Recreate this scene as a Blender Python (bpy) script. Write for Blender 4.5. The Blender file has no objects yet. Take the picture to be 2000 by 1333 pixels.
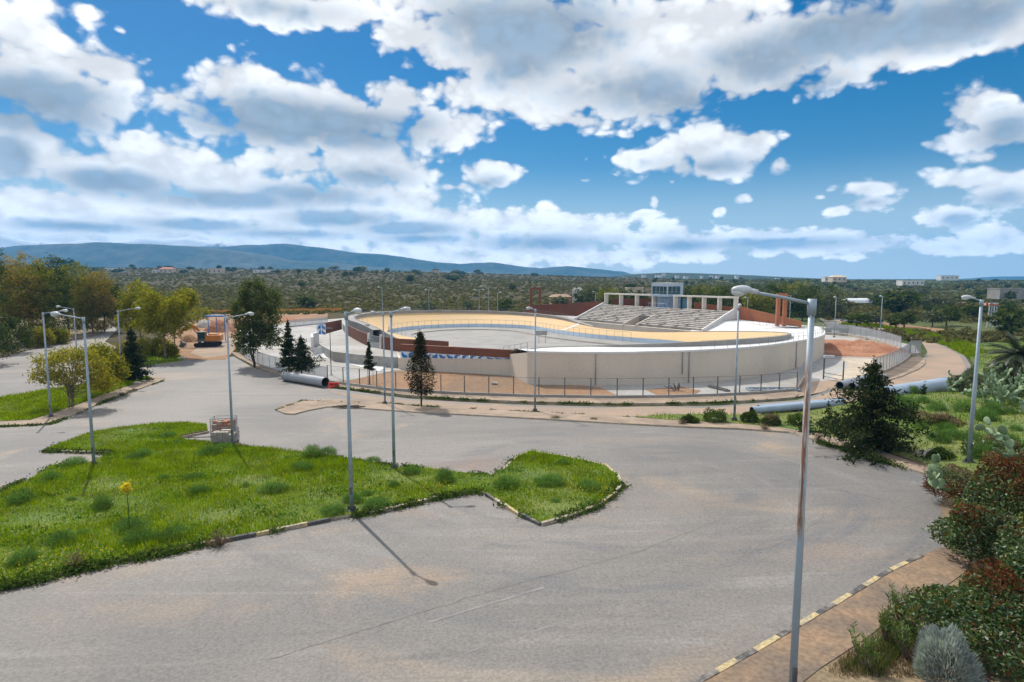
import bpy, bmesh, math, random
import numpy as np
from mathutils import Vector, Matrix

scene = bpy.context.scene
C = scene.collection
R = math.radians

# ------------------------------------------------------------------ camera
F, HOR, CZ = 1180.0, 545.0, 9.15            # focal length (px of the 2000 px wide photo), horizon row, eye height
PITCH = math.atan((666.5 - HOR) / F)
cam_d = bpy.data.cameras.new("camera")
cam_d.sensor_width = 36.0
cam_d.lens = F / 2000 * 36.0
cam_d.clip_start = 0.3
cam_d.clip_end = 40000
cam = bpy.data.objects.new("camera", cam_d)
C.objects.link(cam)
cam.location = (0, 0, CZ)
cam.rotation_euler = (math.pi / 2 - PITCH, 0, 0)
scene.camera = cam

# ------------------------------------------------------------------ light
SUN_EL, SUN_AZ = R(49), R(-31)              # azimuth from +Y towards +X
sl = bpy.data.lights.new("sun", 'SUN')
sl.energy = 4.5
sl.angle = R(0.53)
sl.color = (1.0, 0.95, 0.87)
sun = bpy.data.objects.new("sun", sl)
C.objects.link(sun)
sd = Vector((math.sin(SUN_AZ) * math.cos(SUN_EL), math.cos(SUN_AZ) * math.cos(SUN_EL), math.sin(SUN_EL)))
sun.rotation_euler = sd.to_track_quat('Z', 'Y').to_euler()
sun.location = (0, 0, 60)

scene.view_settings.view_transform = 'Standard'
scene.view_settings.look = 'None'
scene.view_settings.gamma = 1
scene.view_settings.exposure = 0.2
scene.cycles.max_bounces = 6
scene.cycles.diffuse_bounces = 2
scene.cycles.glossy_bounces = 2
scene.cycles.transmission_bounces = 3
scene.cycles.transparent_max_bounces = 12
scene.cycles.volume_bounces = 0
scene.cycles.sample_clamp_indirect = 4
scene.cycles.use_adaptive_sampling = True
scene.cycles.adaptive_threshold = 0.015


class NT:
    """short-hand for node trees"""
    def __init__(s, tree):
        s.t = tree
        s.n = tree.nodes
        s.l = tree.links

    def node(s, typ, **kw):
        n = s.n.new(typ)
        for k, v in kw.items():
            setattr(n, k, v)
        return n

    def put(s, sock, v):
        if isinstance(v, bpy.types.NodeSocket):
            s.l.new(v, sock)
        elif v is not None:
            sock.default_value = v

    def m(s, op, a, b=None, c=None, clamp=False):
        n = s.node('ShaderNodeMath', operation=op, use_clamp=clamp)
        s.put(n.inputs[0], a)
        if b is not None: s.put(n.inputs[1], b)
        if c is not None: s.put(n.inputs[2], c)
        return n.outputs[0]

    def v(s, op, a, b=None):
        n = s.node('ShaderNodeVectorMath', operation=op)
        s.put(n.inputs[0], a)
        if b is not None: s.put(n.inputs[1], b)
        return n.outputs['Value'] if op in ('LENGTH', 'DOT_PRODUCT') else n.outputs['Vector']

    def mix(s, f, a, b, mode='MIX'):
        n = s.node('ShaderNodeMix', data_type='RGBA', blend_type=mode)
        s.put(n.inputs[0], f)
        s.put(n.inputs[6], a)
        s.put(n.inputs[7], b)
        return n.outputs[2]

    def sstep(s, x, lo, hi, a=0.0, b=1.0):
        n = s.node('ShaderNodeMapRange', interpolation_type='SMOOTHSTEP')
        s.put(n.inputs[0], x)
        for i, q in enumerate((lo, hi, a, b)): s.put(n.inputs[1 + i], q)
        return n.outputs[0]

    def noise(s, vec, scale, detail=4, rough=0.55, dist=0.0):
        n = s.node('ShaderNodeTexNoise')
        s.put(n.inputs['Vector'], vec)
        s.put(n.inputs['Scale'], scale)
        s.put(n.inputs['Detail'], detail)
        s.put(n.inputs['Roughness'], rough)
        s.put(n.inputs['Distortion'], dist)
        return n.outputs['Fac']

    def ramp(s, f, stops):
        n = s.node('ShaderNodeValToRGB')
        e = n.color_ramp.elements
        while len(e) < len(stops): e.new(0.5)
        for i, (p, c) in enumerate(stops):
            e[i].position = p
            e[i].color = (c[0], c[1], c[2], 1)
        s.put(n.inputs[0], f)
        return n.outputs[0]


def px_azel(px, py):
    cp, sp = math.cos(PITCH), math.sin(PITCH)
    x, u = (px - 1000) / F, (666.5 - py) / F
    d = Vector((x, cp + u * sp, -sp + u * cp)).normalized()
    return math.atan2(d.x, d.y), math.asin(d.z)


# ------------------------------------------------------------------ sky with cumulus clouds (world, by direction)
world = bpy.data.worlds.new("World")
scene.world = world
world.use_nodes = True
wn = NT(world.node_tree)
wn.n.clear()
SKY_S = 0.078
sky = wn.node('ShaderNodeTexSky', sky_type='NISHITA')
sky.sun_disc = False
sky.sun_elevation = SUN_EL
sky.sun_rotation = SUN_AZ
sky.altitude = 100
sky.air_density = 1.0
sky.dust_density = 0.3
sky.ozone_density = 2.0
hs = wn.node('ShaderNodeHueSaturation')
hs.inputs['Hue'].default_value = 0.499
hs.inputs['Saturation'].default_value = 1.55
hs.inputs['Value'].default_value = 0.9
wn.put(hs.inputs['Color'], sky.outputs[0])
tc = wn.node('ShaderNodeTexCoord')
dvec = tc.outputs['Generated']
sep = wn.node('ShaderNodeSeparateXYZ')
wn.put(sep.inputs[0], dvec)
az = wn.m('ARCTAN2', sep.outputs[0], sep.outputs[1])
el = wn.m('ARCSINE', sep.outputs[2])
comb = wn.node('ShaderNodeCombineXYZ')
wn.put(comb.inputs[0], az)
wn.put(comb.inputs[1], el)
ae = comb.outputs[0]
# where each cloud stands: (photo column, row, half width, half height, weight) -> azimuth, elevation
CLOUDS = [
    (60, 150, 190, 85, 1), (200, 130, 95, 42, 1), (30, 60, 90, 55, .9), (130, 195, 110, 45, 1), (70, 5, 60, 25, .6),
    (165, 20, 45, 22, .45), (280, 14, 36, 20, .45), (240, 60, 16, 12, .45), (335, 192, 52, 30, .7), (30, 250, 90, 45, .8),
    (180, 235, 60, 22, .6),
    (465, 165, 75, 52, 1), (545, 215, 150, 72, 1), (650, 215, 150, 58, 1), (775, 200, 75, 48, 1), (850, 255, 80, 45, .9),
    (600, 268, 200, 42, 1), (915, 240, 55, 40, .7),
    (60, 300, 130, 60, .9), (300, 320, 140, 55, 1), (200, 345, 180, 60, 1), (420, 350, 150, 50, .9), (600, 325, 120, 45, .9),
    (730, 320, 140, 48, 1), (560, 390, 200, 45, 1), (360, 410, 240, 50, 1), (120, 410, 220, 55, 1), (760, 400, 130, 45, 1),
    (860, 425, 80, 40, .9), (640, 440, 220, 40, 1), (250, 450, 260, 35, .9), (820, 465, 180, 35, .9), (40, 460, 180, 35, .9),
    (500, 475, 220, 30, .8),
    (540, 12, 170, 38, 1), (660, 25, 85, 36, 1), (450, -10, 120, 30, .8),
    (800, 70, 70, 50, 1), (900, 95, 130, 72, 1), (1010, 60, 190, 90, 1), (960, 170, 130, 60, 1), (1080, 190, 150, 65, 1),
    (1230, 120, 190, 95, 1), (1290, 190, 170, 55, 1), (1430, 95, 170, 85, 1), (1480, 150, 160, 50, 1), (1600, 70, 180, 80, 1),
    (1660, 130, 80, 40, .9), (1780, 45, 190, 62, 1), (1930, 30, 130, 55, 1), (1860, 90, 70, 32, .9), (850, 0, 120, 40, .9),
    (1130, 90, 130, 60, 1), (1260, 45, 140, 60, 1), (1010, 140, 110, 55, 1), (1130, 170, 120, 60, 1), (620, 245, 160, 55, 1), (1340, 110, 130, 60, 1),
    (1900, 20, 200, 75, 1), (1740, 100, 120, 48, 1), (1980, 60, 90, 45, 1), (1380, 40, 170, 50, 1), (1130, 235, 120, 30, .8),
    (955, 338, 58, 30, .9), (895, 366, 45, 12, .7),
    (1290, 312, 95, 26, .9), (1380, 290, 105, 44, 1), (1465, 283, 48, 38, 1), (1380, 330, 110, 24, .9), (1518, 322, 30, 17, .8),
    (1312, 356, 14, 8, .6),
    (1905, 215, 75, 48, 1), (1960, 250, 90, 45, 1), (1900, 275, 90, 26, .9), (1930, 305, 70, 20, .7), (1890, 350, 90, 26, .9),
    (1960, 365, 90, 38, 1), (1850, 420, 55, 22, .8), (1815, 428, 26, 14, .8), (1950, 455, 55, 18, .8), (1985, 100, 30, 25, .6),
    (1700, 370, 66, 18, .9), (1700, 395, 40, 20, .8), (1640, 412, 30, 12, .7), (1450, 388, 20, 10, .7), (1406, 413, 12, 9, .7),
    (1262, 418, 28, 9, .7), (1280, 393, 10, 14, .7), (1136, 352, 17, 6, .5), (1600, 388, 22, 7, .5),
    (990, 440, 110, 36, .9), (1110, 448, 130, 36, .9), (1050, 480, 170, 28, .9), (1200, 465, 55, 22, .8), (1310, 460, 60, 28, .9),
    (1350, 478, 110, 24, .9), (1470, 468, 90, 22, .9), (1600, 462, 130, 16, .8), (1620, 485, 220, 16, .8), (1700, 470, 80, 14, .7),
    (1850, 485, 140, 14, .7), (1930, 472, 80, 16, .7), (1150, 500, 260, 18, .7), (900, 505, 260, 20, .7),
]


CL = []                                       # each cloud puff as azimuth, elevation, half sizes, weight
for (cx, cy, rx, ry, w) in CLOUDS:
    a0, e0 = px_azel(cx, cy)
    CL.append((a0, e0, (px_azel(cx + rx, cy)[0] - a0) * 1.42, (px_azel(cx, cy - ry)[1] - e0) * 1.42, w))

# fine grain shared by every part of the sky: billows = fbm minus rounded cells, finer towards the horizon
nc = wn.node('ShaderNodeTexNoise', noise_dimensions='3D')
nc.inputs['Scale'].default_value = 7.0
nc.inputs['Detail'].default_value = 8
nc.inputs['Roughness'].default_value = 0.56
nc.inputs['Distortion'].default_value = 0.2
wn.put(nc.inputs['Vector'], wn.v('MULTIPLY', dvec, (1, 1, 1.4)))
vc = wn.node('ShaderNodeTexVoronoi', feature='F1', voronoi_dimensions='2D')
vc.inputs['Detail'].default_value = 2.0
vc.inputs['Roughness'].default_value = 0.6
vc.inputs['Scale'].default_value = 15.0
warp = wn.v('ADD', wn.v('MULTIPLY', ae, (1, 1.4, 1)), wn.v('MULTIPLY', nc.outputs['Color'], (0.07, 0.07, 0)))
wn.put(vc.inputs['Vector'], warp)
vd = vc.outputs['Distance']
nlow = wn.node('ShaderNodeTexNoise', noise_dimensions='3D')
nlow.inputs['Scale'].default_value = 24.0
nlow.inputs['Detail'].default_value = 6
nlow.inputs['Roughness'].default_value = 0.6
wn.put(nlow.inputs['Vector'], wn.v('MULTIPLY', dvec, (1, 1, 1.9)))
near_w = wn.sstep(el, 0.05, 0.17)
nmix = wn.node('ShaderNodeMix', data_type='FLOAT')
wn.put(nmix.inputs[0], near_w)
wn.put(nmix.inputs[2], wn.m('MULTIPLY_ADD', nlow.outputs['Fac'], 1.15, -0.10))
wn.put(nmix.inputs[3], nc.outputs['Fac'])
billow = wn.m('SUBTRACT', nmix.outputs[0], wn.m('MULTIPLY', vd, wn.sstep(el, 0.05, 0.17, 0.30, 0.42)))
cn = wn.m('ADD', billow, -0.26)

lowgain = wn.sstep(el, 0.02, 0.22, 1.45, 1.06)         # far clouds low down are the brightest
# clear sky: Nishita, a little deeper in blue, with the pale band of far air low down
hsv_up = wn.sstep(el, 0.0, 0.30)
skyc = wn.mix(wn.sstep(el, -0.02, 0.19, 0.95, 0.0), hs.outputs[0], (9.6, 11.2, 12.2, 1))


DARK = [                                      # the shaded undersides, same order of numbers
    (50, 205, 150, 55, 1), (130, 180, 90, 30, .6), (550, 238, 160, 45, 1), (700, 252, 120, 40, 1), (800, 240, 60, 25, .6), (25, 310, 45, 45, .9),
    (220, 358, 120, 26, .9), (420, 388, 170, 18, .8), (610, 380, 110, 22, .7), (720, 345, 80, 22, .7), (660, 427, 100, 15, .8),
    (800, 447, 90, 13, .8), (380, 440, 120, 11, .7), (150, 442, 110, 10, .7), (820, 466, 70, 9, .6), (560, 457, 110, 8, .6),
    (1050, 65, 150, 70, 1), (950, 40, 110, 45, .8), (1020, 120, 90, 50, .7), (1260, 175, 120, 42, .7), (1340, 200, 120, 36, .7),
    (1180, 170, 90, 40, .5), (1500, 115, 130, 50, .8), (1650, 60, 160, 50, 1), (1850, 40, 180, 50, 1), (1570, 165, 90, 22, .6),
    (550, 20, 110, 20, .3), (1390, 325, 100, 18, .55), (1965, 262, 70, 38, .7), (1960, 388, 70, 18, .6), (1870, 430, 34, 14, .6), (950, 358, 34, 12, .5),
    (1060, 475, 110, 14, .7), (1330, 480, 60, 12, .7), (1500, 477, 170, 10, .6), (1700, 396, 40, 10, .5),
]
DL = []
for (cx, cy, rx, ry, w) in DARK:
    a0, e0 = px_azel(cx, cy)
    DL.append((a0, e0, (px_azel(cx + rx, cy)[0] - a0) * 1.45, (px_azel(cx, cy - ry)[1] - e0) * 1.45, w))


def puff_field(blobs):
    f = None
    for (a0, e0, ra, re, w) in blobs:
        q = wn.v('MULTIPLY', wn.v('SUBTRACT', ae, (a0, e0, 0)), (1 / ra, 1 / re, 0))
        b = wn.m('MULTIPLY_ADD', wn.v('LENGTH', q), -w, w)
        f = b if f is None else wn.m('SMOOTH_MAX', f, b, 0.25)
    return f if f is not None else -1.0


def sky_leaf(blobs, darks=()):
    bg1 = wn.node('ShaderNodeBackground')
    wn.put(bg1.inputs[0], skyc)
    bg1.inputs[1].default_value = SKY_S
    if not blobs:
        return bg1.outputs[0]
    F0 = wn.m('MULTIPLY_ADD', cn, 1.45, puff_field(blobs))
    F1 = wn.m('MULTIPLY_ADD', cn, 1.0, puff_field(darks))
    dens = wn.m('MULTIPLY', wn.sstep(F0, 0.02, 0.34), wn.sstep(el, -0.01, 0.03))
    thick = wn.m('ADD', wn.m('MULTIPLY', wn.sstep(F1, -0.15, 0.52), 0.85), wn.m('MULTIPLY', wn.sstep(F0, 0.35, 1.0), 0.15))
    ccol = wn.mix(thick, (1.0, 1.01, 1.02, 1), (0.31, 0.40, 0.50, 1))
    bg2 = wn.node('ShaderNodeBackground')
    wn.put(bg2.inputs[0], ccol)
    wn.put(bg2.inputs[1], wn.m('MULTIPLY', wn.sstep(billow, 0.0, 0.42, 0.70, 1.04), lowgain))
    ms = wn.node('ShaderNodeMixShader')
    wn.put(ms.inputs[0], dens)
    wn.l.new(bg1.outputs[0], ms.inputs[1])
    wn.l.new(bg2.outputs[0], ms.inputs[2])
    return ms.outputs[0]


def switch(cond, a, b):
    ms = wn.node('ShaderNodeMixShader')
    wn.put(ms.inputs[0], cond)
    wn.l.new(a, ms.inputs[1])
    wn.l.new(b, ms.inputs[2])
    return ms.outputs[0]


def near(blobs, a0, a1, e0, e1, mg=1.2):
    return [b for b in blobs if b[0] + b[2] * mg > a0 and b[0] - b[2] * mg < a1
            and b[1] + b[3] * mg > e0 and b[1] - b[3] * mg < e1]


# split the sky into regions so that each only looks at its own clouds
cells = []
AZS = [-0.82, -0.42, -0.08, 0.28, 0.82]
for i in range(4):
    lo = sky_leaf(near(CL, AZS[i], AZS[i + 1], 0, 0.165), near(DL, AZS[i], AZS[i + 1], 0, 0.165))
    hi = sky_leaf(near(CL, AZS[i], AZS[i + 1], 0.165, 0.6), near(DL, AZS[i], AZS[i + 1], 0.165, 0.6))
    cells.append(switch(wn.m('GREATER_THAN', el, 0.165), lo, hi))
inside = switch(wn.m('GREATER_THAN', az, AZS[2]),
                switch(wn.m('GREATER_THAN', az, AZS[1]), cells[0], cells[1]),
                switch(wn.m('GREATER_THAN', az, AZS[3]), cells[2], cells[3]))
plain = sky_leaf([])
# the rest of the sky, out of the picture: bright clouds added to fill shaded walls, from the same noise
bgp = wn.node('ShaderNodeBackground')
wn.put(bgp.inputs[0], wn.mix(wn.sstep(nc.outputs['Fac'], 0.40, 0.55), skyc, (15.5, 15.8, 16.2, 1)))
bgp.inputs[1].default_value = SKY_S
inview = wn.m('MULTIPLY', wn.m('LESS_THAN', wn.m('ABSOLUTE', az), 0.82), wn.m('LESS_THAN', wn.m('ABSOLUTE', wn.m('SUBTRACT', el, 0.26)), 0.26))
low = wn.m('LESS_THAN', el, 0.0)
wo = wn.node('ShaderNodeOutputWorld')
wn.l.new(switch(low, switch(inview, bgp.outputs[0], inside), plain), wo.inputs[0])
world.cycles.sampling_method = 'MANUAL'
world.cycles.sample_map_resolution = 512

# ------------------------------------------------------------------ helpers
rng = np.random.default_rng(7)
random.seed(7)
ZS = -2.9                                      # level of the stadium ground
CP, SP = math.cos(PITCH), math.sin(PITCH)


def smooth(x, a, b):
    t = np.clip((np.asarray(x, float) - a) / (b - a), 0, 1)
    return t * t * (3 - 2 * t)


RIDGE_U = [-3, -0.85, -0.6, -0.3, -0.1, 0.1, 0.25, 0.6, 3]
RIDGE_R = [523, 523, 525, 528, 534, 541, 546, 549, 549]      # skyline row of the plain, by column


def gz(x, y):
    """height of the terrain"""
    x = np.asarray(x, float)
    y = np.asarray(y, float)
    nearp = 0.017 * np.clip(x, -60, 60) - 0.047 * np.clip(y, -40, 62)
    k = smooth(y, 50, 66)
    z = nearp * (1 - k) + ZS * k
    u = x / np.maximum(y, 1)
    top = (HOR - np.interp(u, RIDGE_U, RIDGE_R)) / F * 950 + CZ
    d = np.maximum(y, 0)
    far = smooth(d, 215, 1300) * 1.0
    far = np.clip((d - 215) / (950 - 215), 0, 1.0)
    far = far ** 1.15
    z = z + far * (top - ZS)
    und = np.sin(x * 0.013 + 1) * np.sin(y * 0.011 + 2) * 1.3 + np.sin(x * 0.041) * np.sin(y * 0.033 + x * .01) * 0.5
    z = z + und * smooth(d, 230, 420)
    z = z - smooth(d, 1000, 2500) * 30 * (u < 0.2)
    return z


def ray(px, py):
    x, u = (px - 1000) / F, (666.5 - py) / F
    return np.array([x, CP + u * SP, -SP + u * CP])


def G(px, py, dz=0.0):
    """where the line of sight through a pixel meets the terrain"""
    d = ray(px, py)
    ts = np.geomspace(5, 3000, 4000)
    h = CZ + d[2] * ts - (gz(d[0] * ts, d[1] * ts) + dz)
    i = np.argmax(h < 0) if (h < 0).any() else len(ts) - 1
    a, b = ts[max(i - 1, 0)], ts[i]
    for _ in range(30):
        t = 0.5 * (a + b)
        if CZ + d[2] * t - (float(gz(d[0] * t, d[1] * t)) + dz) < 0: b = t
        else: a = t
    return np.array([d[0] * a, d[1] * a, CZ + d[2] * a])


def Z(px, py, z):
    """where the line of sight through a pixel meets the level z (above the stadium ground)"""
    d = ray(px, py)
    t = (ZS + z - CZ) / d[2]
    return np.array([d[0] * t, d[1] * t, ZS + z])


def D(px, py, y):
    d = ray(px, py)
    t = y / d[1]
    return np.array([d[0] * t, y, CZ + d[2] * t])


class MB:
    """collects geometry for ONE mesh object"""
    def __init__(s):
        s.v, s.f, s.m = [], [], []

    def add(s, vs, fs, mi=0):
        o = len(s.v)
        s.v += [tuple(map(float, p)) for p in vs]
        s.f += [tuple(i + o for i in f) for f in fs]
        s.m += [mi] * len(fs)
        return s

    def box(s, c, size, rz=0.0, mi=0, rot=None):
        hx, hy, hz = size[0] / 2, size[1] / 2, size[2] / 2
        vs = [Vector((x, y, z)) for z in (-hz, hz) for x, y in ((-hx, -hy), (hx, -hy), (hx, hy), (-hx, hy))]
        M = rot if rot is not None else Matrix.Rotation(rz, 3, 'Z')
        vs = [M @ p + Vector(c) for p in vs]
        return s.add(vs, [(3, 2, 1, 0), (4, 5, 6, 7), (0, 1, 5, 4), (1, 2, 6, 5), (2, 3, 7, 6), (3, 0, 4, 7)], mi)

    def tube(s, pts, rad, n=8, caps=True, mi=0):
        pts = [Vector(p) for p in pts]
        if not hasattr(rad, '__len__'): rad = [rad] * len(pts)
        o = len(s.v)
        vs, fs = [], []
        ref = None
        for i, p in enumerate(pts):
            t = (pts[min(i + 1, len(pts) - 1)] - pts[max(i - 1, 0)])
            if t.length < 1e-9: t = Vector((0, 0, 1))
            t.normalize()
            if ref is None:
                ref = Vector((1, 0, 0)) if abs(t.x) < .9 else Vector((0, 1, 0))
            a = t.cross(ref).normalized()
            b = t.cross(a)
            ref = a.cross(t)
            for k in range(n):
                q = 2 * math.pi * k / n
                vs.append(p + (a * math.cos(q) + b * math.sin(q)) * rad[i])
        for i in range(len(pts) - 1):
            for k in range(n):
                fs.append((i * n + k, i * n + (k + 1) % n, (i + 1) * n + (k + 1) % n, (i + 1) * n + k))
        if caps:
            fs.append(tuple(range(n - 1, -1, -1)))
            fs.append(tuple((len(pts) - 1) * n + k for k in range(n)))
        return s.add(vs, fs, mi)

    def prism(s, poly, z0, z1, mi=0):
        n = len(poly)
        vs = [(p[0], p[1], z0) for p in poly] + [(p[0], p[1], z1) for p in poly]
        fs = [tuple(range(n - 1, -1, -1)), tuple(range(n, 2 * n))]
        fs += [(i, (i + 1) % n, n + (i + 1) % n, n + i) for i in range(n)]
        return s.add(vs, fs, mi)

    def strip(s, A, B, mi=0, closed=False):
        n = len(A)
        fs = [(i, (i + 1) % n, n + (i + 1) % n, n + i) for i in range(n if closed else n - 1)]
        return s.add(list(A) + list(B), fs, mi)

    def ell(s, c, r, nu=10, nv=6, mi=0, rz=0.0):
        vs, fs = [], []
        cr, sr = math.cos(rz), math.sin(rz)
        for j in range(nv + 1):
            ph = math.pi * j / nv - math.pi / 2
            for i in range(nu):
                q = 2 * math.pi * i / nu
                x, y, z = r[0] * math.cos(ph) * math.cos(q), r[1] * math.cos(ph) * math.sin(q), r[2] * math.sin(ph)
                vs.append((c[0] + x * cr - y * sr, c[1] + x * sr + y * cr, c[2] + z))
        for j in range(nv):
            for i in range(nu):
                fs.append((j * nu + i, j * nu + (i + 1) % nu, (j + 1) * nu + (i + 1) % nu, (j + 1) * nu + i))
        return s.add(vs, fs, mi)

    def build(s, name, mats, parent=None, smooth=False, org=None):
        me = bpy.data.meshes.new(name)
        off = org if org is not None else (0, 0, 0)
        me.from_pydata([(p[0] - off[0], p[1] - off[1], p[2] - off[2]) for p in s.v], [], s.f)
        if not isinstance(mats, (list, tuple)): mats = [mats]
        for q in mats: me.materials.append(q)
        if any(s.m): me.polygons.foreach_set('material_index', s.m)
        if smooth:
            me.polygons.foreach_set('use_smooth', [True] * len(s.f))
        me.update()
        o = bpy.data.objects.new(name, me)
        C.objects.link(o)
        if parent is not None: o.parent = parent
        return o


def smooth_angle(o, deg=40):
    me = o.data
    bm = bmesh.new()
    bm.from_mesh(me)
    for f in bm.faces: f.smooth = True
    for e in bm.edges:
        e.smooth = not (len(e.link_faces) != 2 or e.calc_face_angle(0) > R(deg))
    bm.to_mesh(me)
    bm.free()


def np_mesh(name, V, Fc, mats, parent=None, mi=None):
    """mesh from an (n,3) vertex array and an (m,k) face array"""
    V = np.asarray(V, np.float32)
    Fc = np.asarray(Fc, np.int32)
    m, k = Fc.shape
    me = bpy.data.meshes.new(name)
    me.vertices.add(len(V))
    me.vertices.foreach_set('co', V.ravel())
    me.loops.add(m * k)
    me.loops.foreach_set('vertex_index', Fc.ravel())
    me.polygons.add(m)
    me.polygons.foreach_set('loop_start', np.arange(m, dtype=np.int32) * k)
    try:
        me.polygons.foreach_set('loop_total', np.full(m, k, np.int32))
    except Exception:
        pass
    if not isinstance(mats, (list, tuple)): mats = [mats]
    for q in mats: me.materials.append(q)
    if mi is not None: me.polygons.foreach_set('material_index', np.asarray(mi, np.int32))
    me.update(calc_edges=True)
    o = bpy.data.objects.new(name, me)
    C.objects.link(o)
    if parent is not None: o.parent = parent
    return o


def tag(o, label=None, cat=None, group=None, kind=None):
    if label: o['label'] = label
    if cat: o['category'] = cat
    if group: o['group'] = group
    if kind: o['kind'] = kind
    return o


def thing(name, label, cat, loc=(0, 0, 0), rz=0.0, group=None):
    o = bpy.data.objects.new(name, None)
    o.empty_display_size = 0.3
    C.objects.link(o)
    o.location = tuple(map(float, loc))
    o.rotation_euler = (0, 0, rz)
    return tag(o, label, cat, group)


def copy_tree(o, label=None, parent=None):
    c = o.copy()
    C.objects.link(c)
    if parent is not None: c.parent = parent
    if label: c['label'] = label
    for ch in list(o.children): copy_tree(ch, None, c)
    return c


def in_poly(P, poly):
    x, y = P[:, 0], P[:, 1]
    ins = np.zeros(len(P), bool)
    n = len(poly)
    for i in range(n):
        x1, y1 = poly[i][:2]
        x2, y2 = poly[(i + 1) % n][:2]
        c = ((y1 > y) != (y2 > y)) & (x < (x2 - x1) * (y - y1) / ((y2 - y1) + 1e-12) + x1)
        ins ^= c
    return ins


def area(poly):
    p = np.array([q[:2] for q in poly])
    return 0.5 * abs(np.dot(p[:, 0], np.roll(p[:, 1], -1)) - np.dot(p[:, 1], np.roll(p[:, 0], -1)))


def sample(poly, n):
    p = np.array([q[:2] for q in poly])
    lo, hi = p.min(0), p.max(0)
    out = np.zeros((0, 2))
    while len(out) < n:
        q = rng.uniform(lo, hi, (n * 2, 2))
        out = np.vstack([out, q[in_poly(q, poly)]])
    return out[:n]


def PX(pts, dz=0.0):
    return [G(p[0], p[1], dz) for p in pts]


def rounded(poly, k=2):
    """Chaikin corner cutting of a closed outline"""
    p = [np.array(q[:2], float) for q in poly]
    for _ in range(k):
        o = []
        for i in range(len(p)):
            a, b = p[i], p[(i + 1) % len(p)]
            o += [a * .8 + b * .2, a * .2 + b * .8]
        p = o
    return p


def sheet(name, poly, off, mat, cut=3.0, skirt=0.0, skirt_mat=None, zfun=gz, label=None, kind='structure', hole=None):
    """a patch of ground following the terrain, `off` above it; skirt>0 makes it a raised slab"""
    bm = bmesh.new()
    vs = [bm.verts.new((float(p[0]), float(p[1]), 0)) for p in poly]
    es = [bm.edges.new((vs[i], vs[(i + 1) % len(vs)])) for i in range(len(vs))]
    if hole is not None:
        hv = [bm.verts.new((float(p[0]), float(p[1]), 0)) for p in hole]
        es += [bm.edges.new((hv[i], hv[(i + 1) % len(hv)])) for i in range(len(hv))]
    bmesh.ops.triangle_fill(bm, edges=es, use_beauty=True)
    xs = [v.co.x for v in bm.verts]
    ys = [v.co.y for v in bm.verts]
    for ax, lo, hi in ((0, min(xs), max(xs)), (1, min(ys), max(ys))):
        t = math.floor(lo / cut) * cut + cut
        while t < hi:
            co = Vector((t, 0, 0)) if ax == 0 else Vector((0, t, 0))
            no = Vector((1, 0, 0)) if ax == 0 else Vector((0, 1, 0))
            bmesh.ops.bisect_plane(bm, geom=bm.verts[:] + bm.edges[:] + bm.faces[:], plane_co=co, plane_no=no, dist=1e-5)
            t += cut
    bmesh.ops.recalc_face_normals(bm, faces=bm.faces[:])
    if bm.faces and sum(f.normal.z for f in bm.faces) < 0:
        bmesh.ops.reverse_faces(bm, faces=bm.faces[:])
    co = np.array([v.co[:] for v in bm.verts])
    zz = zfun(co[:, 0], co[:, 1]) + off
    for v, z in zip(bm.verts, zz): v.co.z = float(z)
    if skirt:
        ed = [e for e in bm.edges if len(e.link_faces) == 1]
        r = bmesh.ops.extrude_edge_only(bm, edges=ed)
        for g in r['geom']:
            if isinstance(g, bmesh.types.BMVert): g.co.z -= skirt
            if isinstance(g, bmesh.types.BMFace): g.material_index = 1
        bmesh.ops.recalc_face_normals(bm, faces=bm.faces[:])
    me = bpy.data.meshes.new(name)
    bm.to_mesh(me)
    bm.free()
    me.materials.append(mat)
    me.materials.append(skirt_mat or mat)
    o = bpy.data.objects.new(name, me)
    C.objects.link(o)
    o['kind'] = kind
    return o


# ------------------------------------------------------------------ materials
MATS = {}


def new_mat(name):
    m = bpy.data.materials.new(name)
    m.use_nodes = True
    n = NT(m.node_tree)
    n.n.clear()
    out = n.node('ShaderNodeOutputMaterial')
    return m, n, out


def M(name, col, col2=None, scale=1.5, rough=0.8, metal=0.0, bump=0.0, bscale=20, detail=5, spec=0.3, lo=.35, hi=.65, fine=0.12, fscale=30):
    """painted / mineral surface with tonal variation and fine grain"""
    if name in MATS: return MATS[name]
    m, n, out = new_mat(name)
    p = n.node('ShaderNodeBsdfPrincipled')
    pos = n.node('ShaderNodeNewGeometry').outputs['Position']
    c2 = col2 or tuple(c * 0.82 for c in col)
    f = n.sstep(n.noise(pos, scale, detail), lo, hi)
    c = n.mix(f, (*col, 1), (*c2, 1))
    if fine:
        g = n.sstep(n.noise(pos, fscale, 3), .3, .7, 1 - fine, 1 + fine)
        q = n.v('MULTIPLY', c)
        n.put(q.node.inputs[1], g)
        c = q
    n.put(p.inputs['Base Color'], c)
    p.inputs['Roughness'].default_value = rough
    p.inputs['Metallic'].default_value = metal
    p.inputs['Specular IOR Level'].default_value = spec
    if bump:
        b = n.node('ShaderNodeBump')
        b.inputs['Strength'].default_value = bump
        b.inputs['Distance'].default_value = 0.05
        n.put(b.inputs['Height'], n.noise(pos, bscale, 4))
        n.put(p.inputs['Normal'], b.outputs[0])
    n.l.new(p.outputs[0], out.inputs[0])
    MATS[name] = m
    return m


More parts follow.
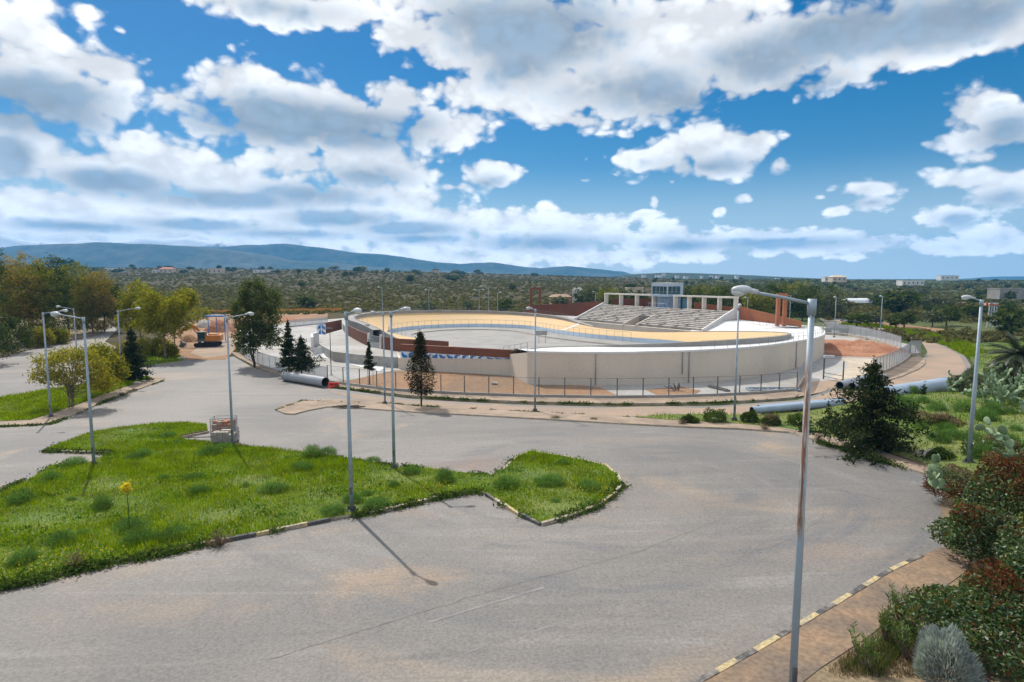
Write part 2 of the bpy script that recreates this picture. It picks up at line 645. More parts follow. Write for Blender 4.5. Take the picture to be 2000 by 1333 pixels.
def wallmat(name, col, col2, stain):
    """rendered concrete: cloudy tone, rain streaks running down, pour joints"""
    m, n, out = new_mat(name)
    p = n.node('ShaderNodeBsdfPrincipled')
    pos = n.node('ShaderNodeNewGeometry').outputs['Position']
    c = n.mix(n.sstep(n.noise(pos, .16, 5), .35, .65), (*col, 1), (*col2, 1))
    st = n.noise(n.v('MULTIPLY', pos, (1.5, 1.5, .10)), 1.0, 5, .65)
    c = n.mix(n.sstep(st, .52, .74, 0, .28), c, (*stain, 1))
    c = n.mix(n.sstep(n.noise(n.v('MULTIPLY', pos, (.45, .45, 1.2)), 1.0, 6, .7), .58, .72, 0, .35), c, (*stain, 1))
    q = n.v('MULTIPLY', c)
    n.put(q.node.inputs[1], n.sstep(n.noise(pos, 6, 3), .3, .7, .95, 1.05))
    n.put(p.inputs['Base Color'], q)
    p.inputs['Roughness'].default_value = .85
    n.l.new(p.outputs[0], out.inputs[0])
    MATS[name] = m
    return m


def leafmat(name, stops, trans=0.35, gloss=0.0, rough=.4):
    """foliage: every leaf its own tint, some light passing through"""
    if name in MATS: return MATS[name]
    m, n, out = new_mat(name)
    geo = n.node('ShaderNodeNewGeometry')
    oi = n.node('ShaderNodeObjectInfo')
    k = n.m('FRACT', n.m('ADD', geo.outputs['Random Per Island'], n.m('MULTIPLY', oi.outputs['Random'], 0.0)))
    c = n.ramp(k, stops)
    big = n.sstep(n.noise(geo.outputs['Position'], 0.9, 2), .3, .7, .8, 1.2)
    q = n.v('MULTIPLY', c)
    n.put(q.node.inputs[1], big)
    d = n.node('ShaderNodeBsdfDiffuse')
    t = n.node('ShaderNodeBsdfTranslucent')
    n.put(d.inputs[0], q)
    tq = n.v('MULTIPLY', q, (1.15, 1.2, .6))
    n.put(t.inputs[0], tq)
    ms = n.node('ShaderNodeMixShader')
    ms.inputs[0].default_value = trans
    n.l.new(d.outputs[0], ms.inputs[1])
    n.l.new(t.outputs[0], ms.inputs[2])
    o = ms.outputs[0]
    if gloss:
        gl = n.node('ShaderNodeBsdfGlossy')
        gl.inputs['Roughness'].default_value = rough
        gl.inputs['Color'].default_value = (.9, .95, 1, 1)
        m2 = n.node('ShaderNodeMixShader')
        m2.inputs[0].default_value = gloss
        n.l.new(o, m2.inputs[1])
        n.l.new(gl.outputs[0], m2.inputs[2])
        o = m2.outputs[0]
    n.l.new(o, out.inputs[0])
    MATS[name] = m
    return m


def meshmat(name, col, opacity, rough=.6):
    """wire mesh seen as a screen: part of the light passes between the wires"""
    if name in MATS: return MATS[name]
    m, n, out = new_mat(name)
    p = n.node('ShaderNodeBsdfPrincipled')
    p.inputs['Base Color'].default_value = (*col, 1)
    p.inputs['Roughness'].default_value = rough
    t = n.node('ShaderNodeBsdfTransparent')
    ms = n.node('ShaderNodeMixShader')
    ms.inputs[0].default_value = opacity
    n.l.new(t.outputs[0], ms.inputs[1])
    n.l.new(p.outputs[0], ms.inputs[2])
    n.l.new(ms.outputs[0], out.inputs[0])
    MATS[name] = m
    return m


def asphalt_mat():
    m, n, out = new_mat('asphalt')
    p = n.node('ShaderNodeBsdfPrincipled')
    pos = n.node('ShaderNodeNewGeometry').outputs['Position']
    base = n.mix(n.sstep(n.noise(pos, .055, 5, .6, .6), .36, .62), (.136, .127, .118, 1), (.186, .168, .149, 1))
    dust = n.sstep(n.noise(n.v('ADD', pos, (31, 7, 0)), .075, 5, .6, 1.2), .52, .74, 0, .8)
    base = n.mix(dust, base, (.31, .225, .145, 1))
    # tyre-polished and dusty streaks running along the lot
    st = n.noise(n.v('MULTIPLY', pos, (.10, .75, 1)), .8, 5, .65, 1.4)
    base = n.mix(n.sstep(st, .54, .72, 0, .42), base, (.255, .236, .215, 1))
    base = n.mix(n.sstep(st, .30, .46, .5, 0), base, (.108, .104, .101, 1))
    # tyre-darkened arcs sweeping round the rounded tip of the grass island
    rel = n.v('SUBTRACT', pos, (4.0, 30.0, 0.0))
    sx = n.node('ShaderNodeSeparateXYZ')
    n.put(sx.inputs[0], rel)
    dist = n.v('LENGTH', n.v('MULTIPLY', rel, (1, 1.25, 0)))
    ang = n.m('ARCTAN2', sx.outputs[1], sx.outputs[0])
    cv = n.node('ShaderNodeCombineXYZ')
    n.put(cv.inputs[0], n.m('MULTIPLY', dist, .62))
    n.put(cv.inputs[1], n.m('MULTIPLY', ang, 1.5))
    arc = n.noise(cv.outputs[0], 1.0, 5, .6, .3)
    reach = n.m('MULTIPLY', n.sstep(dist, 5.5, 8), n.sstep(dist, 22, 15))
    base = n.mix(n.m('MULTIPLY', reach, n.sstep(arc, .47, .36, 0, .55)), base, (.115, .115, .118, 1))
    base = n.mix(n.m('MULTIPLY', reach, n.sstep(arc, .55, .68, 0, .35)), base, (.215, .205, .195, 1))
    # old oil stains
    ov = n.sstep(n.noise(pos, .9, 3, .5), .70, .78, 0, .35)
    base = n.mix(ov, base, (.10, .098, .096, 1))
    # soil trodden and washed onto the asphalt at a few places
    for (sx_, sy_, rx_, ry_, col_, amt) in STAINS:
        dd_ = n.v('LENGTH', n.v('MULTIPLY', n.v('SUBTRACT', pos, (sx_, sy_, 0)), (1 / rx_, 1 / ry_, 0)))
        k_ = n.m('ADD', dd_, n.m('MULTIPLY_ADD', n.noise(pos, .8, 7, .75), 3.0, -1.5))
        base = n.mix(n.sstep(k_, 1.2, -.1, 0, amt * .75), base, (*col_, 1))
    # aggregate grain
    g = n.noise(pos, 10, 6, .85)
    q = n.v('MULTIPLY', base)
    n.put(q.node.inputs[1], n.sstep(g, .30, .70, .66, 1.34))
    # long meandering cracks, sealed dark
    vo = n.node('ShaderNodeTexVoronoi', feature='DISTANCE_TO_EDGE')
    vo.inputs['Scale'].default_value = .085
    nz = n.node('ShaderNodeTexNoise')
    nz.inputs['Scale'].default_value = .35
    nz.inputs['Detail'].default_value = 6
    n.put(nz.inputs['Vector'], pos)
    n.put(vo.inputs['Vector'], n.v('ADD', pos, n.v('MULTIPLY', nz.outputs['Color'], (4.5, 4.5, 0))))
    cr = n.m('MULTIPLY', n.sstep(vo.outputs['Distance'], .001, .007, 1, 0), n.sstep(n.noise(pos, .12, 2), .50, .66, 0, .4))
    c = n.mix(cr, q, (.11, .108, .106, 1))
    n.put(p.inputs['Base Color'], c)
    p.inputs['Roughness'].default_value = .72
    p.inputs['Specular IOR Level'].default_value = .36
    b = n.node('ShaderNodeBump')
    b.inputs['Strength'].default_value = .5
    b.inputs['Distance'].default_value = .02
    n.put(b.inputs['Height'], n.noise(pos, 35, 4, .7))
    n.put(p.inputs['Normal'], b.outputs[0])
    n.l.new(p.outputs[0], out.inputs[0])
    return m


def terrain_mat():
    """scrubland: grey-brown garrigue, green and straw patches, reddish soil"""
    m, n, out = new_mat('scrubland')
    p = n.node('ShaderNodeBsdfPrincipled')
    pos = n.node('ShaderNodeNewGeometry').outputs['Position']
    sp = n.node('ShaderNodeSeparateXYZ')
    n.put(sp.inputs[0], pos)
    c = n.mix(n.sstep(n.noise(pos, .05, 6, .65), .35, .65), (.066, .056, .029, 1), (.098, .080, .045, 1))
    c = n.mix(n.sstep(n.noise(pos, .012, 4), .5, .68, 0, .7), c, (.068, .072, .028, 1))
    c = n.mix(n.sstep(n.noise(n.v('ADD', pos, (300, 0, 0)), .02, 4), .6, .72, 0, .8), c, (.10, .075, .048, 1))
    # the right-hand, farmed side is greener
    u = n.m('DIVIDE', sp.outputs[0], n.m('MAXIMUM', sp.outputs[1], 1.0))
    gr = n.sstep(u, .2, .45)
    gcol = n.mix(n.sstep(n.noise(pos, .03, 5), .4, .6), (.055, .085, .026, 1), (.10, .12, .045, 1))
    c = n.mix(n.m('MULTIPLY', gr, .8), c, gcol)
    g = n.noise(pos, 1.1, 4, .7)
    q = n.v('MULTIPLY', c)
    n.put(q.node.inputs[1], n.sstep(g, .3, .7, .6, 1.35))
    n.put(p.inputs['Base Color'], q)
    p.inputs['Roughness'].default_value = .95
    p.inputs['Specular IOR Level'].default_value = .05
    b = n.node('ShaderNodeBump')
    b.inputs['Strength'].default_value = 1.0
    b.inputs['Distance'].default_value = .6
    n.put(b.inputs['Height'], n.noise(pos, .5, 6, .7))
    n.put(p.inputs['Normal'], b.outputs[0])
    n.l.new(p.outputs[0], out.inputs[0])
    return m


STAINS = []
for (px_, py_, rx_, ry_, col_, amt) in ((930, 908, 3.2, 2.0, (.19, .115, .085), .75), (760, 1130, 3.0, 1.6, (.33, .22, .125), .6), (330, 1190, 3.5, 1.2, (.27, .20, .14), .5), (1340, 985, 3.0, 1.5, (.22, .165, .125), .4),
                                        (820, 1000, 2.2, 1.0, (.22, .17, .13), .5), (1650, 1080, 2.2, 1.4, (.25, .18, .13), .5), (230, 800, 5, 2, (.22, .19, .16), .4), (1250, 860, 6, 2.2, (.27, .21, .16), .4)):
    g_ = G(px_, py_)
    STAINS.append((float(g_[0]), float(g_[1]), rx_, ry_, col_, amt))
A_ASPH = asphalt_mat()
A_TERR = terrain_mat()
A_DIRTROAD = M('dusty_road', (.32, .228, .16), (.255, .195, .148), .15, .92, bump=.3, fine=.14, fscale=9)
A_PAVE = M('pavement', (.31, .235, .17), (.22, .165, .12), .5, .9, bump=.2, fine=.15, fscale=12)
A_PAVE_BROWN = M('earth_stained_pavement', (.25, .165, .10), (.14, .108, .082), .55, .9, bump=.2, fine=.2, fscale=7, detail=7)
A_CONC = M('yard_concrete', (.36, .345, .325), (.29, .27, .24), .13, .85, fine=.12, fscale=3, detail=8, lo=.4, hi=.62)
A_CONC_GREY = M('grey_concrete', (.29, .275, .255), (.24, .228, .212), .3, .85, fine=.07, fscale=5)
A_WHITE = M('white_concrete', (.60, .595, .575), (.53, .525, .51), .3, .8, fine=.05, fscale=4)
A_BEIGE = wallmat('beige_render', (.55, .475, .39), (.495, .435, .36), (.40, .355, .30))
A_RED = M('red_soil', (.25, .10, .052), (.34, .175, .098), .22, .95, bump=.8, bscale=2.5, fine=.25, fscale=3, detail=7)
A_OCHRE = M('ochre_earth', (.285, .155, .075), (.20, .125, .07), .1, .95, bump=.4, bscale=2, fine=.2, fscale=3)
A_SOIL = M('brown_soil', (.16, .115, .07), (.22, .165, .10), .7, .95, bump=.6, bscale=5, fine=.25, fscale=8)
A_TURF = M('turf_ground', (.075, .125, .018), (.125, .155, .03), .35, .95, bump=.5, bscale=9, fine=.35, fscale=11, detail=7)
A_MEADOW = M('meadow_ground', (.07, .115, .022), (.135, .15, .04), .16, .95, bump=.6, bscale=4, fine=.35, fscale=4, detail=7)
A_YELLOW = M('track_yellow', (.54, .365, .175), (.50, .35, .18), .12, .7, fine=.025, fscale=2)
A_BLUE = M('track_blue', (.46, .56, .65), (.42, .52, .62), .3, .7, fine=.05)
A_BROWN = M('rust_cladding', (.165, .062, .035), (.135, .05, .03), .4, .7, fine=.12, fscale=5)
A_TERRA = M('terracotta_cladding', (.34, .125, .062), (.29, .105, .055), .4, .8, fine=.1, fscale=5)
A_GALV = M('galvanised_steel', (.30, .36, .41), (.245, .30, .35), 1.2, .55, metal=.25, fine=.1, fscale=9)
A_STEEL = M('dark_steel', (.12, .125, .13), (.09, .09, .095), 2, .5, metal=.4)
A_GREYST = M('grey_steel', (.27, .28, .29), (.22, .23, .24), 2, .55, metal=.3)
A_BLACK = M('black_rubber', (.02, .02, .021), None, 2, .7)
A_KERB = M('kerb_stone', (.40, .35, .28), (.30, .25, .19), .9, .9, bump=.3, fine=.2, fscale=8)
A_KY = M('kerb_yellow', (.42, .33, .17), (.29, .25, .19), 2.2, .85, fine=.25, fscale=9, lo=.45, hi=.62)
A_KB = M('kerb_black', (.075, .073, .072), (.20, .175, .15), 2.2, .85, fine=.25, fscale=9, lo=.46, hi=.64)
A_GLASS = M('dark_glass', (.02, .05, .06), (.035, .075, .09), .6, .08, spec=.8, fine=0)
A_BARK = M('bark', (.20, .16, .125), (.12, .095, .07), 3, .95, bump=.6, bscale=14)
A_BARKD = M('dark_bark', (.09, .07, .055), (.06, .045, .035), 3, .95)
A_LAMPW = M('lamp_housing', (.46, .48, .50), (.40, .42, .44), 3, .4, fine=.04)
A_LENS = M('lamp_lens', (.55, .56, .54), (.48, .50, .50), 3, .15, spec=.6, fine=.03)
A_ORANGE = M('machine_orange', (.50, .19, .045), (.40, .15, .04), 2, .5, fine=.15)
A_PLRED = M('red_plastic', (.62, .055, .03), (.52, .045, .03), 2, .45)
A_BLUEP = M('panel_blue', (.03, .16, .42), (.025, .13, .36), 2, .5)
A_PIPE = M('pale_blue_pipe', (.30, .37, .45), (.26, .33, .40), .8, .45, fine=.05)
A_PIPEG = M('grey_pipe', (.27, .285, .31), (.23, .245, .265), .8, .5, fine=.06)
A_BRICK = M('orange_brick', (.42, .17, .085), (.33, .13, .07), 3, .9, fine=.2)
A_ROCK = M('rock', (.42, .38, .33), (.30, .27, .23), 1.5, .9, bump=.6)
A_TWIG = M('dry_twig', (.17, .115, .095), (.12, .08, .065), 3, .95)


def velo_curves():
    PRM = [1.903, 121.755, -1.047, 17.226, 21.279, 7.271, 0.346, 0.476, -0.378, 2.774, -0.97, -3.787, 0.402, 0.348, 2.109, 0.25, 0.488,
           -0.415, -1.144, 0.361, 0.043, 0.888, -0.607, 0.242, 0.22, -0.028]
    cx, cy, th, a, Rr, w, zi = PRM[:7]
    fo, fr, fw = PRM[7:14], PRM[14:21], PRM[21:26]
    N = 160
    per = 4 * a + 2 * math.pi * Rr
    P, Nn = np.zeros((N, 2)), np.zeros((N, 2))
    for i in range(N):
        t = per * i / N
        if t < 2 * a: P[i], Nn[i] = (-a + t, -Rr), (0, -1)
        elif t < 2 * a + math.pi * Rr:
            q = (t - 2 * a) / Rr - math.pi / 2
            Nn[i] = (math.cos(q), math.sin(q)); P[i] = (a + Rr * math.cos(q), Rr * math.sin(q))
        elif t < 4 * a + math.pi * Rr: P[i], Nn[i] = (a - (t - 2 * a - math.pi * Rr), Rr), (0, 1)
        else:
            q = (t - 4 * a - math.pi * Rr) / Rr + math.pi / 2
            Nn[i] = (math.cos(q), math.sin(q)); P[i] = (-a + Rr * math.cos(q), Rr * math.sin(q))
    t = np.linspace(0, 2 * math.pi, N, endpoint=False)
    B = np.array([np.ones(N), np.cos(t), np.sin(t), np.cos(2 * t), np.sin(2 * t), np.cos(3 * t), np.sin(3 * t)])
    d = np.array(fo[1:]) @ B[1:]
    rise = np.maximum(.5, np.array(fr) @ B)
    ww = w + np.array(fw[1:]) @ B[1:5]
    idx = np.arange(N)
    lowk = smooth(idx, 6, 16) * (1 - smooth(idx, 34, 42))       # the low near-left straight with the riders' entrance
    rise = rise * (1 - lowk) + .7 * lowk
    rot = np.array([[math.cos(th), math.sin(th)], [-math.sin(th), math.cos(th)]])
    ctr = np.array([cx, cy])
    L3 = lambda off: (P + Nn * (d + off)[:, None]) @ rot + ctr
    return N, idx, rise, ww, zi, L3, cx, cy


VC = velo_curves()

# ------------------------------------------------------------------ terrain, one sheet to the horizon
def build_terrain():
    xs = list(np.arange(-140, 141, 4.0))
    ys = list(np.arange(-30, 216, 4.0))
    st = 4.0
    while xs[-1] < 8500:
        st *= 1.16
        xs.append(xs[-1] + st)
        xs.insert(0, xs[0] - st)
    st = 4.0
    while ys[-1] < 5350:
        st *= 1.07
        ys.append(ys[-1] + st)
    X, Y = np.meshgrid(xs, ys)
    Zt = gz(X, Y) - 0.1 * (1 - smooth(Y, 185, 215))
    ring_ = VC[5](2.6)
    inside_ = in_poly(np.column_stack([X.ravel(), Y.ravel()]), ring_).reshape(X.shape)
    Zt = Zt - 1.6 * inside_                         # the sunken infield of the track
    V = np.stack([X.ravel(), Y.ravel(), Zt.ravel()], 1)
    nx, ny = len(xs), len(ys)
    i = np.arange(nx * (ny - 1)).reshape(ny - 1, nx)[:, :-1].ravel()
    Fc = np.stack([i, i + 1, i + nx + 1, i + nx], 1)
    o = np_mesh('ground', V, Fc, A_TERR)
    o.data.polygons.foreach_set('use_smooth', [True] * len(Fc))
    o['kind'] = 'structure'


build_terrain()

# ------------------------------------------------------------------ mountains
A_MOUNT = M('mountain_scrub', (.045, .060, .035), (.085, .085, .055), .004, .95, bump=0, fine=.25, fscale=.02, detail=8)


def snow_mat():
    m, n, out = new_mat('snowy_rock')
    p = n.node('ShaderNodeBsdfPrincipled')
    pos = n.node('ShaderNodeNewGeometry').outputs['Position']
    sp = n.node('ShaderNodeSeparateXYZ')
    n.put(sp.inputs[0], pos)
    h = n.m('ADD', sp.outputs[2], n.m('MULTIPLY', n.noise(pos, .005, 6, .7), 240))
    c = n.mix(n.sstep(h, 345, 400), (.12, .12, .11, 1), (.85, .87, .9, 1))
    n.put(p.inputs['Base Color'], c)
    p.inputs['Roughness'].default_value = .9
    n.l.new(p.outputs[0], out.inputs[0])
    return m


def mountain(name, sky, dist, depth, mat, rough, seed):
    """a ridge whose crest stands at `dist`, from a list of crest columns and rows"""
    r = np.random.default_rng(seed)
    us = np.linspace((sky[0][0] - 1000) / F, (sky[-1][0] - 1000) / F, 260)
    rows = np.interp(us, [(p[0] - 1000) / F for p in sky], [p[1] for p in sky])
    jit = np.zeros_like(us)
    for k in range(1, 7):
        jit += np.sin(us * 9 * 2 ** k * .6 + r.uniform(0, 6)) / 1.7 ** k
    nd = 26
    V = np.zeros((nd, len(us), 3))
    for j in range(nd):
        t = j / (nd - 1) * 2 - 1                        # -1 front foot .. 0 crest .. 1 back foot
        y = dist + t * depth
        prof = (1 - abs(t)) ** 1.15
        rid = 0
        for k in range(1, 6):
            rid = rid + np.sin(us * (26 * 1.8 ** k) + t * (3 + 2 * k) + r.uniform(0, 6)) / 1.6 ** k
        crest = (HOR - rows) / F * dist + CZ + jit * rough * .6
        z = -30 + (crest + 30) * prof + rid * rough * prof * (1 - prof) * 4
        V[j, :, 0] = us * (dist + t * depth * .25)
        V[j, :, 1] = y
        V[j, :, 2] = z
    i = np.arange(len(us) * (nd - 1)).reshape(nd - 1, len(us))[:, :-1].ravel()
    n = len(us)
    o = np_mesh(name, V.reshape(-1, 3), np.stack([i, i + 1, i + n + 1, i + n], 1), mat)
    o.data.polygons.foreach_set('use_smooth', [True] * len(i))
    o['kind'] = 'structure'
    return o


mountain('mountain_ridge', [(-500, 500), (-150, 492), (0, 484), (60, 476), (130, 473), (205, 470), (270, 475), (330, 477), (430, 484), (500, 492),
                            (545, 500), (575, 508), (650, 511), (720, 519), (800, 523), (900, 530), (1000, 534), (1090, 540), (1180, 547), (1260, 552)],
         3400, 500, A_MOUNT, 9, 3)
mountain('far_mountain_ridge', [(150, 505), (400, 485), (480, 478), (560, 474), (640, 484), (700, 492), (760, 497), (830, 508), (900, 514), (960, 510), (1010, 517),
                                (1060, 522), (1110, 519), (1170, 526), (1215, 530), (1260, 545), (1300, 552)], 4200, 420, A_MOUNT, 9, 5)
mountain('snowy_mountain_ridge', [(-600, 470), (-60, 452), (20, 457), (75, 470), (130, 476), (180, 466), (230, 472), (290, 462), (330, 466), (375, 461), (420, 470),
                                  (460, 472), (540, 486), (640, 500), (760, 520), (860, 545)], 4900, 450, snow_mat(), 12, 8)
A_HILL = M('wooded_hill', (.022, .036, .018), (.045, .058, .03), .03, .95, fine=.4, fscale=.15, detail=8)
mountain('wooded_hill', [(1120, 556), (1185, 541), (1235, 534), (1290, 531), (1350, 532), (1430, 535), (1520, 540), (1620, 544), (1720, 547), (1860, 549), (1950, 556)],
         1700, 330, A_HILL, 1.6, 12)
mountain('sea_cape', [(1780, 552), (1850, 547), (1930, 541), (2010, 539), (2100, 545), (2250, 552)], 4700, 350, A_MOUNT, 5, 13)

# ------------------------------------------------------------------ paved ground
asph = [np.array(p) for p in ((-46, 4), (30, 4), (32, 30))] + PX([(2100, 1000), (1830, 932), (1640, 852), (1760, 800), (1862, 772), (1886, 748), (1897, 715),
        (1882, 692), (1840, 671), (1790, 654), (1715, 634), (1640, 620), (1600, 622), (1620, 640), (1700, 645), (1760, 662), (1812, 668), (1810, 690), (1790, 720), (1700, 742), (1645, 750), (1556, 782), (1400, 793), (1200, 795), (1000, 790),
        (800, 779), (650, 759), (560, 739), (490, 716), (457, 697), (380, 704), (290, 702), (205, 668), (232, 640), (190, 634), (60, 655), (-100, 690), (-700, 720), (-700, 900)])
sheet('asphalt', asph, 0.0, A_ASPH)
upper = PX([(640, 764), (800, 783), (1000, 794), (1200, 799), (1400, 797), (1560, 785), (1645, 756), (1740, 742), (1806, 716), (1813, 690), (1800, 668), (1720, 645), (1640, 632), (1628, 624), (1715, 638),
            (1790, 658), (1838, 675), (1874, 694), (1886, 715), (1874, 746), (1840, 768), (1640, 797), (1480, 812), (1360, 815), (1200, 813), (1000, 804), (830, 797), (740, 787), (690, 778)])
sheet('dusty_road', upper, 0.012, A_DIRTROAD)
sheet('dirt_verge', PX([(352, 704), (440, 703), (470, 672), (500, 640), (640, 622), (640, 612), (420, 612), (330, 640), (300, 680)]), 0.016, A_OCHRE)
sheet('construction_track', PX([(400, 700), (450, 694), (466, 668), (440, 655), (400, 668), (372, 690)]), 0.026, A_DIRTROAD)

fence_front = [(640, 749), (700, 757), (760, 765), (900, 773), (1050, 778), (1200, 780), (1300, 779), (1400, 776), (1480, 772), (1556, 765)]
fence_left = [(466, 678), (470, 690), (485, 704), (510, 716), (560, 733), (600, 742), (640, 749)]
fence_right = [(1704, 737), (1735, 725), (1760, 712), (1774, 701), (1778, 694)]
fence_back = [(1759, 686), (1735, 676), (1700, 666), (1660, 658), (1612, 654)]
yard = PX(fence_left + fence_front[1:] + [(1645, 746)] + fence_right + [(1797, 694), (1788, 676)] + [(1735, 664), (1650, 648), (1600, 643)])
yard += [np.array(p) for p in ((80, 150), (60, 190), (10, 205), (-45, 200), (-62, 165), (-64, 140))] + PX([(478, 668)])
sheet('stadium_yard', yard, 0.02, A_CONC, hole=VC[5](4.6)[::2])
sheet('bare_soil', PX([(645, 748), (690, 742), (770, 724), (838, 726), (930, 731), (1028, 738), (1032, 752), (1120, 753), (1172, 757), (1208, 774), (1180, 779), (1050, 777), (900, 772), (760, 764), (690, 755)]), 0.035, A_OCHRE)
sheet('red_soil', PX([(1606, 664), (1650, 664), (1700, 672), (1745, 687), (1748, 694), (1720, 700), (1660, 697), (1612, 696)]), 0.035, A_RED)
sheet('sandy_path', PX([(1640, 700), (1700, 702), (1736, 700), (1756, 706), (1730, 722), (1700, 734), (1640, 744), (1622, 738), (1650, 724), (1658, 712)]), 0.045, M('pale_sand', (.47, .40, .31), (.40, .33, .25), .5, .9, fine=.12, fscale=4))
sheet('sandy_yard_patch', PX([(1260, 762), (1330, 756), (1370, 764), (1352, 774), (1290, 775)]), 0.035, A_OCHRE)
sheet('sandy_gateway', PX([(1540, 766), (1560, 748), (1640, 742), (1648, 752), (1600, 768), (1556, 776)]), 0.03, A_DIRTROAD)

# mound of red soil inside the right-hand fence
mm = MB()
q0 = Z(1680, 680, 0)
r_ = np.random.default_rng(4)
gx, gy = 26, 16
pts = []
for j in range(gy):
    for i in range(gx):
        u, v = i / (gx - 1) * 2 - 1, j / (gy - 1) * 2 - 1
        h = max(0, 1 - u * u) * max(0, 1 - v * v)
        pts.append((q0[0] + u * 6.5 + v * 1.5, q0[1] + v * 7.5, ZS + .02 + h * (1.0 + r_.normal(0, .22)) - (.05 if h == 0 else 0)))
mm.add(pts, [(j * gx + i, j * gx + i + 1, (j + 1) * gx + i + 1, (j + 1) * gx + i) for j in range(gy - 1) for i in range(gx - 1)])
tag(mm.build('soil_mound', A_RED, smooth=True), kind='structure')

# raised pavements and kerbs
pav_front = PX([(452, 690)] + fence_left[1:] + fence_front[1:] + [(1560, 772), (1552, 778), (1500, 783), (1400, 787), (1300, 790), (1200, 790.5), (1000, 785.5), (800, 774.5), (650, 757.5), (560, 738), (495, 715), (462, 698)])
sheet('pavement', pav_front, 0.12, A_PAVE, skirt=.3, skirt_mat=A_KERB)
sheet('dirt_track', PX([(1636, 626), (1660, 622), (1720, 628), (1800, 638), (1900, 650), (1900, 655), (1800, 645), (1730, 638), (1690, 640), (1650, 634)]), -.05, A_OCHRE)
pav_right = PX([(1650, 749), (1704, 738.5), (1735, 726.5), (1762, 712), (1776, 700), (1796, 696), (1806, 702), (1808, 711), (1795, 722), (1760, 737), (1700, 754), (1660, 766), (1648, 764)])
sheet('pavement', pav_right, 0.12, A_PAVE, skirt=.3, skirt_mat=A_KERB)
median = PX([(540, 803), (545, 797), (560, 791), (590, 785), (640, 781.5), (700, 784), (760, 791), (830, 797.5), (1000, 805), (1120, 811), (1230, 817.5), (1230, 830.5), (1120, 824), (1000, 817), (820, 807.5),
             (700, 799), (640, 796.5), (600, 804), (575, 811), (556, 810)])
sheet('pavement', median, 0.12, A_PAVE, skirt=.3, skirt_mat=A_KERB)
strip_pave = PX([(1230, 817.5), (1300, 823), (1440, 831), (1520, 838), (1600, 850), (1700, 878), (1780, 905), (1850, 928), (1836, 937), (1760, 915), (1690, 891), (1600, 864), (1540, 846.5), (1440, 839.5), (1340, 836), (1230, 830.5)])
sheet('pavement', strip_pave, 0.121, A_PAVE, skirt=.3, skirt_mat=A_KERB)
bank = PX([(1240, 816.5), (1300, 812), (1360, 811), (1480, 812.5), (1560, 808), (1640, 800), (1740, 787), (1850, 774), (1880, 772), (1892, 750), (1905, 715), (1890, 690), (1860, 675)]) + \
    [np.array(p) for p in ((130, 130), (130, 60), (60, 30), (40, 20), (32, 6))] + PX([(2060, 1330), (1900, 1080), (1850, 960), (1845, 928), (1780, 904), (1700, 877), (1600, 849), (1520, 837), (1440, 830), (1300, 822)])


def bank_z(x, y):
    """verge at the right: rises away from the road"""
    return gz(x, y) + 0.9 * smooth(np.asarray(x) - 0.2 * np.asarray(y), 13, 26) * (1 - smooth(y, 45, 75))


sheet('green_verge', bank, 0.10, A_MEADOW, zfun=bank_z, skirt=.3, skirt_mat=A_SOIL)

isl_main = [(-150, 1192), (0, 1152), (60, 1140), (170, 1112), (300, 1086), (420, 1061), (500, 1046), (600, 1026), (645, 1017), (690, 1010), (722, 1005), (790, 990), (860, 972), (925, 962), (950, 968), (985, 990), (1015, 1007), (1056, 1026),
            (1110, 1012), (1165, 991), (1200, 967), (1213, 950), (1205, 932), (1180, 913), (1100, 896), (1036, 886), (1012, 896), (985, 920), (960, 931), (890, 926), (830, 918), (770, 918), (700, 904), (620, 890), (525, 880), (455, 873),
            (420, 868), (367, 865), (353, 857), (406, 846), (404, 832), (370, 829), (315, 830), (250, 836), (182, 846), (140, 861), (105, 875), (88, 882), (150, 885), (222, 886), (205, 895), (175, 908), (98, 914), (52, 947), (0, 966), (-150, 1020)]
isl_main_w = PX(isl_main)
sheet('grass_island', isl_main_w, 0.13, A_TURF, skirt=.35, skirt_mat=A_KERB)
isl_left = [(-250, 842), (0, 834), (60, 832), (95, 829), (200, 787), (260, 766), (320, 744), (322, 740), (300, 736), (250, 738), (160, 752), (60, 768), (0, 778), (-250, 805)]
isl_left_w = PX(isl_left)
sheet('pavement', isl_left_w, 0.12, A_PAVE, skirt=.3, skirt_mat=A_KERB)
turf_left = PX([(-250, 835), (0, 826), (60, 823), (100, 811), (190, 778), (250, 757), (298, 742), (290, 738), (250, 740), (160, 754), (60, 770), (0, 780), (-250, 807)])
sheet('grass_island', turf_left, 0.14, A_TURF)
isl_tree = PX([(262, 716), (300, 714), (355, 707), (362, 703), (352, 697), (325, 684), (280, 672), (235, 676), (225, 694), (236, 710)])
sheet('grass_island', isl_tree, 0.13, A_TURF, skirt=.3, skirt_mat=A_KERB)
back_left = PX([(-700, 722), (-100, 712), (0, 700), (50, 686), (110, 672), (190, 655), (215, 640), (230, 628), (120, 612), (-700, 640)])
sheet('green_verge', back_left, 0.10, A_SOIL)

# bottom right pavement, stained by soil
pav_br = PX([(1340, 1354), (1400, 1321), (1475, 1279), (1560, 1229), (1660, 1169), (1740, 1120), (1800, 1092), (1850, 1070), (1900, 1075), (1890, 1120), (1850, 1150), (1760, 1200), (1690, 1256), (1600, 1315), (1520, 1380), (1400, 1450)])
sheet('pavement', pav_br, 0.13, A_PAVE_BROWN, skirt=.3, skirt_mat=A_KERB)
sheet('planting_bed', [np.array(p) for p in ((11.5, 4), (34, 4), (40, 22), (36, 30))] + PX([(1985, 985), (1900, 950), (1850, 955), (1836, 990), (1848, 1075), (1852, 1149), (1761, 1201), (1691, 1257), (1601, 1316), (1521, 1381)]), 0.11, A_SOIL, zfun=gz)


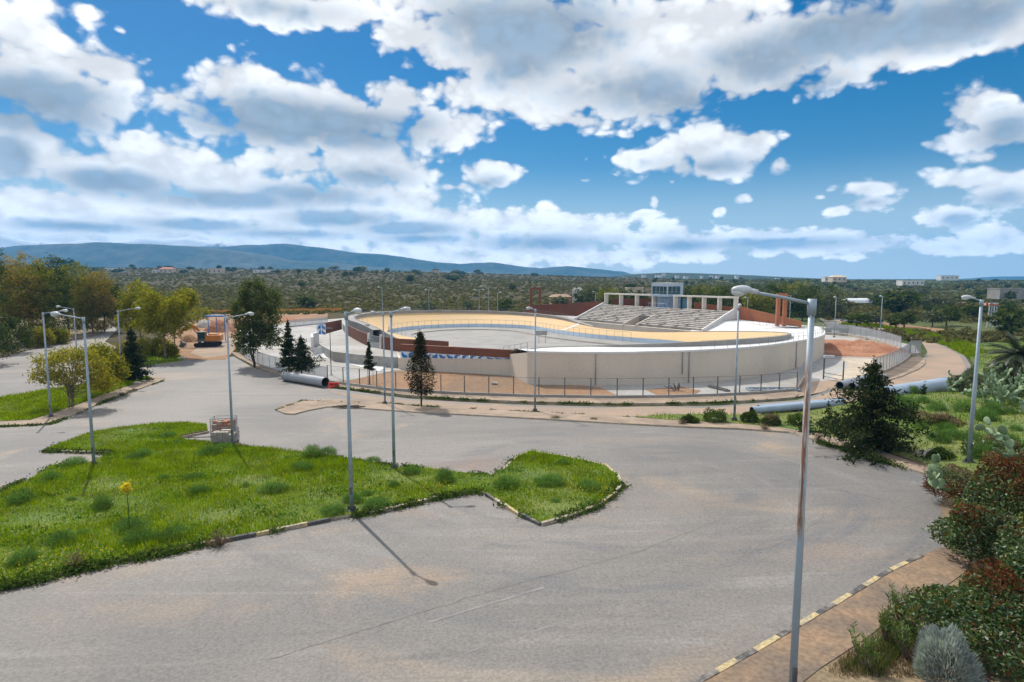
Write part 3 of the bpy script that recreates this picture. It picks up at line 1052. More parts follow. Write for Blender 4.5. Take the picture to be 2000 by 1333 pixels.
def kerb(name, pts, w, h, mats, seg=1.0, gap=None):
    """stones laid end to end along a line"""
    P = [np.array(p[:2], float) for p in pts]
    mb = MB()
    k = 0
    carry = 0.0
    for a, b in zip(P[:-1], P[1:]):
        L = np.linalg.norm(b - a)
        if L < 1e-6: continue
        n = max(1, round(L / seg))
        d = (b - a) / L
        for i in range(n):
            c = a + (b - a) * (i + .5) / n
            k += 1
            if gap and gap(k): continue
            z = float(gz(c[0], c[1]))
            sl = L / n - .02
            rot = Matrix.Rotation(math.atan2(d[1], d[0]), 3, 'Z')
            mb.box((c[0], c[1], z + h / 2 - .1), (sl, w, h + .2), rot=rot, mi=k % len(mats))
    return tag(mb.build(name, mats), kind='structure')


kerb('kerb', PX([(1340, 1354), (1400, 1321), (1475, 1279), (1560, 1229), (1660, 1169), (1740, 1120), (1800, 1092)]), .16, .15, [A_KY, A_KB], 1.0)
gapf = random.Random(3)
kerb('kerb', PX([(160, 1115), (300, 1087), (420, 1062), (500, 1047), (600, 1027), (645, 1018)]), .16, .15, [A_KY, A_KB], 1.5, gap=lambda k: gapf.random() < .3)
kerb('kerb', PX([(722, 1006), (790, 991), (860, 973)]), .16, .15, [A_KY, A_KERB], 1.2)
kerb('kerb', PX([(950, 969), (985, 991), (1015, 1008), (1056, 1027)]), .16, .15, [A_KY, A_KB, A_KERB], 1.2)
kerb('kerb', PX([(1057, 1027), (1110, 1013), (1165, 992), (1200, 968), (1214, 950), (1206, 931), (1181, 912), (1100, 895), (1036, 885), (1011, 895), (984, 920)]), .16, .15, [A_KY, A_KERB, A_KERB], 1.4)
kerb('kerb', PX([(353, 857), (408, 846)]), .16, .16, [A_KERB], 1.0)
kerb('kerb', PX([(88, 882), (150, 885.5), (224, 886.5)]), .16, .15, [A_KERB], 1.0)

# worn road marking at the lower centre
A_MARK = M('worn_paint', (.235, .228, .218), (.18, .172, .164), 2.2, .9, lo=.38, hi=.6)
for pa, pb, w in (((838, 1216), (1062, 1148), .10),):
    a, b = G(*pa), G(*pb)
    d = (b - a)[:2] / np.linalg.norm((b - a)[:2])
    nrm = np.array([-d[1], d[0]]) * w / 2
    sheet('road_marking', [a[:2] + nrm, a[:2] - nrm, b[:2] - nrm, b[:2] + nrm], .006, A_MARK)

# dark sealed seams and pale scrapes across the car park
A_SEAM = M('sealed_seam', (.105, .10, .096), (.16, .148, .136), 1.8, .85, lo=.35, hi=.6)


def seam(name, pts, w, mat, off, seed):
    r = np.random.default_rng(seed)
    W = np.array([p[:2] for p in PX(pts)])
    s = np.concatenate([[0], np.cumsum(np.linalg.norm(np.diff(W, axis=0), axis=1))])
    q = np.linspace(0, s[-1], max(6, int(s[-1] / .35)))
    L = np.column_stack([np.interp(q, s, W[:, 0]), np.interp(q, s, W[:, 1])])
    for _ in range(4): L[1:-1] = L[1:-1] * .5 + (L[:-2] + L[2:]) * .25
    L += r.normal(0, .035, L.shape)
    d = np.gradient(L, axis=0); d /= np.linalg.norm(d, axis=1)[:, None]
    nn = np.column_stack([-d[:, 1], d[:, 0]]) * (w * .62 * r.uniform(.2, 1.1, len(L)))[:, None]
    A_, B_ = L + nn, L - nn
    zA, zB = gz(A_[:, 0], A_[:, 1]) + off, gz(B_[:, 0], B_[:, 1]) + off
    mb = MB(); mb.strip(np.column_stack([A_, zA]), np.column_stack([B_, zB]))
    tag(mb.build(name, mat), kind='structure')


seam('asphalt_seam', [(520, 1290), (700, 1235), (860, 1185), (1010, 1140), (1120, 1112), (1240, 1080)], .035, A_SEAM, .005, 1)
seam('asphalt_seam', [(1240, 1080), (1330, 1045), (1420, 1010)], .03, A_SEAM, .005, 2)
seam('asphalt_seam', [(1330, 905), (1480, 935), (1600, 950), (1720, 975), (1800, 1000)], .06, A_SEAM, .005, 3)
seam('asphalt_seam', [(1600, 955), (1615, 985), (1600, 1020), (1540, 1055), (1440, 1090)], .035, A_SEAM, .005, 4)
seam('asphalt_seam', [(600, 834), (760, 842), (900, 856), (1050, 862)], .035, A_SEAM, .005, 5)
seam('asphalt_seam', [(1000, 862), (1150, 874), (1260, 888), (1330, 905)], .05, A_SEAM, .005, 6)
seam('pale_scrape', [(880, 1285), (980, 1250), (1110, 1214)], .05, A_MARK, .004, 7)
seam('pale_scrape', [(640, 876), (760, 880), (880, 878)], .03, A_MARK, .004, 8)

# ------------------------------------------------------------------ velodrome
def velodrome():
    N, idx, rise, ww, zi, L3, cx, cy = VC
    base = ZS + .02
    zin = base + zi
    root = thing('velodrome', 'open-air velodrome with a banked yellow cycling track and tall beige outer wall', 'velodrome', (cx, cy, ZS))
    org = root.location
    ring = lambda xy, z: np.column_stack([xy, np.broadcast_to(z, len(xy))])
    # banked riding surface, slightly dished
    K = 8
    rows = []
    for k in range(K + 1):
        f = k / K
        rows.append(ring(L3(ww * f), zin + rise * (f ** 1.18)))
    mb = MB()
    for k in range(K): mb.strip(rows[k], rows[k + 1], closed=True)
    mb.build('track_surface', A_YELLOW, root, True, org)
    I, O = rows[0], rows[-1]
    mb = MB()
    b1 = ring(L3(-.16), zin - .86)
    mb.strip(b1, I - np.array([0, 0, .004]), closed=True)
    mb.build('track_edge_band', A_BLUE, root, True, org)
    mb = MB()
    b2, b3 = ring(L3(-2.0), zin - .90), ring(L3(-5.4), zin - .96)
    mb.strip(b2, b1 + np.array([0, 0, -.004]), closed=True)
    mb.strip(b3, b2, closed=True)
    mb.build('safety_apron', A_CONC_GREY, root, True, org)
    mb = MB()
    low = ring(L3(-5.4), zin - 1.22)
    mb.add(list(low), [tuple(range(N))])
    mb.strip(low, b3, closed=True, mi=1)
    mb.build('infield', [A_CONC_GREY, A_BEIGE], root, False, org)
    # measuring lines, finish line
    mb = MB()
    for off, wd in ((.25, .05), (.95, .05), (2.6, .05)):
        f0, f1 = off / ww, (off + wd) / ww
        lo_ = ring(L3(off), zin + rise * f0 ** 1.18 + .012)
        hi_ = ring(L3(off + wd), zin + rise * f1 ** 1.18 + .012)
        mb.strip(lo_, hi_, closed=True)
    mb.build('lane_line', M('lane_paint', (.50, .36, .20), None, 2, .7), root, False, org)
    mb = MB()
    for k in range(K):
        at_ = lambda row, x: row[int(x)] + (row[int(x) + 1] - row[int(x)]) * (x - int(x))
        i0, i1 = 100.2 + 3.0 * k / K, 100.2 + 3.0 * (k + 1) / K
        s0, s1, e0, e1 = at_(rows[k], i0), at_(rows[k], i0 + .62), at_(rows[k + 1], i1), at_(rows[k + 1], i1 + .62)
        up = np.array([0, 0, .05])
        mb.add([s0 + up, s1 + up, e1 + up, e0 + up], [(0, 1, 2, 3)])
    mb.build('finish_line', M('line_white', (.80, .79, .77), None, 2, .7, fine=0), root, False, org)
    # parapet round the rim
    ph = .12 + .62 * smooth(idx, 98, 112) * 1.0
    ph = np.where(idx > 98, .12 + .60 * smooth(idx, 98, 112), .14)
    ph = np.where(idx < 8, .72 - .5 * smooth(idx, 0, 8), ph)
    mb = MB()
    oi = O.copy(); oi[:, 2] += ph
    oo = ring(L3(ww + .28), O[:, 2] + ph)
    mb.strip(O, oi, closed=True)
    mb.strip(oi, oo, closed=True)
    od = oo.copy(); od[:, 2] = base - .05
    keep = [i for i in range(N)]
    mb.strip(oo, od, closed=True)
    mb.build('rim_parapet', A_CONC_GREY, root, False, org)
    # terrace between the rim and the outer wall, on the near and right-hand side
    Tpx = [(1030, 686.5, 3.8), (1060, 687.5, 3.8), (1100, 688.4, 3.8), (1171, 689, 3.8), (1230, 688.4, 3.8), (1279, 687, 3.8), (1354, 685, 3.8), (1450, 680, 3.8), (1510, 673.5, 3.8), (1550, 667.8, 3.7),
           (1592, 661, 3.55), (1609, 655, 3.4), (1612, 649, 3.3), (1606, 642.5, 3.25), (1596, 638.5, 3.2)]
    T = np.array([Z(*p) for p in Tpx])
    T = np.vstack([T, [52.6, 110.2, ZS + 3.3], [46.8, 123.5, ZS + 3.75]])
    s = np.concatenate([[0], np.cumsum(np.linalg.norm(np.diff(T[:, :2], axis=0), axis=1))])
    nT = 90
    q = np.linspace(0, s[-3], nT)
    T1 = np.column_stack([np.interp(q, s, T[:, k]) for k in range(3)])
    for _ in range(6): T1[1:-1] = T1[1:-1] * .5 + (T1[:-2] + T1[2:]) * .25
    Tall = np.vstack([T1, T[-2:]])
    sa = np.concatenate([[0], np.cumsum(np.linalg.norm(np.diff(Tall[:, :2], axis=0), axis=1))])
    qa = np.linspace(0, sa[-1], 100)
    Tq = np.column_stack([np.interp(qa, sa, Tall[:, k]) for k in range(3)])
    kin = np.linspace(38.5, 80, 100)
    Oq = np.column_stack([np.interp(kin, idx, oo[:, k]) for k in range(3)])
    Oq[:, 2] = np.minimum(Oq[:, 2] - np.interp(kin, idx, ph) + .04, Tq[:, 2] + .05)
    hi = kin > 62
    mb = MB()
    mid = Oq * .45 + Tq * .55
    mid[:, 2] = np.maximum(mid[:, 2], Tq[:, 2] - .15)
    mb.strip(Oq, mid)
    mb.strip(mid, Tq)
    mb.build('terrace_floor', A_WHITE, root, False, org)
    mb = MB()
    wt, wb = T1.copy(), T1.copy()
    wt[:, 2] -= .14
    wb[:, 2] = ZS - .3
    wb0 = wb
    mb.strip(wb, wt)
    # return of the wall at the cut end of the terrace
    e0, e1 = T1[0], Oq[0]
    mb.add([(e0[0], e0[1], ZS - .3), (e1[0], e1[1], ZS - .3), (e1[0], e1[1], e1[2] - .02), (e0[0], e0[1], e0[2] - .14)], [(0, 1, 2, 3)])
    mb.build('outer_wall', A_BEIGE, root, False, org)
    mb = MB()
    n2 = np.zeros_like(T1)
    tg = np.gradient(T1[:, :2], axis=0)
    tg /= np.linalg.norm(tg, axis=1)[:, None]
    n2[:, 0], n2[:, 1] = tg[:, 1], -tg[:, 0]
    co, ci = T1 + n2 * .06, T1 - n2 * .45
    cu = co.copy(); cu[:, 2] += .06
    cl = co.copy(); cl[:, 2] -= .16
    cv = ci.copy(); cv[:, 2] += .06
    cw = ci.copy(); cw[:, 2] -= .05
    mb.strip(cl, cu); mb.strip(cu, cv); mb.strip(cv, cw)
    cb = T1.copy(); cb[:, 2] -= .16
    mb.strip(cb, cl)
    mb.build('coping', A_WHITE, root, False, org)
    for px in (1171, 1338, 1348, 1556):
        k = int(np.argmin([abs((1000 + F * p[0] / (p[1] * CP - (p[2] - CZ) * SP)) - px) for p in T1]))
        p, nn = T1[k], n2[k]
        mb = MB()
        b = p + nn * .09
        zb = ZS + (.1 if px != 1338 else 1.1)
        mb.tube([(b[0], b[1], zb), (b[0], b[1], p[2] - .2)], .055, 8)
        mb.build('downpipe', A_GREYST, root, True, org)
    # embankment outside the rim, on the far side and left
    kk = np.arange(100, 168)
    mb = MB()
    Oc = oo[kk % N]
    out = ring(L3(ww + 1.7), 0)[kk % N]
    out[:, 2] = Oc[:, 2] - .05
    out2 = ring(L3(ww + 1.7), base - .1)[kk % N]
    Oc2 = Oc.copy(); Oc2[:, 2] -= .05
    mb.strip(Oc2, out); mb.strip(out, out2)
    mb.build('back_walkway', A_CONC_GREY, root, False, org)

    def railing(name, label, line, h, every, mat, rails=2, r=.022, closed=False, maxn=100):
        """posts at equal spacing along a line, with horizontal rails"""
        s = np.concatenate([[0], np.cumsum(np.linalg.norm(np.diff(line, axis=0), axis=1))])
        n = min(maxn, int(s[-1] / every) + 1)
        q = np.linspace(0, s[-1], n)
        pp = np.column_stack([np.interp(q, s, line[:, k]) for k in range(3)])
        rt = thing(name, label, 'railing', pp[0])
        for p in pp:
            mb = MB()
            mb.tube([p, p + np.array([0, 0, h])], r, 5)
            mb.build('post', mat, rt, False, rt.location)
        for k in range(rails):
            mb = MB()
            mb.tube([p + np.array([0, 0, h * (k + 1) / rails]) for p in line], r * .8, 5)
            mb.build('rail', mat, rt, False, rt.location)
        return rt

    # railing round the inside of the blue band (far side), and along the terrace edge
    ki = np.arange(100, 160 + 6)
    inn = ring(L3(-.30), zin - .88)
    railing('inner_railing', 'thin grey railing along the pale blue inner edge of the track', np.vstack([inn[84:160], inn[:4]])[::1], 1.95, 2.0, A_GREYST, rails=1, r=.03)
    tl = T1 - n2 * .22
    tl[:, 2] += .06
    railing('terrace_railing', 'pale railing along the outer edge of the white terrace above the beige wall', tl[24:], 1.0, 1.9, A_GREYST, rails=2, r=.022)
    rb = oo[np.arange(108, 163) % N].copy()
    railing('rim_railing', 'thin railing on the far rim of the yellow track', rb, .9, 2.2, A_GREYST, rails=2, r=.018)
    rr = Tq[78:98].copy() * .62 + Oq[78:98] * .38
    railing('terrace_inner_railing', 'low railing between the right end of the track and the terracotta wall', rr, 1.0, 1.5, A_GREYST, rails=2, r=.02)
    return dict(O=O, oo=oo, T1=T1, zin=zin, inn=inn, L3=L3, Oq=Oq, Tq=Tq, ww=ww, I=I)


VELO = velodrome()

# ------------------------------------------------------------------ grandstand behind the back straight
S0, S1 = np.array([16.6, 152.0]), np.array([37.9, 118.9])
SD = (S1 - S0) / np.linalg.norm(S1 - S0)
SN = np.array([-SD[1], SD[0]])                   # away from the track
SL = float(np.linalg.norm(S1 - S0))
SROT = math.atan2(SD[1], SD[0])


def sp(s, n, z):
    p = S0 + SD * s + SN * n
    return (p[0], p[1], ZS + z)


def sbox(mb, s0, s1, n0, n1, z0, z1, mi=0):
    return mb.add([sp(s0, n0, z0), sp(s1, n0, z0), sp(s1, n1, z0), sp(s0, n1, z0), sp(s0, n0, z1), sp(s1, n0, z1), sp(s1, n1, z1), sp(s0, n1, z1)],
                  [(3, 2, 1, 0), (4, 5, 6, 7), (0, 1, 5, 4), (1, 2, 6, 5), (2, 3, 7, 6), (3, 0, 4, 7)], mi)


A_STEP = M('step_concrete', (.30, .28, .255), (.19, .178, .165), .55, .9, fine=.2, fscale=2.5)
A_BENCH = M('bench_slab', (.72, .655, .575), (.52, .47, .42), .45, .9, fine=.15, fscale=2.5)
gs = thing('grandstand', 'concrete grandstand of stained grey steps behind the yellow track', 'grandstand', (*S0, ZS))
go = gs.location
NR, TR, RI, Z0 = 11, .78, .32, 1.9
for k in range(NR):
    n0 = k * TR
    mb = MB()
    z1 = Z0 + (k + 1) * RI
    segs = [(0, 17.6), (21.4, SL)] if k < 5 else [(0, SL)]
    for a_, b_ in segs:
        # weathered benches with gaps, on a continuous step
        sbox(mb, a_, b_, n0, n0 + TR + (.0 if k < NR - 1 else 1.5), ZS - ZS + 0.0, z1 - .10)
        x = a_ + .3
        rr_ = random.Random(k * 7 + int(a_))
        while x < b_ - 1.0:
            L = rr_.uniform(1.2, 3.6)
            sbox(mb, x, min(b_ - .2, x + L), n0 + .02, n0 + .58, z1 - .10, z1 + .05, 1)
            x += L + rr_.choice((.06, .10, .5, 1.1))
    mb.build('step', [A_STEP, A_BENCH], gs, False, go)
for s_, nm in ((-.45, 'left'), (SL + .1, 'right')):
    mb = MB()
    prof = [(-.8, .2), (-.8, Z0 + .35), (NR * TR, Z0 + NR * RI + .55), (NR * TR + 1.2, Z0 + NR * RI + .55), (NR * TR + 1.2, .2)]
    vs = [sp(s_, n, z) for n, z in prof] + [sp(s_ + .35, n, z) for n, z in prof]
    m_ = len(prof)
    mb.add(vs, [tuple(range(m_)), tuple(range(2 * m_ - 1, m_ - 1, -1))] + [(i, m_ + i, m_ + (i + 1) % m_, (i + 1) % m_) for i in range(m_)])
    mb.build('side_wall', A_WHITE, gs, False, go)
for s_ in (17.35, 21.4):
    mb = MB()
    prof = [(-1.0, .2), (-1.0, Z0 + .1), (4.6, Z0 + 5 * RI + .5), (4.6, .2)]
    vs = [sp(s_, n, z) for n, z in prof] + [sp(s_ + .26, n, z) for n, z in prof]
    mb.add(vs, [(0, 1, 2, 3), (7, 6, 5, 4)] + [(i, 4 + i, 4 + (i + 1) % 4, (i + 1) % 4) for i in range(4)])
    mb.build('stair_wall', A_BEIGE, gs, False, go)
mb = MB()
sbox(mb, 17.7, 21.3, 4.3, 4.45, Z0 - .4, Z0 + 5 * RI - .15)
mb.build('tunnel_door', A_STEEL, gs, False, go)
mb = MB()
sbox(mb, -.4, SL + .4, -1.0, -.05, .2, Z0 - .25)
mb.build('front_walkway', A_BEIGE, gs, False, go)

# portal frames on the top row
ZT = Z0 + NR * RI
A_PORT = M('portal_concrete', (.62, .585, .52), (.55, .515, .455), .5, .85, fine=.06)
PN0, PN1 = NR * TR + .25, NR * TR + 1.35
for (s0, s1, ncol, lab) in ((-.2, 16.9, 4, 'left-hand white concrete portal of open bays above the grandstand'), (23.2, SL + .3, 5, 'right-hand white concrete portal of open bays above the grandstand')):
    p_ = thing('concrete_portal', lab, 'portal', sp(s0, PN0, ZT), group='portals on the grandstand')
    for k in range(ncol):
        c = s0 + (s1 - s0 - .36) * k / (ncol - 1)
        mb = MB(); sbox(mb, c, c + .36, PN0, PN1, ZT - .25, ZT + 2.64)
        mb.build('column', A_PORT, p_, False, p_.location)
    mb = MB(); sbox(mb, s0 - .1, s1 + .1, PN0 - .05, PN1 + .05, ZT + 2.64, ZT + 2.98)
    mb.build('beam', A_PORT, p_, False, p_.location)

# brown sloping panels seen through the bays
for (s0, s1, lab) in ((.2, 16.4, 'rust-brown sloping panel seen through the left bays of the portal'), (26.8, SL, 'rust-brown sloping panel seen through the right bays of the portal')):
    mb = MB()
    n_, t_ = NR * TR + 3.0, .12
    za, zb = (ZT + 1.5, ZT + 1.9) if s0 < 5 else (ZT + 1.4, ZT + .5)
    vs = [sp(s0, n_, ZT - 3), sp(s1, n_, ZT - 3), sp(s1, n_, zb), sp(s0, n_, za), sp(s0, n_ + t_, ZT - 3), sp(s1, n_ + t_, ZT - 3), sp(s1, n_ + t_, zb), sp(s0, n_ + t_, za)]
    mb.add(vs, [(0, 1, 2, 3), (7, 6, 5, 4), (0, 4, 5, 1), (1, 5, 6, 2), (2, 6, 7, 3), (3, 7, 4, 0)])
    o = mb.build('sloping_wall', A_TERRA if s0 > 5 else A_BROWN)
    tag(o, lab, 'wall', 'brown panels behind the portals')

# judges' booth
A_BOOTH = M('booth_white', (.33, .42, .50), (.30, .39, .47), .6, .6, fine=.03)
bt = thing('judges_booth', 'two-storey pale blue-grey judges booth with dark windows above the grandstand', 'booth', sp(18, PN0, ZT))
bo = bt.location
b0, b1, n0, n1 = 16.9, 21.9, NR * TR - .3, NR * TR + 4.9
zf = ZT + 2.55
mb = MB(); sbox(mb, b0, b1, n0, n1, zf, zf + .55); sbox(mb, b0, b1, n0, n1, zf + 2.35, zf + 3.05)
for a_, b_ in ((b0, b0 + .22), (b1 - .22, b1)):
    sbox(mb, a_, b_, n0, n0 + .22, zf + .55, zf + 2.35); sbox(mb, a_, b_, n1 - .95, n1, zf + .55, zf + 2.35)
sbox(mb, b0 + .22, b1 - .22, n1 - .2, n1, zf + .55, zf + 2.35)
mb.build('upper_storey', A_BOOTH, bt, False, bo)
mb = MB(); sbox(mb, b0 + .8, b1 - .4, n0 + 1.0, n1 - .3, ZT - .1, zf)
mb.build('lower_storey', M('booth_blue', (.20, .27, .36), (.12, .17, .25), 1.2, .5), bt, False, bo)
for k in range(4):
    w_ = (b1 - b0 - .44) / 4
    mb = MB(); sbox(mb, b0 + .22 + k * w_ + .05, b0 + .22 + (k + 1) * w_ - .05, n0 + .12, n0 + .15, zf + .60, zf + 2.30)
    win = mb.build('window', A_GLASS, bt, False, bo)
    mb = MB()
    sbox(mb, b0 + .22 + k * w_, b0 + .22 + k * w_ + .05, n0 + .06, n0 + .17, zf + .55, zf + 2.35)
    sbox(mb, b0 + .22 + k * w_ + .05, b0 + .22 + (k + 1) * w_, n0 + .06, n0 + .17, zf + 1.05, zf + 1.10)
    mb.build('frame', A_BOOTH, win, False, bo)
for k in range(3):
    w_ = (n1 - n0 - 1.17) / 3
    mb = MB(); sbox(mb, b1 - .15, b1 - .12, n0 + .22 + k * w_ + .05, n0 + .22 + (k + 1) * w_ - .05, zf + .60, zf + 2.30)
    win = mb.build('window', A_GLASS, bt, False, bo)
    mb = MB()
    sbox(mb, b1 - .17, b1 - .06, n0 + .22 + k * w_, n0 + .22 + k * w_ + .05, zf + .55, zf + 2.35)
    sbox(mb, b1 - .17, b1 - .06, n0 + .22 + k * w_ + .05, n0 + .22 + (k + 1) * w_, zf + 1.05, zf + 1.10)
    mb.build('frame', A_BOOTH, win, False, bo)
mb = MB(); sbox(mb, b0 - .6, b1 + .2, n0 - .5, n0 + .9, ZT - .12, ZT + .03)
for k in range(8):
    s_ = b0 - .5 + k * .78
    mb.tube([sp(s_, n0 - .4, ZT), sp(s_, n0 - .4, ZT + 1.0)], .02, 4)
mb.tube([sp(b0 - .5, n0 - .4, ZT + 1.0), sp(b1, n0 - .4, ZT + 1.0)], .025, 4)
mb.build('balcony', A_BOOTH, bt, False, bo)
mb = MB(); sbox(mb, b0 - .06, b1 + .06, n0 - .06, n1 + .06, zf + 3.05, zf + 3.16)
mb.build('roof', A_WHITE, bt, False, bo)
mb = MB(); sbox(mb, 24.6, 26.2, NR * TR + 1.7, NR * TR + 1.85, ZT - .2, ZT + 2.2)
tag(mb.build('door', M('teal_door', (.12, .24, .30), (.09, .2, .26), 1, .4)), 'blue-grey door in the first bay right of the booth', 'door')


# ------------------------------------------------------------------ brown walls
def wall(name, label, cat, pts, mat, thick=.18, z0=None):
    """pts: (x, y, bottom, top) along the line"""
    mb = MB()
    P = [np.array(p, float) for p in pts]
    n = len(P)
    front, back = [], []
    for i, p in enumerate(P):
        d = P[min(i + 1, n - 1)][:2] - P[max(i - 1, 0)][:2]
        d /= np.linalg.norm(d)
        nn = np.array([-d[1], d[0]]) * thick
        front.append(p[:2]); back.append(p[:2] + nn)
    vs = []
    for i in range(n):
        vs += [(*front[i], P[i][2]), (*front[i], P[i][3]), (*back[i], P[i][3]), (*back[i], P[i][2])]
    fs = []
    for i in range(n - 1):
        for k in range(4):
            fs.append((i * 4 + k, (i + 1) * 4 + k, (i + 1) * 4 + (k + 1) % 4, i * 4 + (k + 1) % 4))
    fs += [(3, 2, 1, 0), tuple((n - 1) * 4 + k for k in range(4))]
    mb.add(vs, fs)
    o = mb.build(name, mat)
    return tag(o, label, cat)


z = lambda h: ZS + h
wall('cladding_wall', 'terracotta boarded wall sloping down right of the grandstand', 'wall', [(46.6, 124.4, z(3), z(6.45)), (50, 117, z(3), z(5.3)), (52.9, 110.4, z(3), z(4.3))], A_TERRA)
wall('cladding_wall', 'dark rust-brown boarded wall sloping down left of the grandstand', 'wall', [(4, 172, z(2), z(4.5)), (15, 165, z(2), z(5.3)), (23.2, 158.2, z(2), z(6.3))], A_BROWN)


def gate_frame(label, px, py, zb, h, span, dirv, mat):
    p = Z(px, py, zb)
    t_ = thing('portal_gate', label, 'gateway', p, math.atan2(dirv[1], dirv[0]), 'slim brown portals beside the track')
    for s_ in (-span / 2, span / 2):
        mb = MB(); mb.box((s_, 0, h / 2), (.62, .62, h)); mb.build('post', mat, t_)
    mb = MB(); mb.box((0, 0, h - .3 + .002), (span - .62, .58, .6)); mb.build('lintel', mat, t_)


gate_frame('tall terracotta gateway frame on the right-hand terrace', 1524.5, 637, 3.35, 6.0, 1.25, (1, 0), A_TERRA)
gate_frame('dark brown gateway frame left of the brown wall behind the track', 1046, 606, 3.5, 6.2, 2.4, (1, -.2), A_BROWN)

# curved brown wall on the left, in two runs with the entrance gate between
cw = [(680, 651, 1.9), (690, 658, 1.8), (705, 667, 1.7), (719, 674.5, 1.6)]
wl = [Z(a_, b_, c_) for a_, b_, c_ in cw]
wall('cladding_wall', 'curved rust-brown wall left of the grey entrance gate', 'wall', [(p[0], p[1], z(.2), z(3.35)) for p in wl], A_BROWN)
cw2 = [(746, 680.5, 1.5), (760, 683, 1.5), (782, 686, 1.5)]
wr = [Z(a_, b_, c_) for a_, b_, c_ in cw2]
wr += [np.array([-12.2, 86.4, 0]), np.array([-9.0, 84.4, 0])]
wall('cladding_wall', 'rust-brown wall running right from the grey entrance gate', 'wall', [(p[0], p[1], z(.2), z(3.3)) for p in wr], A_BROWN)
ga, gb = wl[-1], wr[0]
gt = thing('entrance_gate', 'grey metal double gate between white posts in the curved brown wall', 'gate', ga)
gd = (gb - ga)[:2]
for f in (0.06, .94):
    mb = MB(); c = ga[:2] + gd * f
    mb.box((c[0], c[1], z(2.3)), (.35, .3, 2.5), math.atan2(gd[1], gd[0])); mb.build('gate_post', A_WHITE, gt, False, gt.location)
for f0, f1 in ((.14, .49), (.51, .86)):
    mb = MB()
    a_, b_ = ga[:2] + gd * f0, ga[:2] + gd * f1
    for k in range(7):
        c = a_ + (b_ - a_) * k / 6
        mb.tube([(c[0], c[1], z(1.25)), (c[0], c[1], z(3.25))], .03, 5)
    for zz in (1.3, 1.95, 2.6, 3.2): mb.tube([(a_[0], a_[1], z(zz)), (b_[0], b_[1], z(zz))], .03, 5)
    mb.add([(a_[0], a_[1] + .05, z(1.3)), (b_[0], b_[1] + .05, z(1.3)), (b_[0], b_[1] + .05, z(3.2)), (a_[0], a_[1] + .05, z(3.2))], [(0, 1, 2, 3)], 1)
    mb.build('gate_leaf', [A_GREYST, meshmat('gate_mesh', (.3, .32, .33), .55)], gt, False, gt.location)

# raised forecourt on the left with its ramp
fc = [Z(644, 652, 1.45), Z(668, 648, 1.45)] + [p + np.array([.3, .2, 0]) for p in wl] + [p + np.array([.1, .3, 0]) for p in wr[:3]] + [Z(783, 700, 1.3), Z(762, 701, 1.2), Z(700, 696, 1.2), Z(650, 690, 1.2), Z(626, 676, 1.3)]
mb = MB()
nfc = len(fc)
mb.add([(p[0], p[1], z(1.42)) for p in fc] + [(p[0], p[1], z(-.1)) for p in fc], [tuple(range(nfc))] + [(i, (i + 1) % nfc, nfc + (i + 1) % nfc, nfc + i) for i in range(nfc)])
tag(mb.build('forecourt', A_CONC), kind='structure')
rp = [G(612, 694), G(662, 694), G(758, 716), G(740, 727)]
mb = MB()
mb.add([(rp[0][0], rp[0][1], z(.05)), (rp[3][0], rp[3][1], z(.05)), (rp[2][0], rp[2][1], z(.10)), (rp[1][0], rp[1][1], z(1.3)), (rp[0][0], rp[0][1], z(1.25)),
        ], [(0, 1, 2), (0, 2, 3), (0, 3, 4)])
tag(mb.build('ramp', A_WHITE), kind='structure')
mb = MB()
wb = [Z(619, 660, 1.2), Z(607, 668, .9), Z(608, 680, .5), Z(620, 681, .5)]
wall('low_wall', 'short curved white wall beside the blue and white panel', 'wall', [(p[0], p[1], z(-.1), z(2.3)) for p in wb[:3]], A_WHITE, .4)

# blue and white checked panels
A_PW = M('panel_white', (.62, .66, .70), (.55, .60, .66), .8, .5, fine=.04)


def panel_art(mb, a, b, z0, z1, seed, cols=None, off=(0, 0)):
    """white board with blue sail-like shapes"""
    r = random.Random(seed)
    d = b - a
    L = np.linalg.norm(d)
    nrm = np.array([d[1], -d[0]]) / L
    q = lambda f, h, o: (a[0] + d[0] * f + nrm[0] * o, a[1] + d[1] * f + nrm[1] * o, z0 + (z1 - z0) * h)
    mb.add([q(0, 0, 0), q(1, 0, 0), q(1, 1, 0), q(0, 1, 0), q(0, 0, -.06), q(1, 0, -.06), q(1, 1, -.06), q(0, 1, -.06)],
           [(0, 1, 2, 3), (7, 6, 5, 4), (0, 4, 5, 1), (1, 5, 6, 2), (2, 6, 7, 3), (3, 7, 4, 0)], 0)
    k = r.choice((0, 1, 2))
    o = .012
    if k == 0: mb.add([q(.05, .05, o), q(.95, .05, o), q(.95, .95, o), q(.55, .6, o)], [(0, 1, 2, 3)], 1)
    elif k == 1: mb.add([q(.05, .05, o), q(.4, .05, o), q(.5, .55, o), q(.85, .75, o), q(.5, .92, o), q(.1, .7, o)], [(0, 1, 2, 3, 4, 5)], 1)
    else: mb.add([q(.3, .05, o), q(.95, .05, o), q(.95, .4, o), q(.6, .5, o), q(.2, .9, o), q(.1, .5, o)], [(0, 1, 2, 3, 4, 5)], 1)
    mb.add([q(0, .93, o + .003), q(1, .93, o + .003), q(1, 1, o + .003), q(0, 1, o + .003)], [(0, 1, 2, 3)], 1)


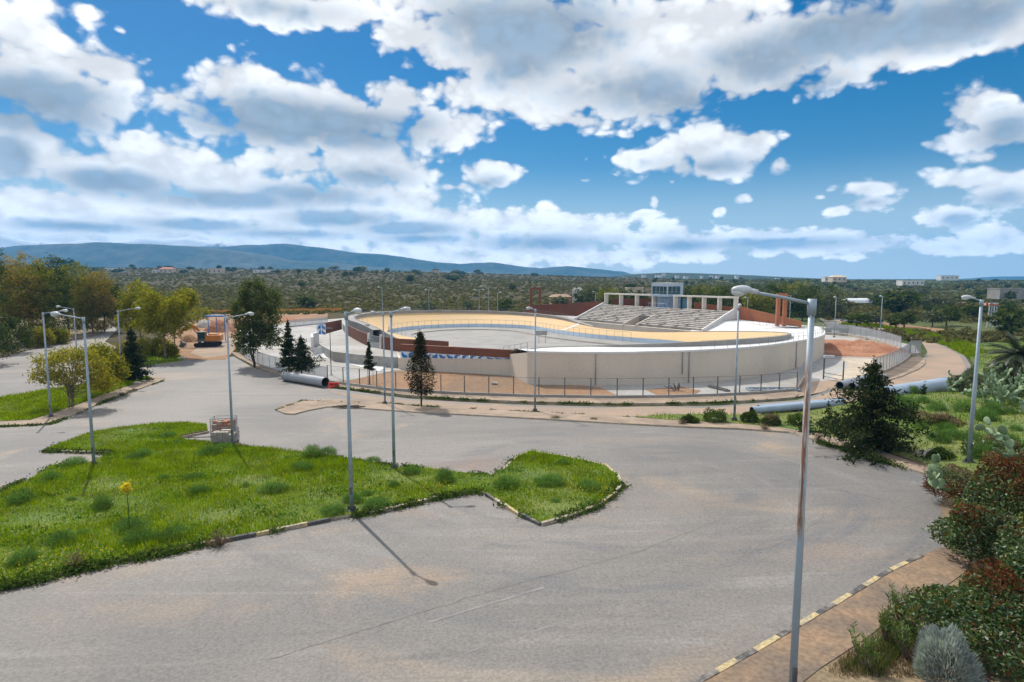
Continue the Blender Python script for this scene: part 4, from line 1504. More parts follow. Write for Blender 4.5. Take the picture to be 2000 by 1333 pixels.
bp = thing('sign_panel', 'square board of four blue and white panels at the left end of the brown wall', 'sign', Z(619, 653, 1.4))
pa, pb = Z(619, 653.5, 1.4), Z(636.5, 654.5, 1.4)
k = 0
for i in range(2):
    for j in range(2):
        mb = MB()
        a_, b_ = pa[:2] + (pb - pa)[:2] * (i / 2), pa[:2] + (pb - pa)[:2] * (i / 2 + .48)
        panel_art(mb, a_, b_, z(1.42 + j * 1.05), z(2.42 + j * 1.05), 3 + k)
        k += 1
        mb.build('panel', [A_PW, A_BLUEP], bp, False, bp.location)
p0, p1 = Z(637, 650, 1.45), Z(668, 640, 1.6)
wall('cladding_wall', 'short dark brown wall right of the blue and white panels', 'wall', [(p0[0], p0[1], z(1.2), z(3.4)), (p1[0], p1[1], z(1.2), z(3.3))], A_BROWN)
p2, p3 = Z(669, 641, 1.6), Z(679, 652, 1.8)
wall('concrete_wall', 'pale wall end between the short brown wall and the curved one', 'wall', [(p2[0], p2[1], z(1.2), z(2.6)), (p3[0], p3[1], z(1.2), z(2.6))], A_CONC)

# beige front wall with the strip of panels and the brown band
FA, FB = np.array([-14.9, 80.2]), np.array([1.9, 74.3])
fdir = (FB - FA) / np.linalg.norm(FB - FA)
fn = np.array([fdir[1], -fdir[0]])
fl = np.linalg.norm(FB - FA)
wall('front_wall', 'long low beige wall under the blue and white panels in front of the infield', 'wall', [(FA[0], FA[1], z(-.2), z(1.5)), (FB[0], FB[1], z(-.2), z(2.12))], A_BEIGE, .3)
bb = wall('cladding_band', 'long rust-brown band above the blue and white panels', 'cladding', [(FA[0] + fn[0] * .12, FA[1] + fn[1] * .12, z(2.5), z(3.38)), (FB[0] + fn[0] * .12, FB[1] + fn[1] * .12, z(2.16), z(3.18))], A_BROWN, .5)
pr = thing('panel_row', 'row of blue and white panels under the long brown band', 'sign', (FA[0], FA[1], z(1.5)))
np_ = 16
for k in range(np_):
    f0, f1 = (k + .03) / np_, (k + .97) / np_
    a_, b_ = FA + (FB - FA) * f0 + fn * .05, FA + (FB - FA) * f1 + fn * .05
    zl, zh = 1.5 + .62 * (f0 + f1) / 2 + .01, 2.49 - .34 * (f0 + f1) / 2
    if zh - zl < .12: continue
    mb = MB()
    panel_art(mb, a_, b_, z(zl), z(zh), 20 + k * 3)
    mb.build('panel', [A_PW, A_BLUEP], pr, False, pr.location)
mb = MB()
mb.add([(FA[0], FA[1], z(-.2)), (FA[0] - .3, FA[1] + .1, z(-.2)), (-16.9, 88.2, z(-.2)), (FA[0], FA[1], z(1.5)), (FA[0] - .3, FA[1] + .1, z(1.5)), (-16.9, 88.2, z(1.5))], [(0, 1, 4, 3), (1, 2, 5, 4), (3, 4, 5), (0, 3, 5, 2)])
tag(mb.build('retaining_wall', A_BEIGE), 'beige retaining wall at the left end of the panel row', 'wall')

# sign box, camera stand and steps at the cut end of the terrace
q = Z(1057, 668, 4.0)
sb = thing('equipment_box', 'grey equipment box on posts at the end of the white terrace', 'box', (q[0], q[1], z(3.8)))
mb = MB(); mb.box((0, 0, 1.35), (1.5, .4, .55)); mb.build('box_body', A_GREYST, sb)
for x_ in (-.3, .55):
    mb = MB(); mb.tube([(x_, 0, 0), (x_, 0, 1.1)], .035, 6); mb.build('leg', A_GREYST, sb)
q = T_end = VELO['T1'][0]
st_ = thing('stair_railing', 'grey pipe railing at the cut left end of the terrace', 'railing', (q[0], q[1], q[2]))
for k in range(5):
    mb = MB(); e = VELO['Oq'][0] - q; c = q + e * (k / 4)
    mb.tube([c, c + np.array([0, 0, 1.0])], .03, 5); mb.build('post', A_GREYST, st_, False, st_.location)
for h in (.5, 1.0):
    mb = MB(); mb.tube([q + np.array([0, 0, h]), VELO['Oq'][0] + np.array([0, 0, h])], .025, 5); mb.build('rail', A_GREYST, st_, False, st_.location)

# ------------------------------------------------------------------ fences
A_MESHL = meshmat('chain_link', (.33, .35, .36), .16)
A_MESHD = meshmat('dense_mesh', (.36, .39, .42), .62)
A_MESHR = meshmat('grille_mesh', (.33, .35, .38), .66)


def fence(name, label, pts, h, spacing, postmat, mesh, wall_h=.35, wallmat=None, post_r=.035):
    P = [np.array(p[:3], float) for p in pts]
    L = np.array(P)
    s = np.concatenate([[0], np.cumsum(np.linalg.norm(np.diff(L[:, :2], axis=0), axis=1))])
    n = max(2, int(round(s[-1] / spacing)) + 1)
    q = np.linspace(0, s[-1], n)
    pp = np.column_stack([np.interp(q, s, L[:, k]) for k in range(3)])
    rt = thing(name, label, 'fence', pp[0])
    for p in pp:
        mb = MB(); mb.tube([p + np.array([0, 0, -.1]), p + np.array([0, 0, wall_h + h])], post_r, 6)
        mb.build('post', postmat, rt, False, rt.location)
    fine_q = np.linspace(0, s[-1], max(n, int(s[-1] / 1.2)))
    fp = np.column_stack([np.interp(fine_q, s, L[:, k]) for k in range(3)])
    mb = MB()
    mb.strip([p + np.array([0, 0, wall_h + .02]) for p in fp], [p + np.array([0, 0, wall_h + h - .03]) for p in fp])
    mb.build('mesh_panel', mesh, rt, False, rt.location)
    mb = MB(); mb.tube([p + np.array([0, 0, wall_h + h - .04]) for p in fp], .018, 5); mb.build('top_rail', postmat, rt, False, rt.location)
    if wall_h > 0:
        mb = MB()
        d = np.gradient(fp[:, :2], axis=0); d /= np.linalg.norm(d, axis=1)[:, None]
        nn = np.column_stack([-d[:, 1], d[:, 0], np.zeros(len(d))]) * .11
        lo_, up_ = np.array([0, 0, -.25]), np.array([0, 0, wall_h])
        mb.strip(fp + nn + lo_, fp + nn + up_); mb.strip(fp + nn + up_, fp - nn + up_); mb.strip(fp - nn + up_, fp - nn + lo_)
        mb.build('base_wall', wallmat or A_CONC_GREY, rt, False, rt.location)
    return rt


ff = PX(fence_front)
fence('mesh_fence', 'long chain-link fence on dark posts in front of the beige stadium wall', ff, 1.75, 2.6, A_STEEL, A_MESHL, .38, A_CONC_GREY, .055)
fence('mesh_fence', 'grey dense mesh fence curving round the forecourt at the left', PX(fence_left), 1.7, 2.6, A_GREYST, A_MESHD, .25, A_CONC_GREY)
fence('mesh_fence', 'short grey fence turning back beside the dark gate', PX([(1556, 764), (1573, 737)]), 1.9, 1.8, A_GREYST, A_MESHR, .4, A_KERB)
fence('mesh_fence', 'grey slatted fence curving along the right-hand road', PX(fence_right), 2.0, 1.5, A_GREYST, A_MESHR, .38, A_KERB)
fence('mesh_fence', 'short straight grey fence section at the bend of the road', PX([(1777, 695), (1798, 694)]), 2.0, 1.2, A_GREYST, A_MESHR, .38, A_KERB)
fence('mesh_fence', 'far grey fence behind the heap of red soil', PX(fence_back), 1.9, 2.4, A_GREYST, A_MESHR, .5, A_KERB)
fence('mesh_fence', 'low grey fence behind the tall dark-leaved trees at the dirt site', PX([(560, 640), (600, 636), (640, 632)]), 1.5, 3, A_GREYST, A_MESHD, .3, A_CONC)

ga_, gb_ = G(1608, 741), G(1646, 748)
g_ = thing('barrier_gate', 'dark swing gate with two low bars between the grey fences', 'gate', ga_)
for p in (ga_, gb_):
    mb = MB(); mb.tube([p, p + np.array([0, 0, 2.5])], .08, 8); mb.build('post', A_STEEL, g_, False, g_.location)
for h in (.35, .8):
    mb = MB(); mb.tube([ga_ + np.array([0, 0, h]), gb_ + np.array([0, 0, h])], .035, 6); mb.build('bar', A_STEEL, g_, False, g_.location)
pq = G(1608, 741)
bx = thing('gate_floodlight', 'small pale lamp box on a dark post beside the gate', 'lamp', pq)
mb = MB(); mb.tube([(0.1, .1, 0), (.1, .1, 2.6)], .05, 8); mb.build('post', A_STEEL, bx)
mb = MB(); mb.box((.6, .1, 2.75), (1.2, .35, .28)); mb.build('lamp_box', A_LAMPW, bx)


# ------------------------------------------------------------------ street lamps
def lamp_parts(root, h, arms, r0=.10, r1=.062, head=1.0, polemat=None, detail=14):
    head = head * .86
    r0, r1 = r0 * .92, r1 * .92
    pm = polemat or A_GALV
    mb = MB()
    mb.tube([(0, 0, 0), (0, 0, h * .5), (0, 0, h * .502), (0, 0, h)], [r0, (r0 + r1) / 2 * 1.04, (r0 + r1) / 2 * .96, r1], detail)
    mb.build('pole', pm, root, True)
    mb = MB()
    mb.box((0, 0, .03), (.42, .42, .06))
    for x in (-.15, .15):
        for y in (-.15, .15): mb.tube([(x, y, .06), (x, y, .14)], .02, 6)
    for k in range(4):
        q = k * math.pi / 2
        mb.box((math.cos(q) * r0 * 1.5, math.sin(q) * r0 * 1.5, .14), (r0, .015, .18), q)
    mb.build('base_plate', A_STEEL, root)
    mb = MB(); mb.box((0, -r0 * .92, h * .105), (.10, .03, .34)); mb.build('service_hatch', A_STEEL, root)
    mb = MB(); mb.tube([(0, 0, h - .28), (0, 0, h + .06)], r1 * 1.45, detail); mb.build('collar', pm, root, True)
    for (azd, L, rise) in arms:
        q = R(azd)
        c, s_ = math.cos(q), math.sin(q)
        mb = MB()
        mb.tube([(0, 0, h - .04), (c * L * .5, s_ * L * .5, h - .02 + rise * .55), (c * L, s_ * L, h + rise)], [.036, .034, .032], 8)
        mb.build('arm', pm, root, True)
        mb = MB()
        e = (c * (L + .30 * head), s_ * (L + .30 * head), h + rise + .045)
        mb.ell((e[0], e[1], e[2]), (.31 * head, .17 * head, .135 * head), 14, 8, rz=q)
        mb.tube([(c * (L - .12), s_ * (L - .12), h + rise - .004), (c * (L + .12 * head), s_ * (L + .12 * head), h + rise + .03)], [.05, .085 * head], 8)
        hd = mb.build('lamp_head', A_LAMPW, root, True)
        mb = MB()
        mb.ell((e[0] + c * .06, e[1] + s_ * .06, e[2] - .045), (.22 * head, .15 * head, .14 * head), 12, 6, rz=q)
        mb.build('lens', A_LENS, hd, True)


A_RUST = None


def rust_mat():
    m, n, out = new_mat('rusted_galvanised_steel')
    p = n.node('ShaderNodeBsdfPrincipled')
    tcn = n.node('ShaderNodeTexCoord').outputs['Object']
    sp_ = n.node('ShaderNodeSeparateXYZ')
    n.put(sp_.inputs[0], tcn)
    steel = n.mix(n.noise(tcn, 6, 4), (.30, .355, .40, 1), (.23, .28, .33, 1))
    rust = n.mix(n.noise(n.v('MULTIPLY', tcn, (30, 30, 4)), 1.0, 5, .7), (.22, .10, .052, 1), (.11, .055, .035, 1))
    # rust runs down the sunny left side between mid height and the top
    zone = n.m('MULTIPLY', n.sstep(sp_.outputs[2], 3.9, 4.3), n.sstep(sp_.outputs[2], 8.2, 7.4))
    side = n.sstep(sp_.outputs[0], .045, -.045)
    spot = n.sstep(n.noise(n.v('MULTIPLY', tcn, (14, 14, 1.0)), 1.0, 6, .7), .41, .56)
    f = n.m('MULTIPLY', n.m('MULTIPLY', zone, n.sstep(side, .1, .8)), spot, clamp=True)
    dirt = n.mix(n.m('MULTIPLY', zone, n.sstep(n.noise(n.v('MULTIPLY', tcn, (10, 10, .8)), 1, 5), .4, .6, 0, .6)), steel, (.40, .35, .29, 1))
    n.put(p.inputs['Base Color'], n.mix(f, dirt, rust))
    n.put(p.inputs['Metallic'], n.m('MULTIPLY_ADD', f, -.2, .2))
    n.put(p.inputs['Roughness'], n.m('MULTIPLY_ADD', f, .4, .5))
    n.l.new(p.outputs[0], out.inputs[0])
    return m


A_RUST = rust_mat()
LG = 'street lamps of the car park and roads'


def lamp(px, py, topy, azd, L, label, h=None, rise=.16, head=1.0, polemat=None, r0=.10, r1=.062, base=None, dz=.1, arms=None, name='street_lamp', group=LG):
    p = base if base is not None else G(px, py)
    p = np.array([p[0], p[1], float(gz(p[0], p[1])) + dz])
    if h is None:
        # height so that the head of the pole reaches the right row
        u = (666.5 - topy) / F
        # vertical line through p: row -> height
        num = p[1] * (u * CP - SP)
        den = CP + u * SP
        h = CZ + num / den - p[2]
    t_ = thing(name, label, 'street lamp', p, 0, group)
    lamp_parts(t_, h, arms or [(azd, L, rise)], r0, r1, head, polemat)
    return t_


near_base = D(1545, 1400, 12.4)
lamp(0, 0, 590, 178, 1.22, 'nearest tall lamp post, grey steel streaked with rust, on the earth-stained pavement', base=near_base, rise=.20, head=.82, polemat=A_RUST, r0=.09, r1=.068)
lamp(687, 1002, 612, -42, .62, 'lamp post at the front kerb of the big grass island, casting a long shadow', rise=.10, head=1.0)
lamp(770, 920, 610, 12, .62, 'lamp post at the back edge of the grass island where it narrows', rise=.14, head=.9)
lamp(184, 912, 622, 172, 1.55, 'lamp post in the notch at the left end of the big grass island', rise=.2, head=1.15)
lamp(455, 872, 621, 14, 1.25, 'lamp post beside the brick crates', rise=.22, head=.9)
lamp(1045, 806, 605, 170, .35, 'lamp post standing alone on the far median strip before the beige wall', rise=.08, head=.9)
lamp(1434, 824, 599, 60, .30, 'lamp post by the shrubs on the strip right of centre', rise=.06, head=.9)
lamp(1891, 918, 588, 165, .42, 'lamp post in the green verge at the right beside the prickly pears', rise=.14, head=1.0, r0=.12, r1=.075, dz=.4)
lamp(752, 791, 612, 178, .75, 'thin lamp post on the left end of the median strip', rise=.06, head=.9)
lamp(100, 817, 612, 6, 1.55, 'lamp post on the left green island beside the yellowish leafless tree', rise=.18, head=1.0)
lamp(239, 746, 608, 12, 1.9, 'lamp post beside the dark conifer on the left green island', rise=.28, head=1.1)
lamp(152, 716, 604, 172, 2.1, 'lamp post behind the yellow tree on the far side of the left road', rise=.3, head=1.1)
lamp(265, 690, 590, 174, 1.6, 'lamp post half hidden in the yellow-green gum trees', rise=.3, head=1.1)
FAR = 'distant lamp posts round the stadium'
for (px, topy, y, azs, lab) in ((747, 562, 172, [(170, .8, .1)], 'distant lamp post leftmost behind the track rim'), (838, 567, 178, [(160, .8, .1)], 'distant lamp post second from left behind the track rim'),
                                (936, 567, 180, [(0, 1.0, .1), (180, 1.0, .1)], 'distant double-headed lamp post behind the track rim'), (954, 560, 172, [(180, 1.6, .1)], 'distant tall lamp post just right of the double-headed one'),
                                (972, 572, 186, [(0, .6, .1)], 'distant short lamp post in front of the dark bush behind the rim'), (1163, 571, 190, [(180, .5, .1)], 'distant lamp post left of the grandstand portal'),
                                (1460, 582, 150, [(170, .4, .1)], 'distant lamp post behind the terracotta wall near the portal'), (1543, 578, 140, [(160, .6, .1)], 'distant lamp post right of the terracotta gateway'),
                                (1632, 582, 124, [(90, .4, .1)], 'distant lamp post left of the parked dark car'), (1722, 580, 122, [(90, .4, .1)], 'distant lamp post right of the parked dark car')):
    x_ = (px - 1000) / F * y
    lamp(0, 0, topy, 0, 0, lab, base=np.array([x_, y, 0]), arms=azs, head=1.1, r0=.09, r1=.06, group=FAR)
for (px, py, topy, lab) in ((647, 733, 643, 'slim dark floodlight post on the forecourt left of the ramp'), (720, 690, 636, 'slim dark floodlight post by the grey entrance gate')):
    p = G(px, py)
    t_ = thing('floodlight_post', lab, 'lamp', p, 0, 'floodlights of the forecourt')
    u = (666.5 - topy) / F
    h = CZ + p[1] * (u * CP - SP) / (CP + u * SP) - p[2]
    mb = MB(); mb.tube([(0, 0, 0), (0, 0, h)], [.06, .045], 8); mb.build('pole', A_STEEL, t_, True)
    mb = MB(); mb.box((-.1, 0, h + .05), (.75, .3, .16)); mb.build('floodlight', A_STEEL, t_)
    mb = MB(); mb.box((0, 0, .04), (.4, .4, .08)); mb.build('base_plate', A_GREYST, t_)


# ------------------------------------------------------------------ pipes, barrier, crates, car, excavator
def pipe(label, a, b, r, mat, inner=True, ribs=0, group=None):
    a, b = np.array(a), np.array(b)
    t_ = thing('plastic_pipe', label, 'pipe', a, 0, group)
    d = (b - a) / np.linalg.norm(b - a)
    mb = MB()
    n = 20
    side = np.cross(d, [0, 0, 1]); side /= np.linalg.norm(side)
    upv = np.cross(side, d)
    rings = []
    for p, rr_ in ((a, r), (b, r), (b, r * .9), (a, r * .9)):
        rings.append([p + (side * math.cos(2 * math.pi * k / n) + upv * math.sin(2 * math.pi * k / n)) * rr_ for k in range(n)])
    for i in range(4): mb.strip(rings[i], rings[(i + 1) % 4], closed=True, mi=(1 if i == 2 else 0))
    mb.build('pipe_wall', [mat, A_STEEL], t_, True, t_.location)
    smooth_angle(bpy.context.scene.objects[t_.children[0].name], 50)
    # socket collar
    mb = MB()
    rings = []
    for p, rr_ in ((a + d * .02, r * 1.06), (a + d * .35, r * 1.06), (a + d * .35, r * 1.001), (a + d * .02, r * 1.001)):
        rings.append([p + (side * math.cos(2 * math.pi * k / n) + upv * math.sin(2 * math.pi * k / n)) * rr_ for k in range(n)])
    for i in range(4): mb.strip(rings[i], rings[(i + 1) % 4], closed=True)
    mb.build('socket', mat, t_, False, t_.location)
    return t_


pa, pb = G(560, 744), G(636, 757)
pipe('large grey pipe lying on the asphalt beside the forecourt fence', (pa[0] - .2, pa[1] + .1, pa[2] + .58), (pb[0], pb[1], pb[2] + .58), .56, A_PIPEG)
PG = 'large pipes stored by the right-hand gate'
pa, pb = G(1650, 763), G(1720, 745)
pipe('grey open-ended pipe nearer the gate in the pair behind the bushy conifer', (pa[0] - .3, pa[1] + .5, pa[2] + .45), (pb[0] - .6, pb[1] + .6, pb[2] + .45), .44, A_PIPEG, group=PG)
pipe('grey open-ended pipe on the road side in the pair behind the bushy conifer', (pa[0] + .68, pa[1] - .15, pa[2] + .45), (pb[0] + .3, pb[1] - .1, pb[2] + .45), .44, A_PIPEG, group=PG)
pa, pb = G(1468, 812), G(1645, 796)
pipe('long pale blue pipe nearer the car park along the dusty road', (pa[0], pa[1], pa[2] + .42), (pb[0], pb[1], pb[2] + .42), .30, A_PIPE, group='pale blue pipes along the road')
pipe('long pale blue pipe on the far side of its twin along the dusty road', (pa[0] + .9, pa[1] + .85, pa[2] + .38), (pb[0] + .5, pb[1] + .8, pb[2] + .38), .30, A_PIPE, group='pale blue pipes along the road')
pa, pb = G(1722, 790), G(1846, 772)
pipe('thick pale blue pipe ending at the bend of the road', (pb[0], pb[1], pb[2] + 1.0), (pa[0], pa[1], pa[2] + .75), .82, A_PIPE, group='pale blue pipes along the road')

p = G(652, 758)
rb_ = thing('traffic_barrier', 'red plastic barrier at the mouth of the large grey pipe', 'barrier', p, R(5))
mb = MB()
prof = [(-.24, 0), (-.24, .12), (-.10, .28), (-.08, .62), (.08, .62), (.10, .28), (.24, .12), (.24, 0)]
vs = [(-.55, y, zz) for y, zz in prof] + [(.55, y, zz) for y, zz in prof]
mb.add(vs, [tuple(range(7, -1, -1)), tuple(range(8, 16))] + [(i, (i + 1) % 8, 8 + (i + 1) % 8, 8 + i) for i in range(8)])
mb.build('barrier_body', A_PLRED, rb_)
mb = MB(); mb.box((-.25, -.13, .42), (.3, .06, .14)); mb.box((.25, -.13, .42), (.3, .06, .14)); mb.build('handle_recess', M('dark_red', (.25, .02, .015)), rb_)


def crate(label, p, rz, w, d, h, fill, seed):
    t_ = thing('brick_crate', label, 'crate', p, rz, 'crates of bricks by the lamp post')
    mb = MB()
    for x in np.linspace(-w / 2 + .05, w / 2 - .05, 4):
        mb.box((x, 0, .05), (.10, d, .10))
    mb.box((0, 0, .13), (w, d, .05))
    mb.build('pallet', A_BARK, t_)
    mb = MB()
    for sx in (-1, 1):
        for sy in (-1, 1): mb.tube([(sx * w / 2, sy * d / 2, .15), (sx * w / 2, sy * d / 2, h)], .025, 5)
    for zz in np.linspace(.25, h, 6):
        mb.tube([(-w / 2, -d / 2, zz), (w / 2, -d / 2, zz), (w / 2, d / 2, zz), (-w / 2, d / 2, zz), (-w / 2, -d / 2, zz)], .012, 4, False)
    for k in range(9):
        x = -w / 2 + w * k / 8
        for sy in (-1, 1): mb.tube([(x, sy * d / 2, .15), (x, sy * d / 2, h)], .009, 4, False)
    for k in range(7):
        y = -d / 2 + d * k / 6
        for sx in (-1, 1): mb.tube([(sx * w / 2, y, .15), (sx * w / 2, y, h)], .009, 4, False)
    mb.build('cage', A_GREYST, t_)
    mb = MB()
    r = random.Random(seed)
    top = h * fill
    nz = max(1, int((top - .16) / .19))
    for k in range(nz):
        for i in range(4):
            for j in range(3):
                if k == nz - 1 and r.random() < .3: continue
                x = -w / 2 + .06 + (w - .12) * (i + .5) / 4
                y = -d / 2 + .06 + (d - .12) * (j + .5) / 3
                mb.box((x + r.uniform(-.01, .01), y + r.uniform(-.01, .01), .165 + .19 * (k + .5)), ((w - .12) / 4 - .02, (d - .12) / 3 - .02, .18), r.uniform(-.04, .04), mi=(1 if r.random() < .25 else 0))
    mb.build('brick_load', [A_BRICK if seed == 1 else A_ROCK, A_KERB], t_)
    return t_


p = G(424, 858)
crate('wire crate filled with broken orange bricks, behind the pale stone one', (p[0], p[1] + 1.1, p[2]), R(10), 1.55, 1.1, 1.35, .86, 1)
p = G(437, 869)
crate('wire crate of pale stones directly beside the lamp post', (p[0], p[1] + .25, p[2]), R(6), 1.5, 1.05, 1.05, .9, 2)
for (a_, b_, lab) in (((352, 857), (406, 846), 'rusty bar lying along the notch kerb by the crates'), ((360, 861), (414, 859), 'thin rusty rod lying left of the pale stone crate'), ((455, 850), (468, 849), 'short dark rod lying right of the brick crates')):
    a3, b3 = G(*a_), G(*b_)
    mb = MB(); mb.tube([a3 + np.array([0, 0, .22]), b3 + np.array([0, 0, .2])], .035, 6)
    tag(mb.build('metal_rod', M('rusty_iron', (.10, .065, .05), (.07, .05, .04), 4, .8)), lab, 'rod', 'rods lying by the crates')
mb = MB()
r = random.Random(6)
p = G(679, 799)
for k in range(9):
    a = r.uniform(-.3, .5)
    c = (p[0] + r.uniform(-1.6, 1.6), p[1] + r.uniform(-.35, .35), p[2] + .16 + r.uniform(0, .1))
    mb.box(c, (r.uniform(.7, 1.8), .09, .07), a)
tag(mb.build('plank_pile', A_BARKD), 'low heap of dark old planks at the edge of the median strip', 'planks')

# parked car, far right
p = G(1707, 632)
car = thing('parked_car', 'small dark parked car on the track beyond the right-hand fence', 'car', (p[0], p[1], p[2]), R(8))
prof = [(-2.0, .35), (-2.05, .75), (-1.9, .95), (-1.1, 1.02), (-.55, 1.48), (.75, 1.52), (1.55, 1.05), (2.0, .92), (2.05, .45), (1.9, .32)]
mb = MB()
m_ = len(prof)
vs = []
for y, k in ((-.85, 1), (-.80, 1), (.80, 1), (.85, 1)):
    for x, zz in prof: vs.append((x, y * (.82 if zz > 1.2 else 1), zz))
fs = [(j * m_ + i, (j + 1) * m_ + i, (j + 1) * m_ + (i + 1) % m_, j * m_ + (i + 1) % m_) for j in range(3) for i in range(m_)]
fs += [tuple(range(m_ - 1, -1, -1)), tuple(range(3 * m_, 4 * m_))]
mb.add(vs, fs)
mb.build('body', M('car_paint', (.02, .026, .035), (.03, .035, .045), 2, .25, spec=.6, fine=0), car)
mb = MB()
for sy in (-1, 1):
    mb.add([(-.95, sy * .80, 1.03), (-.5, sy * .72, 1.42), (.7, sy * .72, 1.44), (1.35, sy * .80, 1.06)], [(0, 1, 2, 3)])
mb.add([(-1.12, -.62, 1.06), (-1.12, .62, 1.06), (-.62, .55, 1.46), (-.62, -.55, 1.46)], [(0, 1, 2, 3)])
mb.build('window', A_GLASS, car)
mb = MB(); mb.box((.1, 0, 1.53), (1.15, 1.1, .03)); mb.build('roof', M('car_roof', (.30, .33, .37), None, 2, .2), car)
for x in (-1.3, 1.3):
    for sy in (-1, 1):
        mb = MB(); mb.tube([(x, sy * .72, .32), (x, sy * .9, .32)], .32, 16)
        wh = mb.build('wheel', A_BLACK, car)
        mb = MB(); mb.tube([(x, sy * .89, .32), (x, sy * .915, .32)], .18, 12); mb.build('rim', A_GREYST, wh)
for sy in (-1, 1):
    mb = MB(); mb.box((-2.03, sy * .6, .78), (.06, .3, .14)); mb.build('headlight', A_LENS, car)

# excavator
p = G(407, 677)
ex = thing('excavator', 'orange tracked excavator with its boom lowered at the dirt site', 'excavator', p, R(14))
for sy in (-1, 1):
    mb = MB()
    pr_ = [(-1.9, .15), (-2.05, .45), (-1.85, .78), (1.85, .78), (2.05, .45), (1.9, .15), (1.6, 0), (-1.6, 0)]
    vs = [(x, sy * 1.25 - .28, zz) for x, zz in pr_] + [(x, sy * 1.25 + .28, zz) for x, zz in pr_]
    mb.add(vs, [tuple(range(8)), tuple(range(15, 7, -1))] + [(i, 8 + i, 8 + (i + 1) % 8, (i + 1) % 8) for i in range(8)])
    mb.build('track', A_BLACK, ex)
mb = MB(); mb.box((0, 0, .55), (2.2, 2.0, .5)); mb.tube([(0, 0, .8), (0, 0, 1.02)], .75, 16); mb.build('undercarriage', A_STEEL, ex)
mb = MB(); mb.box((.9, .0, 1.55), (2.3, 2.5, 1.05)); mb.box((2.15, 0, 1.55), (.35, 2.3, 1.0)); mb.box((.9, .35, 2.18), (1.5, 1.4, .2))
mb.build('engine_housing', A_ORANGE, ex)
mb = MB(); mb.box((-.75, -.75, 1.85), (1.35, 1.0, 1.65)); cb_ = mb.build('cab', A_STEEL, ex)
mb = MB(); mb.box((-.75, -.75, 2.71), (1.45, 1.1, .07)); mb.build('roof', A_KERB, cb_)
mb = MB(); mb.add([(-1.435, -1.15, 1.5), (-1.435, -.35, 1.5), (-1.435, -.35, 2.6), (-1.435, -1.15, 2.6)], [(0, 1, 2, 3)]); mb.add([(-1.3, -1.26, 1.5), (-.2, -1.26, 1.5), (-.2, -1.26, 2.6), (-1.3, -1.26, 2.6)], [(0, 1, 2, 3)]); mb.build('window', A_GLASS, cb_)


def beam(mb, pts, w, hs):
    n = len(pts)
    vs = []
    for (x, zz), h in zip(pts, hs):
        vs += [(x, -w / 2, zz - h / 2), (x, w / 2, zz - h / 2), (x, w / 2, zz + h / 2), (x, -w / 2, zz + h / 2)]
    fs = [(0, 1, 2, 3), tuple((n - 1) * 4 + k for k in (3, 2, 1, 0))]
    for i in range(n - 1):
        for k in range(4): fs.append((i * 4 + k, (i + 1) * 4 + k, (i + 1) * 4 + (k + 1) % 4, i * 4 + (k + 1) % 4))
    mb.add(vs, fs)


mb = MB(); beam(mb, [(-.6, 1.6), (-1.7, 3.3), (-2.6, 3.7), (-4.4, 2.7)], .45, [.5, .75, .7, .4]); mb.build('boom', A_ORANGE, ex)
mb = MB(); beam(mb, [(-4.1, 3.1), (-4.5, 2.5), (-4.3, .9)], .36, [.5, .55, .3]); mb.build('stick', A_ORANGE, ex)
mb = MB(); mb.tube([(-1.0, 0, 1.4), (-2.3, 0, 3.1)], .09, 8); mb.tube([(-2.6, 0, 4.05), (-4.2, 0, 3.35)], .07, 8); mb.build('hydraulic_ram', A_GREYST, ex)
mb = MB()
bp_ = [(-4.3, 1.0), (-3.7, .75), (-3.65, .3), (-4.0, .08), (-4.7, .12)]
vs = [(x, -.5, zz) for x, zz in bp_] + [(x, .5, zz) for x, zz in bp_]
mb.add(vs, [(0, 1, 2, 3, 4), (9, 8, 7, 6, 5)] + [(i, i + 1, 6 + i, 5 + i) for i in range(4)])
mb.build('bucket', A_STEEL, ex)

# odds and ends in the yard and at the dirt site
p = G(1315, 764)
t_ = thing('grate_stack', 'small dark stack of leaning grates on the sandy yard patch behind the fence', 'grates', p)
for k in range(4):
    mb = MB()
    rot = Matrix.Rotation(R(20 + 25 * k), 3, 'Y') @ Matrix.Rotation(R(12 * k), 3, 'Z')
    for j in range(5): mb.box(Vector((-.5 + .35 * k, 0, .35)) + rot @ Vector((0, -.3 + .15 * j, 0)), (.9, .04, .05), rot=rot)
    for j in (-.4, .4): mb.box(Vector((-.5 + .35 * k, 0, .35)) + rot @ Vector((j, 0, .046)), (.05, .7, .04), rot=rot)
    mb.build('grate', A_STEEL, t_)
a, b = G(1386, 757), G(1422, 766)
mb = MB(); d = (b - a)[:2]; mb.box(((a[0] + b[0]) / 2, (a[1] + b[1]) / 2, ZS + .14), (np.linalg.norm(d), .55, .16), math.atan2(d[1], d[0]))
mb.box(((a[0] + b[0]) / 2, (a[1] + b[1]) / 2 + .1, ZS + .26), (np.linalg.norm(d) * .9, .2, .08), math.atan2(d[1], d[0]) + .03)
tag(mb.build('board_pile', A_STEEL), 'dark boards lying on the yard slab behind the fence', 'boards')
q = G(1510, 764)
mb = MB()
for s_ in (-1, 1): mb.box((q[0], q[1] + s_ * .7, ZS + .2), (5.4, .12, .22)); mb.box((q[0] + s_ * 2.66, q[1], ZS + .2), (.1, 1.26, .22))
for k in range(6): mb.box((q[0] - 2.2 + k * .88, q[1], ZS + .18), (.08, 1.26, .12))
tag(mb.build('ladder_frame', A_GALV), 'flat grey metal frame lying on the yard behind the right end of the fence', 'frame')
a, b = D(404, 619, 118), D(440, 616, 118)
mb = MB(); mb.box(((a[0] + b[0]) / 2, 118, (a[2] + b[2]) / 2), (b[0] - a[0], 1.6, .28), 0)
